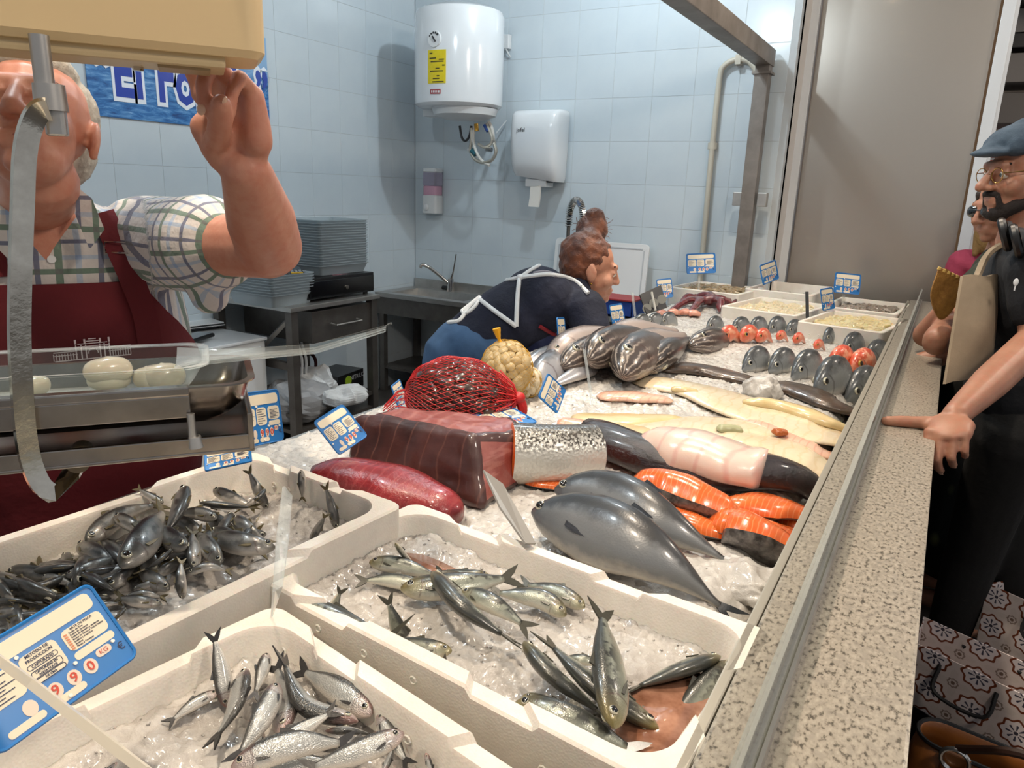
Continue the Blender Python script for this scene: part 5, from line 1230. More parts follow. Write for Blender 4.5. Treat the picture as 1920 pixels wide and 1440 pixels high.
strip('salmon_cut', 'narrow orange salmon strip between the bonito and the other cuts', 'salmon', [(1250, 962, .008), (1300, 985, .012), (1365, 1005, .008)], [.015, .025, .02], .02, m_salm, g, mat2=m_sskin2)
strip('salmon_cut', 'small salmon end piece touching the ledge lip', 'salmon', [(1470, 985, .012), (1500, 990, .014), (1525, 1000, .008)], [.02, .03, .02], .02, m_salm, g, mat2=m_sskin2)

# ---- tuna
def block(name, label, bot, top, matf, part, sub=4, amp=.004):
    """solid between a bottom and a top ring of world points, softened"""
    t = thing(name, label, 'tuna', bot[0]); n = len(bot); off = ploc(t)
    me = bpy.data.meshes.new(part); v = [tuple(np.array(p)-off) for p in bot+top]
    me.from_pydata(v, [], [list(range(n))[::-1], [n+k for k in range(n)]]+[[k, (k+1) % n, n+(k+1) % n, n+k] for k in range(n)])
    bm = bmesh.new(); bm.from_mesh(me)
    bmesh.ops.recalc_face_normals(bm, faces=bm.faces)
    for i, f in enumerate(bm.faces): f.material_index = matf(i, n)
    bmesh.ops.bevel(bm, geom=list(bm.edges), offset=.016, segments=3, affect='EDGES', profile=.55)
    bmesh.ops.triangulate(bm, faces=[f for f in bm.faces if len(f.verts) > 4])
    for _ in range(sub): bmesh.ops.subdivide_edges(bm, edges=[e for e in bm.edges if e.calc_length() > .012], cuts=1, use_grid_fill=True)
    for w in bm.verts:
        p = w.co; w.co = p+w.normal*amp*mnoise.fractal(p*28, .8, 2, 4)
    bm.to_mesh(me); bm.free()
    return t, me
b1, b2, b3 = onice(645, 862, .0), onice(906, 962, .0), onice(985, 905, .0)
b4 = b1+V3(.06, .11, 0); b5 = b3+V3(-.07, .09, 0)
def above(px, py, P, k=0.0): q = aty(px, py, P[1]+k); return V3(q[0], q[1], q[2])
t1, t2, t3 = above(664, 774, b1, .05), above(886, 812, b2, .05), above(992, 815, b3, .0)
t4 = V3(b4[0]+.02, b4[1]-.02, t1[2]+.012); t5 = V3(b5[0], b5[1]-.03, t3[2]+.012)
tun, me = block('tuna_loin', 'large dark red tuna loin block with pale grain lines', [b1, b2, b3, b5, b4], [t1, t2, t3, t5, t4], lambda i, n: 0 if i in (2,) else 1, 'flesh', 4, .004)
me.materials.append(m_tuna_d); me.materials.append(m_tuna_p); me.polygons.foreach_set('use_smooth', [True]*len(me.polygons))
link(bpy.data.objects.new('flesh', me), tun)
strip('tuna_strip', 'smaller bright red tuna loin lying before the big block', 'tuna', [(588, 905, .02), (660, 905, .028), (760, 930, .03), (862, 972, .02)], [.045, .06, .06, .03], .045, m_tuna_r, ends=(.7, .4), seg=18)
# ---- octopus
m_oct = fleshmat('octopus_skin', '#4d1a20', '#7d3a3c', None, 40, .2, 0, .3); m_pinkp = fleshmat('pale_pink_flesh', '#c87f68', '#dba48e', None, 30, .25, 0, .2)
oc = thing('octopus', 'glossy dark red octopus with curled arms in front of the far prawn box', 'octopus', onice(1318, 570, 0)); rnd = random.Random(3)
prims = [ellipsoid(onice(1330, 560, .03), (V3(.06, .03, 0), V3(-.02, .05, 0), V3(0, 0, .04)))]
for px, py, dx in ((1262, 580, 1), (1280, 570, 1), (1300, 560, 1), (1295, 585, 1), (1345, 560, -1), (1370, 570, -1), (1385, 580, -1), (1350, 580, -1)):
    a = onice(1325+rnd.uniform(-15, 15), 565, .03); b_ = onice(px, py, .02); m_ = (a+b_)/2+V3(rnd.uniform(-.03, .03), rnd.uniform(-.03, .03), .025)
    e = b_+V3(rnd.uniform(-.03, .03), rnd.uniform(.02, .05), .015); cpts = bez([a, m_, b_, e], 12)
    for i, (p, q) in enumerate(zip(cpts, cpts[1:])): prims.append(capsule(p, q, .024-.014*i/12, .024-.014*(i+1)/12, 10))
fuse('body', prims, m_oct, oc, .006, 2)
for i, (px, py, lab) in enumerate(((1240, 590, 'pale pink squid piece left of the octopus'), (1262, 588, 'pale pink squid piece under the octopus arms'), (1285, 588, 'third pale pink squid piece beside the octopus'), (1300, 590, 'pale pink squid piece at the right of its row'))):
    strip('squid_piece', lab, 'squid', [(px-10, py, .01), (px, py-2, .016), (px+12, py+1, .008)], [.02, .026, .015], .02, m_pinkp, 'pale pink pieces by the octopus')

# ---- contents of the rear boxes (nobody could count these)
def heap(key, label, mat, n, s, ztop, curve=True, seed=1):
    t = BOXES[key]; sh = [c for c in t.children if c.name.startswith('shell')][0]; w, d = sh.dimensions.x-.06, sh.dimensions.y-.06; rnd = random.Random(seed); mb = MB()
    mb.box((0, 0, ztop-.03), (w, d, .05))
    for _ in range(n):
        c = V3(rnd.uniform(-w/2+s, w/2-s), rnd.uniform(-d/2+s, d/2-s), ztop-.004+rnd.uniform(-.004, .008)); a = rnd.uniform(0, 2*PI); pts = []
        for k in range(5):
            th = (k-2)*(.6 if curve else .15); pts.append(c+V3(math.cos(a)*s*math.sin(th)-math.sin(a)*s*math.cos(th), math.sin(a)*s*math.sin(th)+math.cos(a)*s*math.cos(th), .004*math.cos(th*1.5)))
        mb.tube(pts, [s*.18, s*.3, s*.34, s*.28, s*.1], 6)
    o = mb.build('seafood_heap', mat, None, True); o.location = t.location; o.rotation_euler = t.rotation_euler; tag(o, label, 'seafood', kind='stuff')
heap('A', 'heap of cream squid rings filling the back box', fleshmat('cream_squid', '#d6c49c', '#e4d8bc', None, 30), 160, .03, .09, True, 1)
heap('B', 'heap of pale yellow squid strips in the box beside the ledge', fleshmat('yellow_squid', '#d2bf8a', '#e3d6ae', None, 30), 170, .03, .092, True, 2)
heap('C', 'thin layer of whitish fish in the rearmost box', fleshmat('grey_white', '#9d948b', '#b5aca2', None, 30), 60, .03, .05, False, 3)
heap('D', 'heap of grey prawns in the box behind the squid', fleshmat('grey_prawn', '#7d7164', '#9c9082', None, 40), 160, .026, .085, True, 4)
heap('E', 'heap of brown prawns in the far corner box', fleshmat('brown_prawn', '#7a6648', '#a89470', None, 40), 170, .026, .1, True, 5)

# ---------------------------------------------------------------- shellfish nets
def shell_bag(name, label, centre, axes, nshell, shellmat, ssize, netmat, shname, shlabel, group, net_r=.0007, nu=58, nv=18, tail=None, cat='net bag', sx=(1.6, .85, .55)):
    A = [np.array(a, float) for a in axes]; c = np.array(centre, float)
    t = thing(name, label, cat, c-V3(0, 0, np.linalg.norm(A[2])))
    # one shell, copied
    mb = MB(); mb.ell((0, 0, 0), (ssize*sx[0], ssize*sx[1], ssize*sx[2]), None, 12, 7)
    me = None; rnd = random.Random(len(label))
    proto = None
    for i in range(nshell):
        ph = math.acos(1-2*(i+.5)/nshell); th = PI*(1+5**.5)*i; u = V3(math.sin(ph)*math.cos(th), math.sin(ph)*math.sin(th), math.cos(ph))
        if u[2] < -.75: continue
        p = c+(A[0]*u[0]+A[1]*u[1]+A[2]*u[2])*rnd.uniform(.82, .90)
        nn = nrm(A[0]*u[0]/np.dot(A[0], A[0])+A[1]*u[1]/np.dot(A[1], A[1])+A[2]*u[2]/np.dot(A[2], A[2]))
        if proto is None:
            proto = mb.build(shname, shellmat, None, True); o = proto
            w_ = np.array([v.co for v in o.data.vertices]); w_[:, 1] *= 1-.35*(w_[:, 0]/(ssize*1.6)); setv(o, w_)
        else: o = proto.copy(); COL.objects.link(o)
        tag(o, shlabel, shname.replace('_', ' '), group)
        Zq = Vector(nn).to_track_quat('Z', 'Y'); o.rotation_mode = 'QUATERNION'; o.rotation_quaternion = Zq @ Euler((rnd.uniform(-.35, .35), rnd.uniform(-.35, .35), rnd.uniform(0, 6.28))).to_quaternion()
        o.location = Vector(p); s = rnd.uniform(.85, 1.15); o.scale = (s, s, s)
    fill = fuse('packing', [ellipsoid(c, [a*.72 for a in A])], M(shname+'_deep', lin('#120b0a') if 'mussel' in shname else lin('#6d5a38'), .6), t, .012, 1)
    # knotted net: two families of strands
    mb = MB()
    def S(u, v):
        th = PI*u; ph = 2*PI*v; w = V3(math.cos(th), math.sin(th)*math.cos(ph), math.sin(th)*math.sin(ph))
        b_ = 1.02+.02*math.sin(ph*7+th*9)
        return c+(A[0]*w[0]+A[1]*w[1]+A[2]*w[2])*b_
    NV = nu; NU = 26
    for fam in (1, -1):
        for k in range(NV):
            pts = [S(.03+.94*j/NU, k/NV+fam*j/NV*.5) for j in range(NU+1)]
            mb.tube(pts, net_r, 4)
    mb.build('net', netmat, t, True, world=True)
    return t
m_mus = M('mussel_shell', '#2a1a16', .32, var=('#6e3b28', 26, .4, .7), coat=.5); m_clam = M('clam_shell', '#b39a6c', .4, var=('#d2c39c', 30, .35, .7), bump=(120, .3, .002))
m_rednet = M('red_net', '#c22626', .45); m_yelnet = M('yellow_net', '#c99c2b', .5)
bagc = onice(862, 748, .085)
axx = screen_dir(862, 700, 1, .05, 1.1)
ayy = nrm(np.cross(UP, axx))
mbag = shell_bag('mussel_net', 'bulging red net bag of dark mussels tied on its right side', bagc, (axx*.122+V3(0, 0, -.008), ayy*.10, V3(0, 0, .095)), 150, m_mus, .019, m_rednet, 'mussel', 'dark mussel packed inside the red net bag', 'mussels in the red net bag')
kx = bagc+axx*.135+V3(0, 0, .01)
mb = MB(); off = ploc(mbag)
for k in range(22):
    a = 2*PI*k/22; p0 = bagc+axx*.09+(ayy*.075*math.cos(a)+UP*.07*math.sin(a)); mb.tube([p0-off, (p0+kx)/2+axx*.01-off, kx-off], .0014, 4)
mb.tube(bez([kx-off, kx-off+axx*.01+V3(0, 0, -.03), kx-off-axx*.01+V3(0, 0, -.08), kx-off-axx*.05+V3(0, 0, -.10)], 12), [.012]*12+[.010], 8)
mb.ell(kx-off, (.016, .016, .014)); mb.build('tied_end', m_rednet, mbag, True)
mb = MB()
lx = bagc-axx*.115-UP*.03
for k in range(18):
    a = 2*PI*k/18; p0 = lx+(ayy*.05*math.cos(a)+UP*.05*math.sin(a)); mb.tube([p0-off, lx-axx*.03+(ayy*.03*math.cos(a)+UP*.04*math.sin(a))-off, lx-axx*.06-UP*.02+(ayy*.02*math.cos(a)+UP*.025*math.sin(a))-off], .0013, 4)
mb.build('loose_net_end', m_rednet, mbag, True)
cc = onice(950, 690, .09)
cbag = shell_bag('clam_net', 'yellow net bag of tan clams behind the mussels', cc, (axx*.068, ayy*.07, V3(0, 0, .075)), 90, m_clam, .0145, m_yelnet, 'clam', 'tan clam packed inside the yellow net bag', 'clams in the yellow net bag', .00035, 30, sx=(1.25, 1.0, .6))
MB().tube(bez([cc+UP*.07-axx*.02-ploc(cbag), cc+UP*.085-axx*.025-ploc(cbag), cc+UP*.105-axx*.03-ploc(cbag)], 6), [.006, .004, .005, .007, .008, .010, .011][:7], 8).build('net_tip', M('yellow_tip', '#d9a012', .5), cbag, True)
c2 = onice(984, 716, .04)
shell_bag('cockle_net', 'small net of pale striped cockles at the foot of the clam bag', c2, (axx*.045, ayy*.05, V3(0, 0, .045)), 40, M('cockle_shell', '#b5a684', .4, var=('#d8ccb2', 60, .4, .6), bump=(90, .4, .002)), .0145, m_yelnet, 'cockle', 'pale striped cockle packed in the small net', 'cockles in the small net', .0006, 24, sx=(1.25, 1.0, .7))
# ================================================================ PEOPLE
from mathutils.bvhtree import BVHTree
def tree_of(o):
    v = [Vector(p) for p in (getv(o)+ploc(o.parent))]; return BVHTree.FromPolygons(v, [tuple(p.vertices) for p in o.data.polygons])
def hit(tr, px, py, lift=.003):
    r = Vector(tuple(ray(px, py))).normalized(); h = tr.ray_cast(Vector(tuple(EYE)), r)
    if h[0] is None: return None
    return np.array(h[0])-np.array(r)*lift
def skinmat(name, c1, c2, red='#b0604a'):
    m, t, b = newmat(name); co = t.coord('Object'); n = t.noise(14, 4, .6, co); n2 = t.noise(70, 4, .6, co)
    c = t.mix(t.ramp(n, [(.35, 0.0), (.7, 1.0)]), c1, c2); c = t.mix(t.math('MULTIPLY', t.ramp(n2, [(.45, 0.0), (.7, 1.0)]), .35), c, red)
    t.link(c, b.inputs['Base Color']); setp(b, rough=.45, spec=.45); b.inputs['Subsurface Weight'].default_value = .12; b.inputs['Subsurface Radius'].default_value = (.02, .008, .004); b.inputs['Subsurface Scale'].default_value = .4
    t.link(t.bump(t.noise(220, 4, .6, co), .12, .002), b.inputs['Normal']); return m
m_skin1 = skinmat('skin_ruddy', '#c08a74', '#b57862'); m_skin2 = skinmat('skin_fair', '#c4937a', '#b58068'); m_skin3 = skinmat('skin_tan', '#a87a62', '#976a54')
m_nail = M('finger_nail', '#cfa68e', .25, coat=.4); m_eyew = M('eye_white', '#d8d2c8', .15, coat=.6); m_iris_h = M('eye_iris', '#3d4a4e', .1, coat=.8)
m_lip = M('lip', '#9c5a50', .4)
def head_prims(C, F, U, s=1.0, nose=1.0, neck=None, neckr=(.056, .064)):
    F = nrm(F); U = nrm(np.array(U)-F*np.dot(U, F)); L = np.cross(U, F); P = lambda f, l, u: C+(F*f+L*l+U*u)*s
    E = lambda f, l, u, rf, rl, ru: ellipsoid(P(f, l, u), (F*rf*s, L*rl*s, U*ru*s))
    Cp = lambda a, b, r0, r1: capsule(P(*a), P(*b), r0*s, r1*s)
    pr = [E(-.015, 0, .03, .097, .076, .088), E(.03, 0, -.035, .064, .062, .08), E(.04, 0, -.08, .05, .051, .036), E(.078, 0, -.104, .02, .022, .018),
          E(.058, .038, -.035, .03, .026, .03), E(.058, -.038, -.035, .03, .026, .03), Cp((.083, -.036, .022), (.083, .036, .022), .014, .014),
          Cp((.092, 0, .012), (.117*nose, 0, -.034), .009, .0135), E(.104, .012, -.038, .013, .0095, .009), E(.104, -.012, -.038, .013, .0095, .009),
          Cp((.091, -.02, -.066), (.091, .02, -.066), .0085, .0085), Cp((.089, -.018, -.080), (.089, .018, -.080), .0085, .0085), E(.08, 0, -.072, .022, .03, .02)]
    for sg in (1, -1):
        pr += [ellipsoid(P(-.012, sg*.080, -.012), ((F*.021+L*sg*.009)*s, L*.008*s, (U*.036-F*.006)*s)), ellipsoid(P(-.006, sg*.079, -.04), (F*.009*s, L*.007*s, U*.011*s)),
               Cp((.082, sg*.044, .002), (.088, sg*.02, .004), .0085, .0085)]
    if neck is not None: pr.append(capsule(P(-.03, 0, -.075), neck, neckr[0]*s, neckr[1]*s))
    return pr, P, (F, L, U)
def head_parts(parent, P, ax, s, brow=None, browmat=None):
    F, L, U = ax; off = ploc(parent)
    for sg in (1, -1):
        c = P(.082, sg*.033, -.002); mb = MB(); mb.ell(c-off, (.0125*s,)*3); mb.build('eyeball', m_eyew, parent, True)
        mb = MB(); mb.ell(c+F*.0075*s-off-U*.001, (.0064*s,)*3, None, 10, 6); mb.build('iris', m_iris_h, parent, True)
        if browmat: MB().tube([P(.088, sg*.014, .024)-off, P(.0885, sg*.034, .029)-off, P(.077, sg*.05, .025)-off], [.0035*s, .005*s, .0028*s], 8).build('eyebrow', browmat, parent, True)
    MB().tube([P(.0945, -.022, -.073)-off, P(.0995, 0, -.0725)-off, P(.0945, .022, -.073)-off], [.001*s, .0028*s, .001*s], 6).build('lips', m_lip, parent, True)
def rotv(v, ax, a): return np.array(Matrix.Rotation(a, 3, Vector(tuple(ax))) @ Vector(tuple(v)))
def hand_prims(Wr, Dn, Pn, s=1.0, left=True, curls=((10, 15, 10),)*4, fan=(6, 2, -3, -8), thumb=(.8, .5, .3), tb=(15, 15)):
    """returns prims, fingertips [(pos, dir, normal)]; Pn = way the palm faces"""
    Dn = nrm(Dn); Pn = nrm(np.array(Pn)-Dn*np.dot(Pn, Dn)); Th = np.cross(Pn, Dn) if left else np.cross(Dn, Pn); tips = []
    pr = [ellipsoid(Wr+Dn*.05*s, (Dn*.056*s, Th*.042*s, Pn*.0165*s)), capsule(Wr, Wr+Dn*.06*s, .024*s, .026*s, flat=(Pn, .62)),
          capsule(Wr+(Dn*.018+Th*.018+Pn*.006)*s, Wr+(Dn*.05+Th*.032+Pn*.008)*s, .019*s, .016*s), capsule(Wr+(Dn*.03-Th*.026+Pn*.006)*s, Wr+(Dn*.075-Th*.03+Pn*.004)*s, .016*s, .013*s),
          capsule(Wr+(Dn*.084+Th*.030)*s, Wr+(Dn*.076-Th*.030)*s, .0125*s, .011*s)]
    for i in range(4):
        b = Wr+(Dn*(.086, .092, .088, .078)[i]+Th*(.030, .010, -.011, -.030)[i])*s; d = rotv(Dn, Pn, R(fan[i])*(1 if left else -1))
        ax = np.cross(d, Pn); ln = ((.044, .027, .022), (.049, .030, .023), (.045, .028, .022), (.035, .021, .019))[i]; r = (.0098, .0102, .0096, .0086)[i]
        p = b; nn = Pn
        for j in range(3):
            d = rotv(d, ax, R(curls[i][j])); nn = rotv(nn, ax, R(curls[i][j])); q = p+d*ln[j]*s
            pr.append(capsule(p, q, r*(1-.07*j)*s, r*(.95-.09*j)*s)); p = q
        tips.append((p, d, nn, r*.78*s))
    d = nrm(Th*thumb[0]+Dn*thumb[1]+Pn*thumb[2]); p = Wr+(Dn*.028+Th*.028+Pn*.006)*s; ax = nrm(np.cross(d, Dn)) if abs(np.dot(d, Dn)) < .98 else Pn
    for j, l in enumerate((.040, .031, .024)):
        q = p+d*l*s; pr.append(capsule(p, q, (.0155, .0128, .0122)[j]*s, (.0128, .0122, .0105)[j]*s)); p = q; d = rotv(d, ax, R(tb[min(j, 1)]))
    tips.append((p, d, -Pn*.3+Th*.6, .009*s))
    return pr, tips
def nails(parent, tips, s=1.0):
    off = ploc(parent)
    for p, d, n, r in tips:
        n = nrm(-np.array(n)); sd = np.cross(d, n); c = p+n*r*.78+d*r*.35
        v, f = ellipsoid(c-off, (d*.0062*s, sd*.0052*s, n*.0018*s), 10, 6); MB().add(v, f).build('nail', m_nail, parent, True)

# ---------------------------------------------------------------- fishmonger
man = thing('person', 'man in a checked shirt and maroon apron reaching up to the scale', 'person', (*atd(75, 480, 1.38)[:2], STALL_Z)); mo = ploc(man)
TC = atd(75, 480, 1.38)
toc = nrm((EYE-TC)*V3(1, 1, 0)); B_ = nrm(toc+RT*-.12); Lw = nrm(np.cross(UP, B_))      # Lw: his left = picture right
def tsec(z):
    zs = [.15, .55, .92, 1.05, 1.20, 1.34, 1.44, 1.50, 1.545, 1.57]
    a = np.interp(z, zs, [.17, .2, .225, .245, .255, .245, .225, .195, .12, .06]); b = np.interp(z, zs, [.12, .14, .16, .18, .185, .165, .14, .115, .085, .055])
    lean = np.interp(z, [.15, 1.0, 1.55], [-.06, -.03, .05]); return np.array([TC[0], TC[1], 0])+B_*lean+V3(0, 0, z), a, b
def tpt(phi, z, o=0.0, e=.85):
    c, a, b = tsec(z); cs, sn = math.cos(phi), math.sin(phi)
    return c+B_*(b+o)*math.copysign(abs(cs)**e, cs)+Lw*(a+o)*math.copysign(abs(sn)**e, sn)
def torso_rings(z0, z1, n=16, o=0.0): return [[tpt(2*PI*k/28, z, o) for k in range(28)] for z in np.linspace(z0, z1, n)]
shL = tsec(1.475)[0]+Lw*.175; shR = tsec(1.475)[0]-Lw*.175
elb = atd(505, 462, 1.13); wri = atd(462, 322, .93)
HC = atd(66, 238, 1.17); tocH = nrm(EYE-HC); HF = nrm(tocH-RT*.22+UP*.52); HU = nrm(UP-HF*np.dot(UP, HF))
nb_ = tsec(1.53)[0]
hp_, HP, HAX = head_prims(HC, HF, HU, 1.02, 1.0, nb_, (.056, .066))
hd_dir = nrm(UP*.86-RT*.12-FW*.12); hd_pn = nrm(-FW*.95-RT*.18-UP*.15)
hnd, tips = hand_prims(wri, hd_dir, hd_pn, 1.15, True, curls=((6, 12, 10), (30, 60, 35), (58, 78, 35), (60, 80, 35)), fan=(8, 2, -8, -18), thumb=(-.6, .32, .62), tb=(8, 8))
prims = hp_+hnd+[capsule(shL, elb, .056, .050), capsule(elb, elb*.6+wri*.4, .050, .049), capsule(elb*.6+wri*.4, wri, .049, .032), capsule(shR, shR-Lw*.05-UP*.26+B_*.05, .055, .045), capsule(shR-Lw*.05-UP*.26+B_*.05, shR-UP*.36+B_*.28, .045, .032),
   sweep_rings(torso_rings(.85, 1.55, 12, -.012))]
for sg in (-1, 1): prims += [capsule(tsec(.92)[0]+Lw*.1*sg, V3(*(tsec(.15)[0]+Lw*.11*sg)[:2], .22), .10, .06)]
hr_, _t = hand_prims(shR-UP*.36+B_*.29, B_-UP*.2, -UP, 1.0, False); prims += hr_
fuse('body', prims, m_skin1, man, .0042, 4, .5)
head_parts(man, HP, HAX, 1.02, True, M('brow_grey', '#5d4a3d', .8)); nails(man, tips, 1.12)
m_whair = M('white_hair', '#b9b2a6', .6, var=('#8f877b', 60, .3, .7), bump=(150, .6, .004))
F, L, U = HAX
hair = []
for f, l, u, rf, rl, ru in ((-.045, 0, .05, .085, .081, .075), (-.07, .02, .0, .045, .052, .065), (-.07, -.02, .0, .045, .052, .065), (.0, 0, .085, .075, .062, .04)): hair.append(ellipsoid(HP(f, l, u), (F*rf*1.06, L*rl*1.06, U*ru*1.06)))
hb = fuse('hair', hair, m_whair, man, .006, 2)
vv = getv(hb); vv += np.array([list(mnoise.noise_vector(Vector(p)*90)) for p in vv])*.0025; setv(hb, vv)
# shirt
def plaid(name):
    m, t, b = newmat(name); s = t.sep(t.uv())
    def st(v, per, off): return t.ramp(t.math('FRACT', t.math('ADD', t.math('DIVIDE', v, per), off)), [(0, '#d9d5d2'), (.08, '#343f6e'), (.17, '#d9d5d2'), (.40, '#22603c'), (.52, '#d9d5d2'), (.72, '#a9bdd6'), (.82, '#d9d5d2')], 'CONSTANT')
    c = t.mix(1.0, st(s[0], .075, .0), st(s[1], .075, .3), 'MULTIPLY'); c = t.mix(.12, c, '#ffffff')
    t.link(c, b.inputs['Base Color']); setp(b, rough=.8, sheen=.2); co = t.coord('Object')
    t.link(t.bump(t.noise(16, 4, .55, co), .5, .02), b.inputs['Normal']); return m
slv = elb*.5+shL*.5; slv2 = elb*.60+shL*.40
sl_pr = [sweep_rings(torso_rings(.88, 1.565, 18, .004)), capsule(shL, slv2, .088, .083), ellipsoid(shL-UP*.015, (Lw*.1, B_*.085, UP*.07)), ellipsoid(shR-UP*.015, (Lw*.1, B_*.085, UP*.07)), capsule(shR, shR-Lw*.05-UP*.22+B_*.04, .085, .078), capsule(slv2-UP*.02+nrm(elb-shL)*-.03, slv2-UP*.085-nrm(elb-shL)*.02, .055, .035)]
sh = fuse('checked_shirt', sl_pr, [plaid('checked_cotton'), m_skin1], man, .006, 5)
zV = atp(128, 490, TC+B_*.17, B_)[2]
bm = bmesh.new(); bm.from_mesh(sh.data); apx = tsec(1.3)[0]+Lw*.03; apx[2] = zV
for sg in (1, -1): bmesh.ops.bisect_plane(bm, geom=bm.verts[:]+bm.edges[:]+bm.faces[:], plane_co=Vector(tuple(apx-mo)), plane_no=Vector(tuple(nrm(Lw-UP*.62*sg))), dist=1e-4)
bm.to_mesh(sh.data); bm.free()
# open collar: the V at the throat shows skin
cl_ = [0]*len(sh.data.polygons)
for pl_ in sh.data.polygons:
    p = np.array(pl_.center)+mo; c, a, b = tsec(min(p[2], 1.56)); x = np.dot(p-c, Lw); y = np.dot(p-c, B_)
    q = p-apx
    if y > 0 and p[2] > zV and np.dot(q, Lw-UP*.62) < 0 and np.dot(q, Lw+UP*.62) > 0: cl_[pl_.index] = 1
vv = getv(sh)+mo; uv = np.zeros((len(vv), 2)); axd = nrm(slv-shL); A1 = nrm(np.cross(axd, UP)); A2 = np.cross(axd, A1)
# soft cloth folds
for i, p in enumerate(vv):
    vv[i] = p+np.array(mnoise.noise_vector(Vector((p[0]*9, p[1]*9, p[2]*5))))*.006
setv(sh, vv-mo)
for i, p in enumerate(vv):
    q = p-shL; al = np.dot(q, axd); c, a, b = tsec(min(p[2], 1.56)); x = np.dot(p-c, Lw); y = np.dot(p-c, B_)
    if x > .185 and al > -.02: uv[i] = (al, math.atan2(np.dot(q, A2), np.dot(q, A1))*.085)
    else: uv[i] = (math.atan2(x/a, y/b)*.5*(a+b), p[2])
setuv(sh, uv)
sh.data.polygons.foreach_set('material_index', cl_)
tr_sh = tree_of(sh)
# collar leaves
m_plaid = MATS['checked_cotton']
def leaf(name, pxs, lift, mat, parent, th=.004):
    P = [hit(tr_sh, x, y, lift) if d is None else atd(x, y, d) for x, y, d in pxs]
    P = [p for p in P if p is not None]; c = sum(P)/len(P); n = nrm(EYE-c); off = ploc(parent); k = len(P)
    v = [p-off for p in P]+[p+n*th-off for p in P]
    o = MB().add(v, [list(range(k))[::-1], [k+i for i in range(k)]]+[[i, (i+1) % k, k+(i+1) % k, k+i] for i in range(k)]).build(name, mat, parent)
    setuv(o, [(np.dot(p, Lw), p[2]) for p in getv(o)]); return o
leaf('collar', [(146, 352, 1.235), (172, 372, 1.235), (196, 430, 1.21), (168, 468, 1.20), (140, 400, 1.215)], .01, m_plaid, man)
leaf('collar', [(2, 360, 1.2), (50, 470, 1.19), (20, 490, 1.19), (-30, 440, 1.19)], .01, m_plaid, man)
bt = hit(tr_sh, 97, 486, .002)
if bt is not None: MB().cyl(bt-mo-B_*.002, bt-mo+B_*.003, .0065).build('button', m_wplas, man, True)
# apron
m_apron = M('maroon_cotton', '#5e0a16', .85, var=('#520812', 5, .3, .7), bump=(7, .35, .02))
zb1 = atp(110, 533, TC+B_*.19, B_)[2]
def fedge(z): return float(np.interp(z, [.9, zb1-.16, zb1-.06, zb1], [R(88), R(78), R(50), R(38)]))
rows_ = []
zs = np.linspace(.9, zb1, 26)
for z in zs: rows_.append([tpt(-fedge(z)+2*fedge(z)*k/30, z, .017+.004*math.sin(z*40+k*.5)*0, .85) for k in range(31)])
av = [p for r in rows_ for p in r]+[p for r in [[tpt(-fedge(z)+2*fedge(z)*k/30, z, .010, .85) for k in range(31)] for z in zs] for p in r]
nn_ = 31; mm_ = len(zs); N0 = nn_*mm_
af = [[j*nn_+i, j*nn_+i+1, (j+1)*nn_+i+1, (j+1)*nn_+i] for j in range(mm_-1) for i in range(nn_-1)]; af += [[N0+q for q in f][::-1] for f in af]
edge = [i for i in range(nn_)]+[j*nn_+nn_-1 for j in range(1, mm_)]+[(mm_-1)*nn_+i for i in range(nn_-2, -1, -1)]+[j*nn_ for j in range(mm_-2, 0, -1)]
af += [[edge[k], N0+edge[k], N0+edge[(k+1) % len(edge)], edge[(k+1) % len(edge)]] for k in range(len(edge))]
ap = MB().add(av, af).build('apron', m_apron, man, True, world=True)
tr_ap = tree_of(ap)
def ribbon(name, px, w, mat, lifts=.004, th=.003):
    P = []
    for x, y in px:
        c = [q for q in (hit(tr_ap, x, y, lifts), hit(tr_sh, x, y, lifts)) if q is not None]
        if c: P.append(min(c, key=lambda q: np.linalg.norm(q-EYE)))
    P = bez(P, 24); rings = []; W0 = None
    for i, p in enumerate(P):
        T = nrm(P[min(i+1, len(P)-1)]-P[max(i-1, 0)]); n = nrm(EYE-p); W_ = nrm(np.cross(T, n)); n = np.cross(W_, T)
        rings.append([p+W_*w-mo, p+W_*w+n*th-mo, p-W_*w+n*th-mo, p-W_*w-mo])
    v, f = sweep_rings(rings); return MB().add(v, f).build(name, mat, man, True)
ribbon('apron_strap', [(192, 400), (222, 465), (250, 530), (272, 590), (282, 648)], .020, m_apron, .012)
ribbon('apron_strap', [(-6, 520), (-16, 470), (-30, 420)], .018, m_apron)
bk_ = hit(tr_sh, 222, 464, .02)
if bk_ is not None:
    n = nrm(EYE-bk_); X_ = nrm(RT+UP*-.05); Y_ = nrm(np.cross(n, X_)); q = bk_-mo
    MB().tube([q+X_*.024+Y_*.010, q-X_*.024+Y_*.008, q-X_*.022-Y_*.010, q+X_*.026-Y_*.008], .0016, 6, True).build('buckle', m_chrome, man, True)
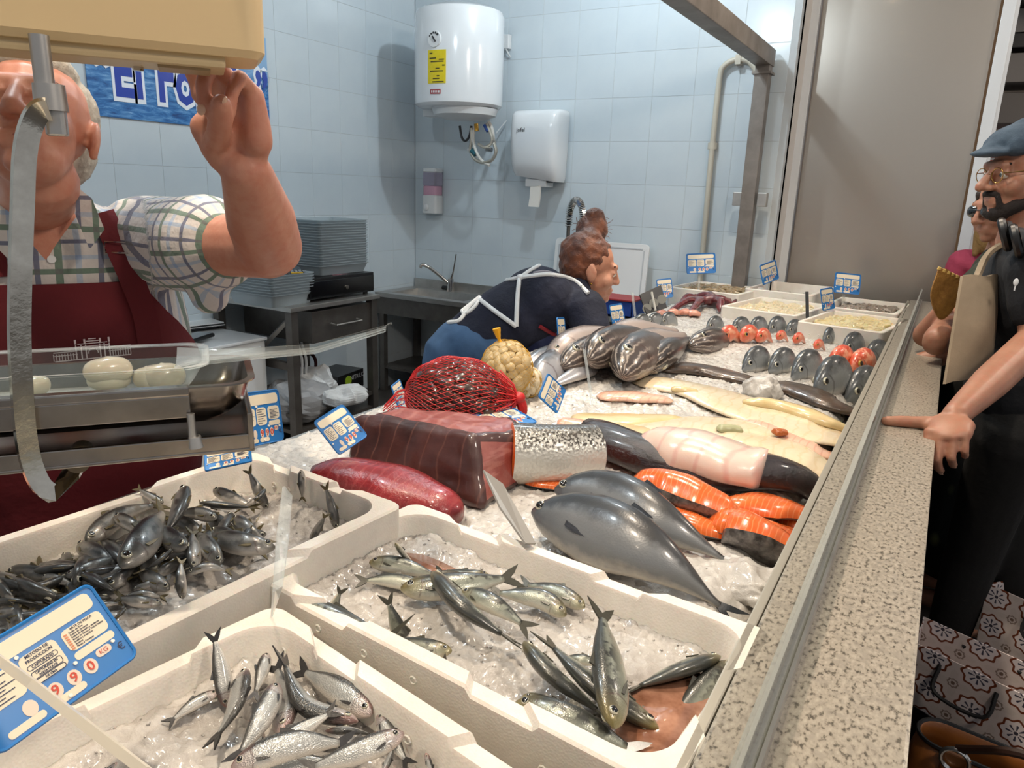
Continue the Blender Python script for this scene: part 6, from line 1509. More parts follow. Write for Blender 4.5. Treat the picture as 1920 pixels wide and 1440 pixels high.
# white line emblem on the bib
ec = hit(tr_ap, 174, 654, .004)
if ec is not None:
    n = nrm(B_+Lw*.22); X_ = nrm(np.cross(UP, n)); q = ec-mo; m_emb = M('emblem_thread', '#d8cdd0', .7); mb = MB()
    rotm = Matrix(((X_[0], n[0], 0), (X_[1], n[1], 0), (X_[2], n[2], 1)))
    def eb(x, z, w, h): c = q+X_*x+UP*z-n*x*x*1.2+n*.003; mb.box(c, (w, .0016, h), rotm)
    for x, z, w, h in ((0, -.016, .118, .0016), (0, .006, .05, .0016), (-.042, -.001, .036, .0014), (.042, .001, .036, .0014), (-.042, -.007, .036, .0012), (.042, -.006, .036, .0012), (0, .011, .046, .0012), (0, .015, .02, .0014), (0, .019, .012, .0014)): eb(x, z, w, h)
    for x in (-.026, -.018, -.011, .011, .018, .026): eb(x, -.004, .0018, .026)
    for x in (-.026, -.012, .012, .026): eb(x, .015, .0028, .008)
    for k in range(9): eb(-.06+k*.0042, -.010, .0011, .012); eb(.06-k*.0042, -.010, .0011, .012)
    for k in range(9): a = PI*k/8; eb(.0075*math.cos(a), -.006+.0075*math.sin(a), .0016, .0022)
    mb.build('emblem', m_emb, man)
# ---------------------------------------------------------------- woman bending over the counter
wm = thing('person', 'woman with a red-brown bun bending over the counter in a navy top', 'person', (*atd(865, 640, 2.62)[:2], STALL_Z)); wo = ploc(wm)
pel = atd(895, 660, 2.62); wst = atd(942, 610, 2.62); chs = atd(1010, 572, 2.66); nkb = atd(1072, 548, 2.72)
WH = atd(1108, 503, 2.74)
wF = nrm(RT*.97+FW*.10-UP*.16); wU = nrm(UP*.95+RT*.1)
wh_, WP, WAX = head_prims(WH, wF, wU, .98, .95, nkb, (.048, .055))
sp_ax = nrm(nkb-pel); bk = nrm(UP*.75-RT*.45-FW*.1)         # away from her belly
wside = nrm(np.cross(sp_ax, bk))
shl = nkb-sp_ax*.05+wside*.0-bk*.02
sdir = wside if np.dot(wside, FW) < 0 else -wside               # towards the viewer
sh_n = shl+sdir*.155-bk*.02; sh_f = shl-sdir*.155-bk*.02
el_n = atd(1118, 640, 2.52); wr_n = el_n+nrm(RT*.5+FW*.75-UP*.25)*.24
el_f = sh_f+nrm(RT*.6-UP*.7)*.26; wr_f = el_f+nrm(RT*.8+FW*.2-UP*.1)*.22
hn, tn = hand_prims(wr_n, nrm(RT*.5+FW*.8-UP*.1), -UP, .92, False, curls=((20, 25, 15),)*4); hf, tf = hand_prims(wr_f, nrm(RT*.9+FW*.2-UP*.1), -UP, .92, True, curls=((20, 25, 15),)*4)
hip_n, hip_f = pel+sdir*.09-bk*.03, pel-sdir*.09-bk*.03
ft_n, ft_f = V3(hip_n[0]-.06, hip_n[1]-.02, STALL_Z+.06), V3(hip_f[0]-.06, hip_f[1]+.03, STALL_Z+.06)
wpr = wh_+hn+hf+[capsule(sh_n, el_n, .046, .038), capsule(el_n, wr_n, .038, .025), capsule(sh_f, el_f, .046, .038), capsule(el_f, wr_f, .038, .025), capsule(pel, wst, .13, .11), capsule(wst, chs, .11, .11), capsule(chs, shl, .11, .09),
   capsule(hip_n, ft_n, .085, .045), capsule(hip_f, ft_f, .085, .045), capsule(ft_n, ft_n+RT*.14+FW*.06, .04, .035), capsule(ft_f, ft_f+RT*.14+FW*.06, .04, .035)]
fuse('body', wpr, m_skin2, wm, .0055, 4)
head_parts(wm, WP, WAX, .98, True, M('brow_brown', '#4a2c1e', .8))
navy = M('navy_cotton', '#0b1022', .85, var=('#0f1630', 4, .3, .7), bump=(9, .5, .03))
tp = [capsule(pel-sp_ax*.03, wst, .15, .135), capsule(wst, chs, .135, .135), capsule(chs, shl+sp_ax*.01, .135, .105), ellipsoid(chs+bk*.02, (sp_ax*.14, wside*.165, bk*.12)), ellipsoid(wst+sp_ax*.02, (sp_ax*.12, wside*.15, bk*.13)),
      capsule(sh_n, sh_n*.25+el_n*.75, .078, .066), capsule(sh_f, sh_f*.4+el_f*.6, .075, .065), ellipsoid(shl, (sp_ax*.08, wside*.17, bk*.085)), capsule(nkb-sp_ax*.03, nkb+sp_ax*.005, .072, .066)]
top = fuse('navy_top', tp, navy, wm, .007, 6)
vv = getv(top)
for i, p in enumerate(vv): vv[i] = p+np.array(mnoise.noise_vector(Vector((p[0]*8, p[1]*8, p[2]*14))))*.007
setv(top, vv); tr_tp = tree_of(top)
m_jean = M('blue_denim', '#2d4a6b', .85, var=('#3d5c80', 12, .3, .7), bump=(200, .2, .002))
fuse('jeans', [capsule(pel-sp_ax*.06, pel-sp_ax*.02, .15, .148), capsule(hip_n, ft_n+UP*.08, .105, .06), capsule(hip_f, ft_f+UP*.08, .105, .06), ellipsoid(pel-sp_ax*.03, (sp_ax*.12, wside*.175, bk*.15))], m_jean, wm, .008, 5)
def cord(px, r=.008, mat=None, name='apron_cord', tr=None):
    P = [hit(tr or tr_tp, x, y, r*.7) for x, y in [(q[0], q[1]) for q in bez([(a, b, 0) for a, b in px], 26)]]
    P = [p-wo for p in P if p is not None]
    if len(P) > 2: MB().tube(P, r, 8).build(name, mat or m_wplas, wm, True)
cord([(976, 520), (1000, 504), (1030, 490)]); cord([(976, 520), (1030, 515), (1075, 525), (1103, 550)]); cord([(976, 520), (935, 530), (905, 543)])
cord([(974, 522), (970, 560), (968, 612)]); cord([(968, 612), (930, 585), (900, 562)]); cord([(900, 562), (880, 575), (862, 600), (838, 605)])
cord([(902, 556), (885, 552), (868, 566), (850, 592), (845, 598)]); cord([(900, 558), (890, 575), (872, 588), (865, 578), (880, 565), (900, 556)], .007)
k_ = hit(tr_tp, 976, 520, .008)
if k_ is not None: MB().ell(k_-wo, (.016, .012, .012)).build('apron_knot', m_wplas, wm, True)
cord([(1000, 512), (1020, 509), (1038, 513), (1042, 520)], .005, M('back_print', '#8d8a92', .7), 'back_print')
m_wapron = M('royal_blue_apron', '#0d1d4c', .6, bump=(8, .4, .02))
fuse('apron_front', [capsule(wst-bk*.10+sdir*.02, chs-bk*.13+sdir*.02, .085, .075), capsule(chs-bk*.13+sdir*.02, chs-bk*.13+sp_ax*.1, .075, .05)], m_wapron, wm, .008, 4)
cord([(1012, 612), (1040, 628), (1062, 636)], .007, M('apron_red_trim', '#7d1420', .6), 'apron_trim', None)
m_rhair = M('auburn_hair', '#4a2110', .45, var=('#7f4626', 28, .35, .7), bump=(90, .7, .006), sheen=.2)
F, L, U = WAX
hr = []
for f, l, u, rf, rl, ru in ((-.035, 0, .045, .098, .084, .088), (-.055, 0, .0, .07, .079, .075), (-.005, 0, .088, .06, .06, .03), (-.07, .0, -.05, .03, .05, .035)): hr.append(ellipsoid(WP(f, l, u), (F*rf, L*rl, U*ru)))
bun = atd(1110, 430, 2.76)
hr += [ellipsoid(bun, (RT*.062, FW*.06, UP*.056)), ellipsoid(bun+UP*.045+RT*.008, (RT*.038, FW*.04, UP*.036)), capsule(bun-UP*.04, WP(-.03, 0, .1), .035, .05), ellipsoid(bun-RT*.03-UP*.035, (RT*.03, FW*.035, UP*.03))]
hm = fuse('hair', hr, m_rhair, wm, .006, 3)
vv = getv(hm)
for i, p in enumerate(vv): vv[i] = p+np.array(mnoise.noise_vector(Vector(tuple(p*45))))*.005
setv(hm, vv)
mb = MB(); rnd = random.Random(4)
for k in range(60):
    a = rnd.uniform(0, 2*PI); c = bun+RT*.048*math.cos(a)+UP*.052*math.sin(a)-FW*rnd.uniform(-.02, .04); e = c+RT*rnd.uniform(-.02, .02)+UP*rnd.uniform(-.02, .02)+nrm(c-bun)*.012
    mb.tube(bez([c-nrm(c-bun)*.01-wo, (c+e)/2+V3(rnd.uniform(-.008, .008), 0, rnd.uniform(-.008, .008))-wo, e-wo], 6), .0009, 3)
mb.build('loose_curls', m_rhair, wm)
MB().ell(WP(-.004, -.081 if np.dot(WAX[1], FW) > 0 else .081, -.05)-wo, (.004,)*3).build('earring', m_brass, wm, True)

# ---------------------------------------------------------------- man in the flat cap
cm = thing('person', 'bearded man in a blue flat cap and dark clothes resting a hand on the ledge', 'person', (.36, 2.1, 0)); co_ = ploc(cm)
CH = atd(1922, 322, 2.05); cF = nrm(-RT*1.0-FW*.05-UP*.1)
cnk = CH+V3(.01, .0, -.2)+RT*.02
ch_, CP, CAX = head_prims(CH, cF, UP, 1.0, 1.08, cnk, (.058, .066))
ctc = V3(cnk[0]+.04, cnk[1], 0)
cw = atz(1790, 780, 1.135); cel = atd(1945, 635, 1.93); csh = cnk+V3(.03, -.19, -.06); csf = cnk+V3(.05, .19, -.06)
hn, tips = hand_prims(cw, nrm(atz(1764, 838, 1.10)-cw), V3(.15, 0, -1), 1.1, True, curls=((45, 60, 25), (50, 65, 25), (55, 70, 25), (60, 70, 25)), thumb=(.95, .35, -.16), tb=(2, 2))
# thumb lies along the ledge towards the viewer's left
pel_c = V3(ctc[0]+.03, ctc[1], .95); lf = [atz(1768, 1225, .06), atz(1890, 1215, .06)]
kn = [V3(*((np.array(f)[:2]*.5+pel_c[:2]*.5)), .5) for f in lf]
fw_ = nrm(V3(-1, .1, 0))
cpr = ch_+hn+[capsule(csh, cel, .05, .043), capsule(cel, cw*.6+cel*.4, .045, .042), capsule(cw*.6+cel*.4, cw, .042, .028), capsule(csf, csf+V3(-.06, .08, -.28), .05, .042), capsule(csf+V3(-.06, .08, -.28), csf+V3(-.25, .05, -.36), .042, .03)]
trs = lambda o: [ellipsoid(V3(ctc[0], ctc[1], 1.34), (V3(.13+o, 0, 0), V3(0, .19+o, 0), V3(0, 0, .2))), ellipsoid(V3(ctc[0]+.01, ctc[1], 1.12), (V3(.12+o, 0, 0), V3(0, .165+o, 0), V3(0, 0, .22)))]
cpr += trs(-.012)
for s_, f, k in ((-1, lf[0], kn[0]), (1, lf[1], kn[1])): cpr += [capsule(pel_c+V3(0, .08*s_, 0), k, .085, .06), capsule(k, V3(f[0], f[1], .1), .06, .045), capsule(V3(f[0], f[1], .05), V3(f[0], f[1], .05)+fw_*.15, .045, .035)]
fuse('body', cpr, m_skin3, cm, .0045, 3); head_parts(cm, CP, CAX, 1.0, True, M('brow_dark', '#1f1612', .8)); nails(cm, tips, 1.0)
m_dnavy = M('black_navy_cotton', '#0a0d14', .85, bump=(9, .4, .02)); m_blk = M('black_denim', '#060607', .85, bump=(10, .3, .02))
fuse('dark_tshirt', trs(.008)+[capsule(csh, csh*.45+cel*.55, .072, .066), capsule(csf, csf+V3(-.04, .05, -.18), .072, .062), capsule(csh-UP*.0, csf, .075, .075)], m_dnavy, cm, .008, 5)
tp_ = [ellipsoid(V3(pel_c[0], pel_c[1], .96), (V3(.13, 0, 0), V3(0, .18, 0), V3(0, 0, .16)))]
for s_, f, k in ((-1, lf[0], kn[0]), (1, lf[1], kn[1])): tp_ += [capsule(pel_c+V3(0, .085*s_, 0), k, .105, .082), capsule(k, V3(f[0], f[1], .12), .082, .066)]
fuse('black_trousers', tp_, m_blk, cm, .009, 4)
for f in lf: fuse('shoe', [capsule(V3(f[0], f[1], .045), V3(f[0], f[1], .045)+fw_*.17, .052, .044, flat=(UP, .8))], m_black, cm, .007, 2)
m_cap = M('blue_wool_cap', '#3a4a5a', .9, var=('#4c5d6d', 40, .3, .7), bump=(260, .5, .002))
F, L, U = CAX
cp = [ellipsoid(CP(-.01, 0, .085), (F*.118, L*.095, U*.052)), ellipsoid(CP(-.04, 0, .095), (F*.10, L*.098, U*.06)), capsule(CP(.06, -.05, .075), CP(.06, .05, .075), .032, .032), ellipsoid(CP(.105, 0, .058), (F*.045, L*.062, U*.013)), capsule(CP(.06, 0, .085), CP(.12, 0, .062), .035, .018)]
fuse('flat_cap', cp, m_cap, cm, .006, 4)
m_beard = M('dark_beard', '#1c1310', .85, bump=(160, .8, .004))
bd = fuse('beard', [ellipsoid(CP(.066, 0, -.106), (F*.032, L*.036, U*.028)), capsule(CP(.05, .045, -.09), CP(.075, .02, -.108), .02, .02), capsule(CP(.05, -.045, -.09), CP(.075, -.02, -.108), .02, .02), capsule(CP(.0, .058, -.07), CP(.05, .046, -.092), .012, .018), capsule(CP(.0, -.058, -.07), CP(.05, -.046, -.092), .012, .018), capsule(CP(.094, -.022, -.055), CP(.094, .022, -.055), .0085, .0085), capsule(CP(.09, .026, -.058), CP(.083, .03, -.09), .007, .009), capsule(CP(.09, -.026, -.058), CP(.083, -.03, -.09), .007, .009)], m_beard, cm, .004, 2)
fuse('side_hair', [ellipsoid(CP(-.05, .0, .01), (F*.055, L*.082, U*.06)), ellipsoid(CP(-.07, 0, -.03), (F*.04, L*.065, U*.05))], m_beard, cm, .006, 2)
m_gold = M('gold_wire', '#b08d4a', .25, 1)
mb = MB(); 
for sg in (1, -1):
    c = CP(.102, sg*.033, -.004); mb.tube([c+(L*math.cos(a)*.023+U*math.sin(a)*.02)-co_ for a in np.linspace(0, 2*PI, 21)[:-1]], .0013, 5, True); mb.tube([CP(.100, sg*.056, .002)-co_, CP(.0, sg*.082, .006)-co_], .0013, 5)
mb.tube([CP(.108, -.011, .0)-co_, CP(.108, .011, .0)-co_], .0013, 5); mb.build('glasses', m_gold, cm, True)
hd = thing('headphones', 'black padded headphones hanging round the neck of the man in the flat cap', 'headphones', cnk+V3(-.09, -.02, -.02)); ho = ploc(hd)
for i, (a, b) in enumerate(((atd(1884, 440, 1.93), 1), (atd(1906, 452, 1.90), 1))):
    ax_ = nrm(RT*.75-FW*.5+UP*.35); u_ = nrm(UP-ax_*np.dot(UP, ax_)); v_ = np.cross(ax_, u_)
    MB().tube([a+(u_*.036*math.cos(t)+v_*.026*math.sin(t))-ho for t in np.linspace(0, 2*PI, 25)[:-1]], .011, 8, True).build('ear_cushion', m_black, hd, True)
    MB().tube([a+ax_*.012-ho, a+ax_*.022-ho], [.034, .028], 20).build('ear_cup', m_dgrey, hd, True)
MB().tube(bez([atd(1884, 425, 1.93)-ho, cnk+V3(.0, .1, .02)-ho, cnk+V3(.1, .08, .03)-ho, cnk+V3(.12, -.06, .03)-ho, atd(1912, 440, 1.92)-ho], 24), .008, 8).build('headband', m_black, hd, True)
# small white chest print
q = atd(1905, 529, 1.885)-co_; mb = MB()
mb.ell(q, (.006, .003, .010)); mb.box(q-V3(0, 0, .016), (.003, .002, .012)); mb.build('chest_print', m_wplas, cm)
# tote bag
tb = thing('tote_bag', 'beige canvas tote bag hanging beside the man in the flat cap', 'bag', atd(1815, 620, 1.98)); to_ = ploc(tb)
P = [atd(1803, 518, 1.99), atd(1876, 518, 2.06), atd(1858, 690, 2.03), atd(1770, 722, 1.95)]
v = []; nu_, nv_ = 9, 13; nrm_ = nrm(np.cross(P[1]-P[0], P[3]-P[0]))
for sgn in (0, 1):
    for j in range(nv_):
        for i in range(nu_):
            s, t = i/(nu_-1), j/(nv_-1); p = (P[0]*(1-s)+P[1]*s)*(1-t)+(P[3]*(1-s)+P[2]*s)*t
            bulge = .035*math.sin(PI*s)*(.25+.75*math.sin(PI*min(1, t*.9+.1))); v.append(p+nrm_*(bulge+.004)*(1 if sgn else -1)+V3(0, 0, .004*math.sin(s*11+t*7)))
N0 = nu_*nv_; f = [[j*nu_+i, j*nu_+i+1, (j+1)*nu_+i+1, (j+1)*nu_+i] for j in range(nv_-1) for i in range(nu_-1)]; f += [[N0+q for q in g_][::-1] for g_ in f]
ed = [i for i in range(nu_)]+[j*nu_+nu_-1 for j in range(1, nv_)]+[(nv_-1)*nu_+i for i in range(nu_-2, -1, -1)]+[j*nu_ for j in range(nv_-2, 0, -1)]
f += [[ed[k], N0+ed[k], N0+ed[(k+1) % len(ed)], ed[(k+1) % len(ed)]] for k in range(len(ed))]
m_canvas = M('beige_canvas', '#9a8a74', .9, var=('#897a66', 10, .3, .7), bump=(240, .3, .002))
MB().add(v, f).build('bag_body', m_canvas, tb, True, world=True)
MB().tube(bez([atd(1830, 522, 2.0)-to_, atd(1860, 470, 2.08)-to_, atd(1935, 440, 2.14)-to_], 14), .010, 6).build('strap', m_canvas, tb, True)
MB().tube(bez([atd(1868, 520, 2.05)-to_, atd(1890, 470, 2.10)-to_, atd(1945, 445, 2.15)-to_], 14), .010, 6).build('strap', m_canvas, tb, True)

# ---------------------------------------------------------------- person with the fan
pf = thing('person', 'person in a dark green shirt and sunglasses holding a wicker fan', 'person', (.30, 2.75, 0)); fo = ploc(pf)
FH = atd(1882, 385, 2.65); fF = nrm(-RT*.9-FW*.1-UP*.25)
fnk = FH+V3(.02, .0, -.19); fh_, FP, FAX = head_prims(FH, fF, UP, .97, 1.0, fnk, (.05, .058))
fsh = fnk+V3(-.02, -.15, -.06); fsf = fnk+V3(0, .16, -.06)
fel = atd(1736, 628, 2.52); fwr = atd(1768, 583, 2.42)
hn, tips = hand_prims(fwr, nrm(atd(1757, 545, 2.40)-fwr), nrm(RT*.7-FW*.5), .95, True, curls=((55, 75, 35), (60, 80, 35), (62, 80, 35), (65, 80, 35)), thumb=(.2, .9, .4))
fel2 = atz(1752, 660, 1.14); fwr2 = atd(1815, 612, 2.55)
fpel = V3(fnk[0]+.06, fnk[1], .9)
fpr = fh_+hn+[capsule(fsh, fel, .046, .042), capsule(fel, fwr, .043, .029), capsule(fsf, fel2+UP*.04, .046, .042), capsule(fel2+UP*.03, fwr2, .042, .03), ellipsoid(V3(fnk[0]+.02, fnk[1], 1.28), (V3(.1, 0, 0), V3(0, .16, 0), V3(0, 0, .2))), ellipsoid(V3(fnk[0]+.04, fnk[1], 1.05), (V3(.11, 0, 0), V3(0, .15, 0), V3(0, 0, .2)))]
for s_ in (-1, 1): fpr += [capsule(fpel+V3(0, .08*s_, 0), V3(fpel[0], fpel[1]+.09*s_, .12), .085, .045), capsule(V3(fpel[0], fpel[1]+.09*s_, .05), V3(fpel[0]-.13, fpel[1]+.09*s_, .045), .04, .035)]
fuse('body', fpr, m_skin3, pf, .006, 4); head_parts(pf, FP, FAX, .97, True, MATS['brow_dark']); nails(pf, tips[:4], .95)
m_green = M('dark_green_cotton', '#1d2218', .85, var=('#272d20', 6, .3, .7), bump=(9, .4, .02))
fuse('green_shirt', [ellipsoid(V3(fnk[0]+.02, fnk[1], 1.28), (V3(.12, 0, 0), V3(0, .18, 0), V3(0, 0, .2))), ellipsoid(V3(fnk[0]+.04, fnk[1], 1.08), (V3(.125, 0, 0), V3(0, .165, 0), V3(0, 0, .2))), capsule(fsh, fsh*.5+fel*.5, .072, .07), capsule(fsf, fsf*.45+fel2*.55, .072, .068), capsule(fsh, fsf, .07, .07)], m_green, pf, .008, 5)
m_leaf, t, b = newmat('leaf_print_skirt'); co = t.coord('Object'); vo = t.new('ShaderNodeTexVoronoi'); vo.inputs['Scale'].default_value = 9; t.link(t.mapping(co, (1, 1, .5)), vo.inputs['Vector'])
c = t.ramp(vo.outputs['Distance'], [(.0, '#8d9684'), (.18, '#6d7348'), (.28, '#0b0f0e'), (1, '#070a0a')]); t.link(c, b.inputs['Base Color']); setp(b, rough=.85)
fuse('leaf_skirt', [capsule(fpel+V3(0, 0, .05), V3(fpel[0]-.01, fpel[1], .35), .17, .24)], m_leaf, pf, .012, 4)
F, L, U = FAX
fuse('hair', [ellipsoid(FP(-.035, 0, .045), (F*.09, L*.085, U*.085)), ellipsoid(FP(-.06, 0, -.03), (F*.055, L*.08, U*.09)), capsule(FP(.04, .06, .05), FP(.03, .07, -.06), .02, .016), capsule(FP(.04, -.06, .05), FP(.03, -.07, -.06), .02, .016)], M('dark_brown_hair', '#2a1a12', .5, bump=(110, .7, .005)), pf, .006, 3)
mb = MB()
for sg in (1, -1): mb.ell(FP(.098, sg*.034, .0)-fo, (.012, .027, .022), Matrix.Rotation(math.atan2(F[1], F[0]), 3, 'Z'))
mb.tube([FP(.105, -.02, .008)-fo, FP(.105, .02, .008)-fo], .002, 5)
for sg in (1, -1): mb.tube([FP(.09, sg*.06, .004)-fo, FP(.0, sg*.08, .006)-fo], .002, 5)
mb.build('sunglasses', M('dark_lens', '#0a0a0c', .08, coat=.8), pf, True)
fan = thing('hand_fan', 'woven wicker fan held up in a hand above the ledge', 'fan', atd(1775, 550, 2.38)); fno = ploc(fan)
ctr = atd(1772, 545, 2.30); ux = nrm(RT*.95-UP*.3); uy = nrm(UP*.95+RT*.3); un = nrm(np.cross(ux, uy))
pts = [(-.052, .052), (-.03, .062), (.0, .055), (.045, .05), (.055, .0), (.045, -.07), (.02, -.085), (-.035, -.03)]
cur = bez([V3(x, y, 0) for x, y in pts]+[V3(*pts[0], 0)], 48)[:-1]; n = len(cur)
m_wick = M('wicker', '#8a5f24', .6, var=('#a87a35', 60, .35, .65), bump=(300, .8, .003))
v = [ctr+ux*p[0]+uy*p[1]+un*.003 for p in cur]+[ctr+ux*p[0]+uy*p[1]-un*.003 for p in cur]
MB().add(v, [list(range(n)), [n+k for k in range(n)][::-1]]+[[k, (k+1) % n, n+(k+1) % n, n+k] for k in range(n)]).build('leaf', m_wick, fan, True, world=True)
m_straw = M('pale_straw', '#cfae62', .6)
for k in range(7):
    p = ctr+ux*(-.05+.016*k)+uy*(.056-.001*k); MB().rbox(p-fno, (.011, .008, .010), .003, 2, Matrix(((ux[0], un[0], uy[0]), (ux[1], un[1], uy[1]), (ux[2], un[2], uy[2])))).build('binding', m_straw, fan)
# ---------------------------------------------------------------- person in pink farther back
pk = thing('person', 'person in a pink top with fair hair, farthest back in the queue', 'person', (.16, 3.4, 0)); po = ploc(pk)
KH = atd(1858, 402, 3.55); kF = nrm(RT*.2+FW*1.0); knk = KH+V3(.02, 0, -.18)
kh_, KP, KAX = head_prims(KH, kF, UP, .95, 1.0, knk, (.05, .056))
kb = lambda o: [ellipsoid(V3(knk[0]+.05, knk[1], 1.27), (V3(.13+o, 0, 0), V3(0, .1+o, 0), V3(0, 0, .2))), ellipsoid(V3(knk[0]+.05, knk[1], 1.02), (V3(.14+o, 0, 0), V3(0, .11+o, 0), V3(0, 0, .22))), capsule(knk+V3(-.1, 0, -.06), knk+V3(.2, 0, -.06), .06+o, .06+o)]
ka = []
for sg in (-1, 1): ka += [capsule(knk+V3(.05+.16*sg, 0, -.08), knk+V3(.05+.19*sg, .02, -.34), .045, .038), capsule(knk+V3(.05+.19*sg, .02, -.34), knk+V3(.05+.15*sg, .16, -.5), .038, .028)]
for sg in (-1, 1): ka += [capsule(V3(knk[0]+.05+.08*sg, knk[1], .9), V3(knk[0]+.05+.09*sg, knk[1], .1), .09, .05), capsule(V3(knk[0]+.05+.09*sg, knk[1], .05), V3(knk[0]+.05+.09*sg, knk[1]+.13, .045), .04, .035)]
hk, _t = hand_prims(knk+V3(.2, .16, -.5), V3(0, .6, -.6), V3(-1, 0, 0), .9, False); hk2, _t = hand_prims(knk+V3(-.1, .16, -.5), V3(0, .6, -.6), V3(1, 0, 0), .9, True)
fuse('body', kh_+kb(-.01)+ka+hk+hk2, m_skin2, pk, .008, 4)
m_pink = M('rose_pink_cotton', '#a23a55', .8, bump=(8, .4, .02))
fuse('pink_top', kb(.008)+[capsule(knk+V3(.05+.16*s_, 0, -.08), knk+V3(.05+.185*s_, .02, -.26), .062, .055) for s_ in (-1, 1)], m_pink, pk, .009, 4)
fuse('trousers', [capsule(V3(knk[0]+.05+.08*s_, knk[1], .92), V3(knk[0]+.05+.09*s_, knk[1], .12), .11, .07) for s_ in (-1, 1)], m_blk, pk, .012, 3)
F, L, U = KAX
fuse('hair', [ellipsoid(KP(-.02, 0, .03), (F*.1, L*.088, U*.095)), ellipsoid(KP(-.07, 0, -.09), (F*.05, L*.075, U*.11)), capsule(KP(-.05, .05, -.1), KP(-.06, .06, -.2), .03, .015)], M('fair_hair', '#8a6a3c', .5, bump=(90, .8, .006)), pk, .008, 3)
# ================================================================ PRICE TAGS
m_green_ln = M('tag_green', '#5c8f6a', .5); m_holder = clear_plastic('tag_holder', '#f2f2ee', .3, .1, .18); m_peg = M('white_peg', '#e6e2da', .4)
m_oval = M('digit_oval', '#d9c9b8', .5); m_orange = M('tag_orange_box', '#c9805c', .5)
def price_tag(label, TL, TR, BL, d, text=False, stick=None, digits=('9', '9', '0'), w=None, h=None, thick=.0022, digcol=None):
    """blue plastic price tag; three corner sight lines with their distances"""
    a, b, c = (atd(*TL, d[0]), atd(*TR, d[1]), atd(*BL, d[2])); X = b-a; W_ = w or np.linalg.norm(X); X = nrm(X); Y = a-c; Y = nrm(Y-X*np.dot(X, Y)); H_ = h or abs(np.dot(a-c, Y)); N = np.cross(X, Y)
    o = a-Y*H_
    t = frame_thing('price_tag', label, 'price tag', o, X, Y, N, group='blue price tags')
    def pan_(nm, x0, x1, y0, y1, mat, z=.0, th=.0005, r=.06):
        p = rrect((x1-x0)*W_, (y1-y0)*H_, min(r*H_, (x1-x0)*W_*.45, (y1-y0)*H_*.45), 3, (x0+x1)/2*W_, (y0+y1)/2*H_)
        return MB().prism(p, th, Matrix.Translation((0, 0, thick+z))).build(nm, mat, t)
    MB().prism(rrect(W_, H_, .09*H_, 5, W_/2, H_/2), thick).build('plate', m_blue, t)
    rim = [V3(x, y, thick) for x, y in rrect(W_*.975, H_*.97, .08*H_, 5, W_/2, H_/2)]
    MB().tube(rim, .0016*(W_/.12), 5, True).build('rim', m_blue, t, True)
    pan_('header_panel', .06, .94, .74, .93, m_cream)
    ps = [pan_('text_panel', .06, .33, .36, .69, m_cream), pan_('text_panel', .36, .61, .36, .69, m_cream), pan_('text_panel', .65, .94, .44, .69, m_cream), pan_('text_panel', .65, .94, .33, .42, m_cream)]
    mb = MB()
    for (x0, x1, y0, y1, n) in ((.085, .30, .40, .65, 8), (.385, .585, .40, .65, 7), (.70, .92, .47, .62, 7)):
        for k in range(n):
            if text and x0 > .3: continue
            y = y1-(y1-y0)*k/(n-1); L = (x1-x0)*(.55+.45*((k*7+3) % 5)/4)
            mb.box(((x0+L/2)*W_, y*H_, thick+.0007), (L*W_, .010*H_, .0003))
    mb.build('small_print', m_ink, t)
    for (x, y) in ((.37, .715), (.63, .33), (.90, .30), (.50, .08), (.06, .30)): MB().cyl((x*W_, y*H_, thick), (x*W_, y*H_, thick+.002), .020*H_, None, 10).build('peg', m_peg, t)
    for i, x in enumerate((.28, .45, .58, .70)):
        p = [(x*W_+math.cos(a_)*.045*W_, .21*H_+math.sin(a_)*.085*H_) for a_ in np.linspace(0, 2*PI, 17)[:-1]]
        MB().prism(p, .0005, Matrix.Translation((0, 0, thick))).build('digit_oval', m_oval, t)
        if i > 0 and i-1 < len(digits): text_mesh('digit', digits[i-1], .15*H_, digcol or m_red, t, (x*W_, .21*H_, thick+.0008), None, .0002, bold=.002*H_)
    MB().prism(rrect(.11*W_, .09*H_, .04*H_, 4, .82*W_, .27*H_), .0006, Matrix.Translation((0, 0, thick))).build('unit_oval', m_oval, t)
    text_mesh('unit', 'KG', .07*H_, m_red, t, (.82*W_, .27*H_, thick+.0008), None, .0002)
    text_mesh('currency', '€', .12*H_, m_ink, t, (.93*W_, .20*H_, thick+.0004), None, .0002)
    pan_('foot_panel', .10, .34, .05, .13, m_cream); pan_('foot_panel', .38, .62, .05, .13, m_cream)
    if text:
        for s_, y, sz in (('METODO DE', .665, .046), ('PRODUCCION', .615, .046), ('CAPTURADO', .545, .042), ('CAPTURADO EN', .475, .034), ('AGUA DULCE', .440, .034), ('DE CRIA', .385, .034)):
            text_mesh('print', s_, sz*H_, m_ink, t, (.485*W_, y*H_, thick+.0007), None, .0002, bold=.0006*H_, sx=.9)
        text_mesh('print', 'ARTE DE PESCA', .036*H_, m_ink, t, (.80*W_, .668*H_, thick+.0007), None, .0002)
        for k, s_ in enumerate(('Redes de Tiro', 'Redes de Arrastre', 'Redes de Enmalle y similares', 'Redes de Cerco y Redes Izadas', 'Sedales y Anzuelos', 'Rastras', 'Nasas y Trampas')):
            text_mesh('print', s_, .027*H_, m_ink, t, (.70*W_, (.635-.028*k)*H_, thick+.0007), None, .0002, 'LEFT')
            MB().box((.675*W_, (.635-.028*k)*H_, thick+.0007), (.022*W_, .018*H_, .0003)).build('tick_box', m_orange, t)
        for y, hh_ in ((.545, .05), (.458, .075), (.385, .05)):
            MB().tube([V3(x, yy, thick+.0006) for x, yy in rrect(.2*W_, hh_*H_, .022*H_, 3, .485*W_, y*H_)], .0003, 4, True).build('print_box', m_ink, t)
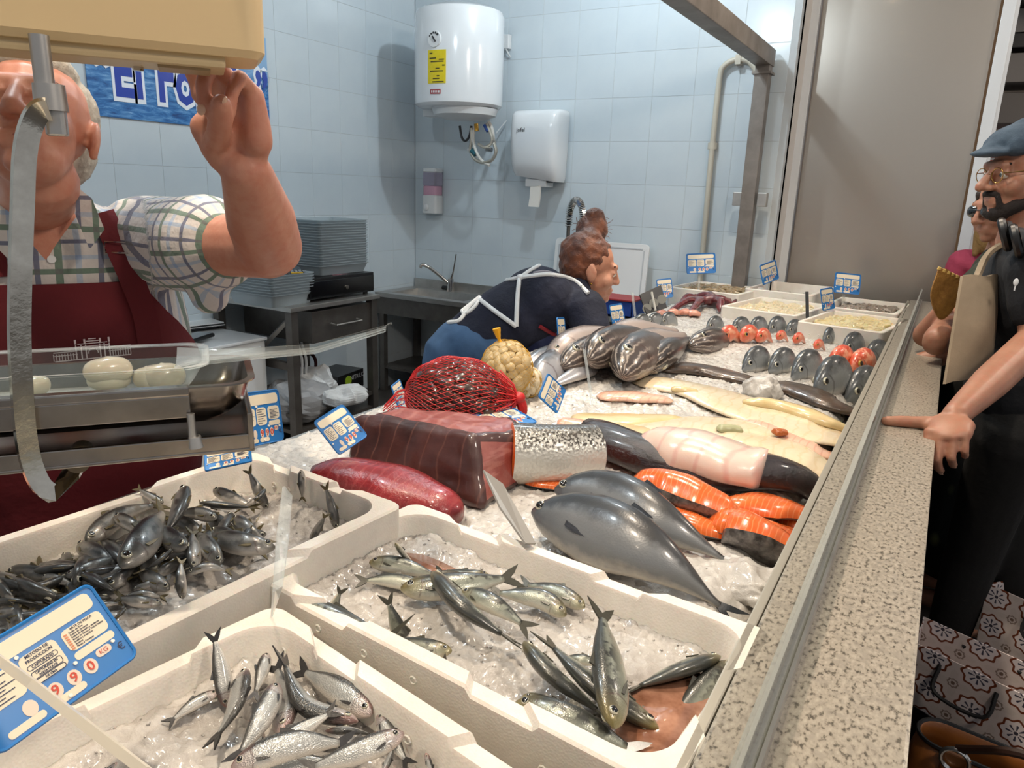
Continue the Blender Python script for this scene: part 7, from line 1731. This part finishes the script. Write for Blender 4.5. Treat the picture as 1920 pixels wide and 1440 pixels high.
    if stick:
        p = [np.array(q) for q in stick]; inv = np.array([X, Y, N])
        q = [inv @ (s_-o) for s_ in p]; T = nrm(q[1]-q[0]); S_ = nrm(np.cross(T, V3(0, 0, 1))); wd = .006
        v = [q[0]+S_*wd, q[0]-S_*wd, q[1]-S_*wd, q[1]+S_*wd]; v += [x-V3(0, 0, .002) for x in v]
        MB().add(v, [(0, 1, 2, 3), (7, 6, 5, 4), (0, 4, 5, 1), (1, 5, 6, 2), (2, 6, 7, 3), (3, 7, 4, 0)]).build('holder', m_holder, t)
    return t
t1 = price_tag('large blue price tag reading 9,90 at the near left corner', (-118, 1262), (166, 1092), (-62, 1462), (.56, .66, .545), True)
price_tag('blue price tag standing behind the right end of the scale pan', (446, 738), (520, 728), (452, 842), (1.12, 1.18, 1.12))
price_tag('blue price tag lying low behind the mackerel box', (383, 852), (470, 834), (390, 884), (1.2, 1.22, 1.17))
price_tag('tilted blue price tag left of the large tuna block', (586, 792), (642, 757), (616, 868), (1.36, 1.40, 1.34))
price_tag('narrow-looking blue price tag left of the mussel net', (732, 724), (748, 711), (744, 768), (1.78, 1.86, 1.78))
price_tag('blue price tag lying back between the tuna and the mussels', (874, 771), (948, 758), (900, 815), (1.60, 1.66, 1.48))
price_tag('diamond-tilted blue price tag on the ice right of the cockles', (1008, 744), (1026, 699), (1040, 787), (1.62, 1.66, 1.64))
price_tag('slim blue price tag in front of the woman\'s sleeve', (1043, 595), (1057, 595), (1046, 650), (2.32, 2.40, 2.32))
price_tag('blue price tag behind the hake heap below the woman\'s chin', (1141, 572), (1166, 568), (1146, 616), (2.68, 2.70, 2.68))
price_tag('blue price tag half behind the black sign', (1230, 524), (1259, 521), (1236, 560), (3.3, 3.3, 3.3))
tA = price_tag('blue price tag standing high over the corner prawn box', (1286, 476), (1341, 474), (1288, 514), (3.95, 3.95, 3.95), stick=(atd(1312, 512, 3.96), atd(1310, 545, 3.96)))
price_tag('blue price tag angled left over the rearmost foam box', (1423, 498), (1453, 487), (1427, 536), (3.95, 4.1, 3.95), stick=(atd(1441, 530, 4.03), atd(1442, 552, 4.03)))
price_tag('blue price tag leaning right over the grey prawn box', (1566, 510), (1615, 515), (1560, 548), (3.75, 3.75, 3.75), stick=(atd(1583, 550, 3.76), atd(1580, 575, 3.76)))
price_tag('small blue price tag between the two squid boxes', (1537, 542), (1560, 538), (1538, 584), (3.35, 3.4, 3.35), stick=(atd(1548, 580, 3.38), atd(1548, 602, 3.38)))
# big tag's clip and its clear arm
def zd(px, py, z): return (z-CAM_H)/ray(px, py)[2]*F_PX
def plate(name, label, cat, corners, th, mat, part='plate', group=None):
    P = [atd(*c) for c in corners]; c0 = sum(P)/len(P); n = nrm(np.cross(P[1]-P[0], P[-1]-P[0])); t = thing(name, label, cat, c0, group=group); k = len(P)
    v = [p+n*th/2 for p in P]+[p-n*th/2 for p in P]
    MB().add(v, [list(range(k)), [k+i for i in range(k)][::-1]]+[[i, (i+1) % k, k+(i+1) % k, k+i] for i in range(k)]).build(part, mat, t, world=True); return t
m_arm = clear_plastic('milky_arm', '#d8d2c4', .3, .2, .6)
arm = thing('tag_holder', 'milky plastic arm of a price tag crossing the near left box', 'tag holder', atd(140, 1340, .52)); ao = ploc(arm)
MB().tube([atd(-10, 1232, .54)-ao, atd(60, 1282, .535)-ao, atd(275, 1448, .50)-ao], [.0042, .0045, .0045], 4).build('arm', m_arm, arm)
plate('tag_holder', 'clear plastic tag holder seen edge-on at the back of the anchovy box', 'tag holder', [(521, 1000, .74), (532, 912, .78), (546, 930, .78), (540, 1010, .75), (528, 1100, .71), (509, 1158, zd(509, 1158, 1.097)), (513, 1110, .70)], .003, clear_plastic('edge_clear', '#eef2f3', .25, .05, .06))
gp = plate('price_tag', 'grey plastic price tag seen from behind beside the bonito head', 'price tag', [(906, 882, 1.16), (942, 908, 1.17), (1004, 1020, 1.05), (985, 1020, 1.04), (936, 950, 1.10)], .003, M('grey_tag_back', '#8b8781', .4))
plate('tag_holder', 'clear holder strip standing on the ice behind the pink fillet', 'tag holder', [(1093, 655, 1.95), (1098, 656, 1.95), (1113, 758, 1.85), (1109, 760, 1.85)], .003, MATS['edge_clear'])
plate('tag_holder', 'thin clear holder strip left of the black sign', 'tag holder', [(1183, 548, 2.85), (1188, 549, 2.85), (1193, 592, 2.8), (1189, 593, 2.8)], .003, MATS['edge_clear'])
plate('tag_holder', 'grey upright holder strip between the squid boxes', 'tag holder', [(1510, 547, 3.28), (1516, 547, 3.28), (1517, 598, 3.26), (1511, 598, 3.26)], .004, m_dgrey)
bs = plate('counter_sign', 'black square sign seen from behind with a round clear clip', 'sign', [(1199, 553, 2.9), (1239, 535, 2.95), (1250, 577, 2.9), (1212, 589, 2.86)], .006, m_dgrey)
bo = ploc(bs)
for px, py in ((1213, 578), (1241, 561), (1226, 568)):
    p = atd(px, py, 2.875); MB().cyl(p-bo, p-bo+nrm(EYE-p)*.004, .018, None, 18).build('clip_disc', M('clip_grey', '#8a8b85', .35), bs)
MB().tube([atd(1222, 548, 2.88)-bo, atd(1229, 582, 2.85)-bo], .005, 6).build('clip_bar', M('clip_light', '#a8a8a2', .35), bs)

# ================================================================ CASH TABLE
tx0, tx1, ty0, ty1, tz = WX+.02, -2.80, 2.58, 3.24, .985
tb_ = thing('work_table', 'grey steel table with a drawer and shelf carrying the cash drawer', 'table', ((tx0+tx1)/2, (ty0+ty1)/2, STALL_Z)); to = ploc(tb_)
hx, hy = (tx1-tx0)/2, (ty1-ty0)/2; th_ = tz-STALL_Z
MB().box((0, 0, th_-.012), (2*hx+.02, 2*hy+.02, .024)).build('top', m_steel, tb_, bevel=.003)
for sx_ in (-1, 1):
    for sy_ in (-1, 1): MB().box((sx_*(hx-.025), sy_*(hy-.025), (th_-.024)/2), (.045, .045, th_-.024)).build('leg', m_dsteel, tb_)
szf = atx(690, 738, -2.82)[2]-STALL_Z
MB().box((0, 0, szf), (2*hx-.02, 2*hy-.02, .02)).build('shelf', m_dsteel, tb_)
MB().box((0, 0, .16), (2*hx-.02, 2*hy-.02, .02)).build('shelf', m_dsteel, tb_)
dr = MB().box((.02, .06, th_-.13), (2*hx-.08, 2*hy-.2, .17)).build('drawer', m_dsteel, tb_, bevel=.003)
MB().tube([(hx-.01, -.04, th_-.12), (hx+.03, -.04, th_-.125), (hx+.03, .16, th_-.125), (hx-.01, .16, th_-.12)], .005, 6).build('drawer_handle', m_steel, dr)
MB().tube([(hx-.03, -hy+.03, th_-.05), (-.02, -hy+.03, th_-.3)], .014, 4).build('brace', m_steel, tb_)
MB().box((0, -hy+.03, th_-.32), (2*hx-.06, .03, .04)).build('rail', m_dsteel, tb_)
# cash drawer
y0, y1 = atx(577, 540, -2.84)[1], atx(701, 540, -2.84)[1]
cdw = thing('cash_drawer', 'black metal cash drawer with a small lock on the steel table', 'cash drawer', (-3.05, (y0+y1)/2, tz)); w_ = y1-y0
MB().box((0, 0, .07), (.42, w_, .11)).build('case', m_black, cdw, bevel=.004)
MB().box((.214, 0, .068), (.012, w_-.02, .085)).build('front', M('black_gloss', '#0b0b0d', .2, coat=.4), cdw, bevel=.003)
MB().cyl((.218, .02, .06), (.228, .02, .06), .012).build('lock', m_chrome, cdw, True)
for yy in (-w_/2+.03, w_/2-.03): MB().cyl((.17, yy, 0), (.17, yy, .02), .014).build('foot', m_black, cdw)
text_mesh('lettering', 'Approx', .035, M('badge_pale_red', '#b5808a', .5), cdw, (.17, .02, .1262), (0, 0, R(90)), .0006)
# card terminal
ctp = atx(560, 497, -2.95)
ctm = thing('card_terminal', 'grey card payment terminal lying on the cash drawer', 'card terminal', (-2.96, ctp[1]-.02, tz+.126)); ctm.rotation_euler = (0, R(6), R(-35))
MB().rbox((0, 0, .02), (.17, .085, .035), .02).build('case', m_dgrey, ctm, True)
MB().box((-.035, 0, .039), (.07, .066, .004)).build('screen', M('terminal_screen', '#59636a', .15, coat=.5), ctm)
mb = MB()
for i in range(3):
    for j in range(3): mb.box((.02+i*.018, -.02+j*.02, .0395), (.012, .014, .005))
mb.build('keys', M('grey_keys', '#8d9296', .5), ctm)
MB().box((.077, .0, .0395), (.012, .06, .005)).build('key_row', M('yellow_key', '#c9a23c', .5), ctm)
# nested clear containers, each its own
m_tub = clear_plastic('clear_tub', '#c2cdd2', .35, .12, .30)
def tub_mesh(w, d, h):
    mb = MB()
    def rg_(W, D, z, r): return [V3(x, y, z) for x, y in rrect(W, D, r, 3)]
    L = [rg_(w*.86, d*.86, 0, .015), rg_(w*.97, d*.97, h, .02), rg_(w, d, h, .02), rg_(w, d, h+.004, .02), rg_(w*.96, d*.96, h+.003, .02), rg_(w*.85, d*.85, .003, .015)]
    v, f = sweep_rings(L); o = mb.add(v, f).build('plastic_tub', m_tub, None, True); return o
def tub_stack(px, py0, py1, x, w, d, h, n, label, zbase, group, yc):
    ztop = zbase
    for k in range(n):
        if k == 0: o = tub_mesh(w, d, h); first = o
        else: o = first.copy(); COL.objects.link(o)
        o.location = (x, yc, zbase+k*pitch); o.rotation_euler = (0, 0, random.uniform(-.02, .02)); tag(o, label, 'plastic tub', group)
zt0 = tz+.127
pitch = .016
y_, zt_t = atx(614, 412, -2.98)[1], atx(614, 412, -2.98)[2]
pitch = (zt_t-zt0-.05)/17
tub_stack(0, 0, 0, -3.02, .30, .40, .05, 18, 'clear tub in the tall stack on the cash drawer', zt0, 'tall stack of clear tubs', y_+.02)
y_, zt_t = atx(580, 384, -3.28)[1], atx(580, 384, -3.28)[2]
pitch = (zt_t-zt0-.04)/15
tub_stack(0, 0, 0, -3.28, .2, .22, .05, 16, 'ribbed clear tub in the narrow stack behind the tall one', zt0-.12, 'narrow rear stack of clear tubs', y_-.02)
pitch = .014
y_ = atx(490, 540, -2.95)[1]
tub_stack(0, 0, 0, -3.0, .34, .30, .06, 8, 'clear tub in the low stack left of the cash drawer', tz, 'low stack of clear tubs', ty0+.06)
mk_ = thing('marker_pen', 'white marker pen with red ends on the table edge', 'pen', atz(502, 567, tz+.012)); mo_ = ploc(mk_)
a_, b_ = atz(484, 565, tz+.012), atz(520, 569, tz+.012)
MB().cyl(a_-mo_, b_-mo_, .014, None, 14).build('barrel', m_wplas, mk_, True); MB().cyl(b_-mo_-(b_-a_)*.06, b_-mo_+(b_-a_)*.1, .0146, None, 14).build('cap', M('pen_red', '#c8432f', .4), mk_, True); MB().cyl(a_-mo_-(b_-a_)*.03, a_-mo_+(b_-a_)*.03, .0144, None, 14).build('end_plug', MATS['pen_red'], mk_, True)
# glove box, bags and cables on the shelf
sz2 = STALL_Z+szf+.01
gp_ = atz(655, 735, sz2)
gb = thing('glove_box', 'black cardboard box of nitrile gloves on the table shelf', 'box', (-3.02, gp_[1]+.02, sz2)); gb.rotation_euler = (0, 0, R(8))
MB().box((0, 0, .055), (.20, .26, .11)).build('carton', m_black, gb, bevel=.003)
MB().cyl((.1, -.03, .065), (.104, -.03, .065), .03).build('green_dot', M('dot_green', '#7d9a1e', .5), gb)
text_mesh('lettering', 'NITRILO', .038, M('print_grey', '#9a9ca0', .5), gb, (.1025, .06, .075), (R(90), 0, R(90)), .0006)
m_film = clear_plastic('thin_film', '#dfe4e8', .4, .3, .55)
def crumple(name, label, cat, c, rx, ry, rz_, mat, seed, amp=.35):
    t = thing(name, label, cat, (c[0], c[1], c[2])); rnd = random.Random(seed); v, f = ellipsoid((0, 0, rz_*.9), (V3(rx, 0, 0), V3(0, ry, 0), V3(0, 0, rz_)), 22, 14)
    v = [np.array(p)*(1+amp*mnoise.noise(Vector(tuple(np.array(p)*14))+Vector((seed, 0, 0)))) for p in v]; v = [V3(p[0], p[1], max(.001, p[2])) for p in v]
    MB().add(v, f).build('bag', mat, t, False); return t
crumple('plastic_bag', 'crumpled white plastic bag heaped on the left of the table shelf', 'plastic bag', atz(585, 745, sz2), .14, .13, .09, m_film, 1)
crumple('plastic_bag', 'crumpled white plastic bag hanging over the shelf edge', 'plastic bag', atz(650, 757, sz2), .10, .16, .05, m_film, 5)
crumple('rubber_gloves', 'yellowish folded gloves on the corner of the table shelf', 'gloves', atz(556, 768, sz2), .06, .08, .03, M('pale_yellow_rubber', '#b3a266', .5), 3)
crumple('plastic_bag', 'grey folded plastic bags on the lowest shelf of the table', 'plastic bag', V3(-2.95, 2.75, STALL_Z+.172), .16, .2, .12, M('grey_film', '#8f9296', .5), 8)
lp = thing('strap_loop', 'dark red strap loop standing up behind the glove box', 'strap', (-3.18, gp_[1]-.05, sz2))
MB().tube([V3(0, .06*math.cos(a), .13+.07*math.sin(a)) for a in np.linspace(-.9, PI+.9, 20)], .010, 6).build('loop', M('dark_red_webbing', '#3a0f14', .7), lp, True)
MB().rbox((0, 0, .035), (.1, .2, .07), .02).build('pouch', m_black, lp)
cb = thing('power_cables', 'bundle of white cables hanging behind the table leg', 'cables', (-2.98, 2.72, sz2))
for k in range(4): MB().tube(bez([(0, .02*k, .42), (.02, .01+.03*k, .25), (-.02, .05+.03*k, .12), (.03, .12+.03*k, .03)], 14), .008, 6).build('cable', m_wplas, cb, True)
# white cabinet with a phone and papers
wc = thing('white_cabinet', 'low white cabinet between the checked-shirt man and the steel table', 'cabinet', (-3.2, 1.95, STALL_Z)); chh = .80-STALL_Z
MB().box((0, 0, chh/2), (.44, 1.22, chh)).build('case', m_wplas, wc, bevel=.006)
MB().box((.0, 0, chh+.008), (.46, 1.24, .016)).build('lid', m_white, wc, bevel=.005)
MB().box((.223, .3, chh/2), (.008, .56, chh-.06)).build('door', m_white, wc, bevel=.002)
ph = thing('phone', 'black mobile phone lying on the white cabinet', 'phone', atz(366, 636, .832)); ph.rotation_euler = (0, 0, R(20))
MB().rbox((0, 0, .008), (.1, .2, .018), .015).build('case', m_black, ph); MB().rbox((0, 0, .0185), (.088, .18, .003), .012).build('screen', M('phone_glass', '#15181c', .08, coat=.8), ph)
pp_ = thing('paper_pad', 'pad of papers with dark edges on the white cabinet', 'papers', atz(375, 612, .83)); pp_.rotation_euler = (0, 0, R(-12))
for k in range(4): MB().box((.004*k, -.005*k, .004+.007*k), (.16, .21, .005)).build('sheet', m_wplas if k % 2 else m_dgrey, pp_)

# ================================================================ BAGS ON THE FLOOR
def flowermat(name):
    m, t, b = newmat(name); s = t.sep(t.uv())
    def cell(ox):
        x = t.math('SUBTRACT', t.math('FRACT', t.math('ADD', t.math('MULTIPLY', s[0], 9.5), ox)), .5); y = t.math('SUBTRACT', t.math('FRACT', t.math('ADD', t.math('MULTIPLY', s[1], 9.5), ox)), .5)
        r = t.math('SQRT', t.math('ADD', t.math('MULTIPLY', x, x), t.math('MULTIPLY', y, y))); a = t.math('ARCTAN2', y, x); c8 = t.math('COSINE', t.math('MULTIPLY', a, 8.0))
        return t.math('MULTIPLY', r, t.math('ADD', 1.0, t.math('MULTIPLY', c8, -.09))), c8
    r, c8 = cell(0.0)
    c = t.ramp(r, [(0, '#3a3640'), (.05, '#d8cfcf'), (.24, '#d8cfcf'), (.31, '#6a3218'), (.37, '#c9bdb8'), (.5, '#c4b8b2')], 'CONSTANT')
    pet = t.math('MULTIPLY', t.ramp(c8, [(.45, 0.0), (.55, 1.0)]), t.ramp(r, [(.0, 0.0), (.07, 1.0), (.2, 0.0)], 'CONSTANT')); c = t.mix(pet, c, '#3d3c4c')
    r2, c82 = cell(.5); c = t.mix(t.ramp(r2, [(0, 1.0), (.05, 0.0), (.09, .8), (.13, 0.0)], 'CONSTANT'), c, '#6e5a4e')
    t.link(c, b.inputs['Base Color']); setp(b, rough=.55); return m
m_flow = flowermat('flower_tile_print')
def carrier(label, c, w, d, h, rz, tilt=0.0, name='carrier_bag', mat=None):
    t = thing(name, label, 'bag', c, R(rz)); t.rotation_euler = (R(tilt), 0, R(rz))
    v, uv, f = [], [], []
    # four walls with a slight flare, a fold crease and an open mouth
    for sx_, sy_, ex, ey in ((1, -1, -1, -1), (-1, -1, -1, 1), (-1, 1, 1, 1), (1, 1, 1, -1)):
        b0 = len(v); n = 6
        for j in range(n):
            tt = j/(n-1); k = 1+.06*tt
            for i in range(n):
                s_ = i/(n-1); x = (sx_*(1-s_)+ex*s_)*w/2*k; y = (sy_*(1-s_)+ey*s_)*d/2*k
                if sx_ == ex: x -= sx_*.022*math.sin(PI*s_)*tt
                v.append((x, y, h*tt)); uv.append((s_*(w if sy_ == ey else d)+(0 if sy_ == ey else .013), h*tt))
        f += [[b0+j*n+i, b0+j*n+i+1, b0+(j+1)*n+i+1, b0+(j+1)*n+i] for j in range(n-1) for i in range(n-1)]
    b0 = len(v); v += [(-w/2, -d/2, 0), (w/2, -d/2, 0), (w/2, d/2, 0), (-w/2, d/2, 0)]; uv += [(0, 0), (w, 0), (w, d), (0, d)]; f.append([b0+3, b0+2, b0+1, b0])
    o = meshobj('bag_body', v, f, mat or m_flow, t, False, uv); o.modifiers.new('t', 'SOLIDIFY').thickness = .003
    for sy_ in (-1, 1): MB().tube(bez([(-w*.2, sy_*d*.53, h-.03), (-w*.17, sy_*d*.75, h-.10), (w*.17, sy_*d*.75, h-.10), (w*.2, sy_*d*.53, h-.03)], 16), .006, 6).build('handle', M('black_cord', '#101012', .7), t, True)
    return t
p1_ = atz(1790, 1395, .10); p2_ = atz(1905, 1290, .10)
carrier('paper carrier bag with a star-flower tile print, nearest the ledge', (p1_[0]+.02, p1_[1]+.02, 0), .36, .15, .38, -22)
carrier('second tile-print carrier bag standing behind the first at the frame edge', (p2_[0]+.10, p2_[1]+.05, 0), .40, .16, .40, -28)
bb = atz(1722, 1425, .2)
bbg = carrier('black carrier bag with pale lettering beside the ledge', (bb[0]+.07, bb[1]-.06, 0), .30, .13, .30, -30, mat=m_black)
text_mesh('lettering', 'men', .10, M('pale_print', '#8a8a88', .6), bbg, (.02, -.071, .19), (R(90), 0, 0), .0005)
lb = atz(1890, 1440, .50)
leather = M('tan_leather', '#8a5423', .4, var=('#75431a', 9, .3, .7), bump=(120, .15, .002), coat=.2)
pu = thing('leather_handbag', 'tan leather handbag with a metal ring at the bottom right corner', 'bag', (lb[0]+.02, lb[1]+.06, 0), R(-8))
rings = []
for z, w, d in ((0, .40, .16), (.03, .43, .18), (.25, .42, .16), (.42, .38, .12), (.47, .36, .10)):
    rings.append([V3(x, y, z) for x, y in rrect(w, d, .05, 6)])
v, f = sweep_rings(rings, False); f.append(list(range(len(rings[0])))[::-1]); o = MB().add(v, f).build('bag_body', leather, pu, True); o.modifiers.new('t', 'SOLIDIFY').thickness = .006
MB().tube([V3(x, y, .47) for x, y in rrect(.362, .102, .05, 6)], .005, 6, True).build('edge_piping', m_black, pu, True)
MB().rbox((-.1, -.06, .44), (.05, .012, .08), .01).build('tab', leather, pu)
MB().tube([V3(-.1+.026*math.cos(a), -.075, .475+.026*math.sin(a)) for a in np.linspace(0, 2*PI, 21)[:-1]], .005, 8, True).build('ring', m_chrome, pu, True)
MB().tube(bez([(-.1, -.07, .5), (.0, -.09, .56), (.12, -.08, .55), (.17, -.06, .48)], 16), .009, 8).build('strap', M('dark_brown_leather', '#2a170e', .4), pu, True)
MB().box((0, 0, .40), (.34, .085, .02)).build('lining', m_black, pu)
# ---------------------------------------------------------------- pieces that belong to a part sit under that part
SUB = {'digit': 'digit_oval', 'unit': 'unit_oval', 'iris': 'eyeball', 'nail': 'body', 'buckle': 'apron_strap', 'emblem': 'apron', 'button': 'checked_shirt', 'sticker_line': 'warning_sticker', 'badge_letter': 'brand_badge',
       'juice_groove': 'slab', 'apron_knot': 'apron_cord', 'back_print': 'navy_top', 'loose_curls': 'hair', 'chest_print': 'dark_tshirt', 'pin_marks': 'shell', 'binding': 'leaf', 'lever_knob': 'lever_pin', 'rating_plate': 'base_plate', 'screw': 'base_plate', 'handle_tip': 'handle', 'pump_rod': 'tank', 'tick_box': 'text_panel', 'small_print': 'plate'}
base = lambda n: n.rsplit('.', 1)[0] if n.rsplit('.', 1)[-1].isdigit() else n
def mid(o):
    c = [Vector(p) for p in o.bound_box]; return o.matrix_basis @ (sum(c, Vector())/8)
for top in [o for o in list(SC.objects) if o.parent is None and o.children]:
    kids = list(top.children)
    for k in kids:
        want = SUB.get(base(k.name))
        if not want or k.children: continue
        cand = [q for q in kids if base(q.name) == want and q.matrix_basis == Matrix.Identity(4)]
        if cand: k.parent = min(cand, key=lambda q: (mid(q)-mid(k)).length)
    for k in kids:
        if base(k.name) == 'pin_marks': k['kind'] = 'stuff'
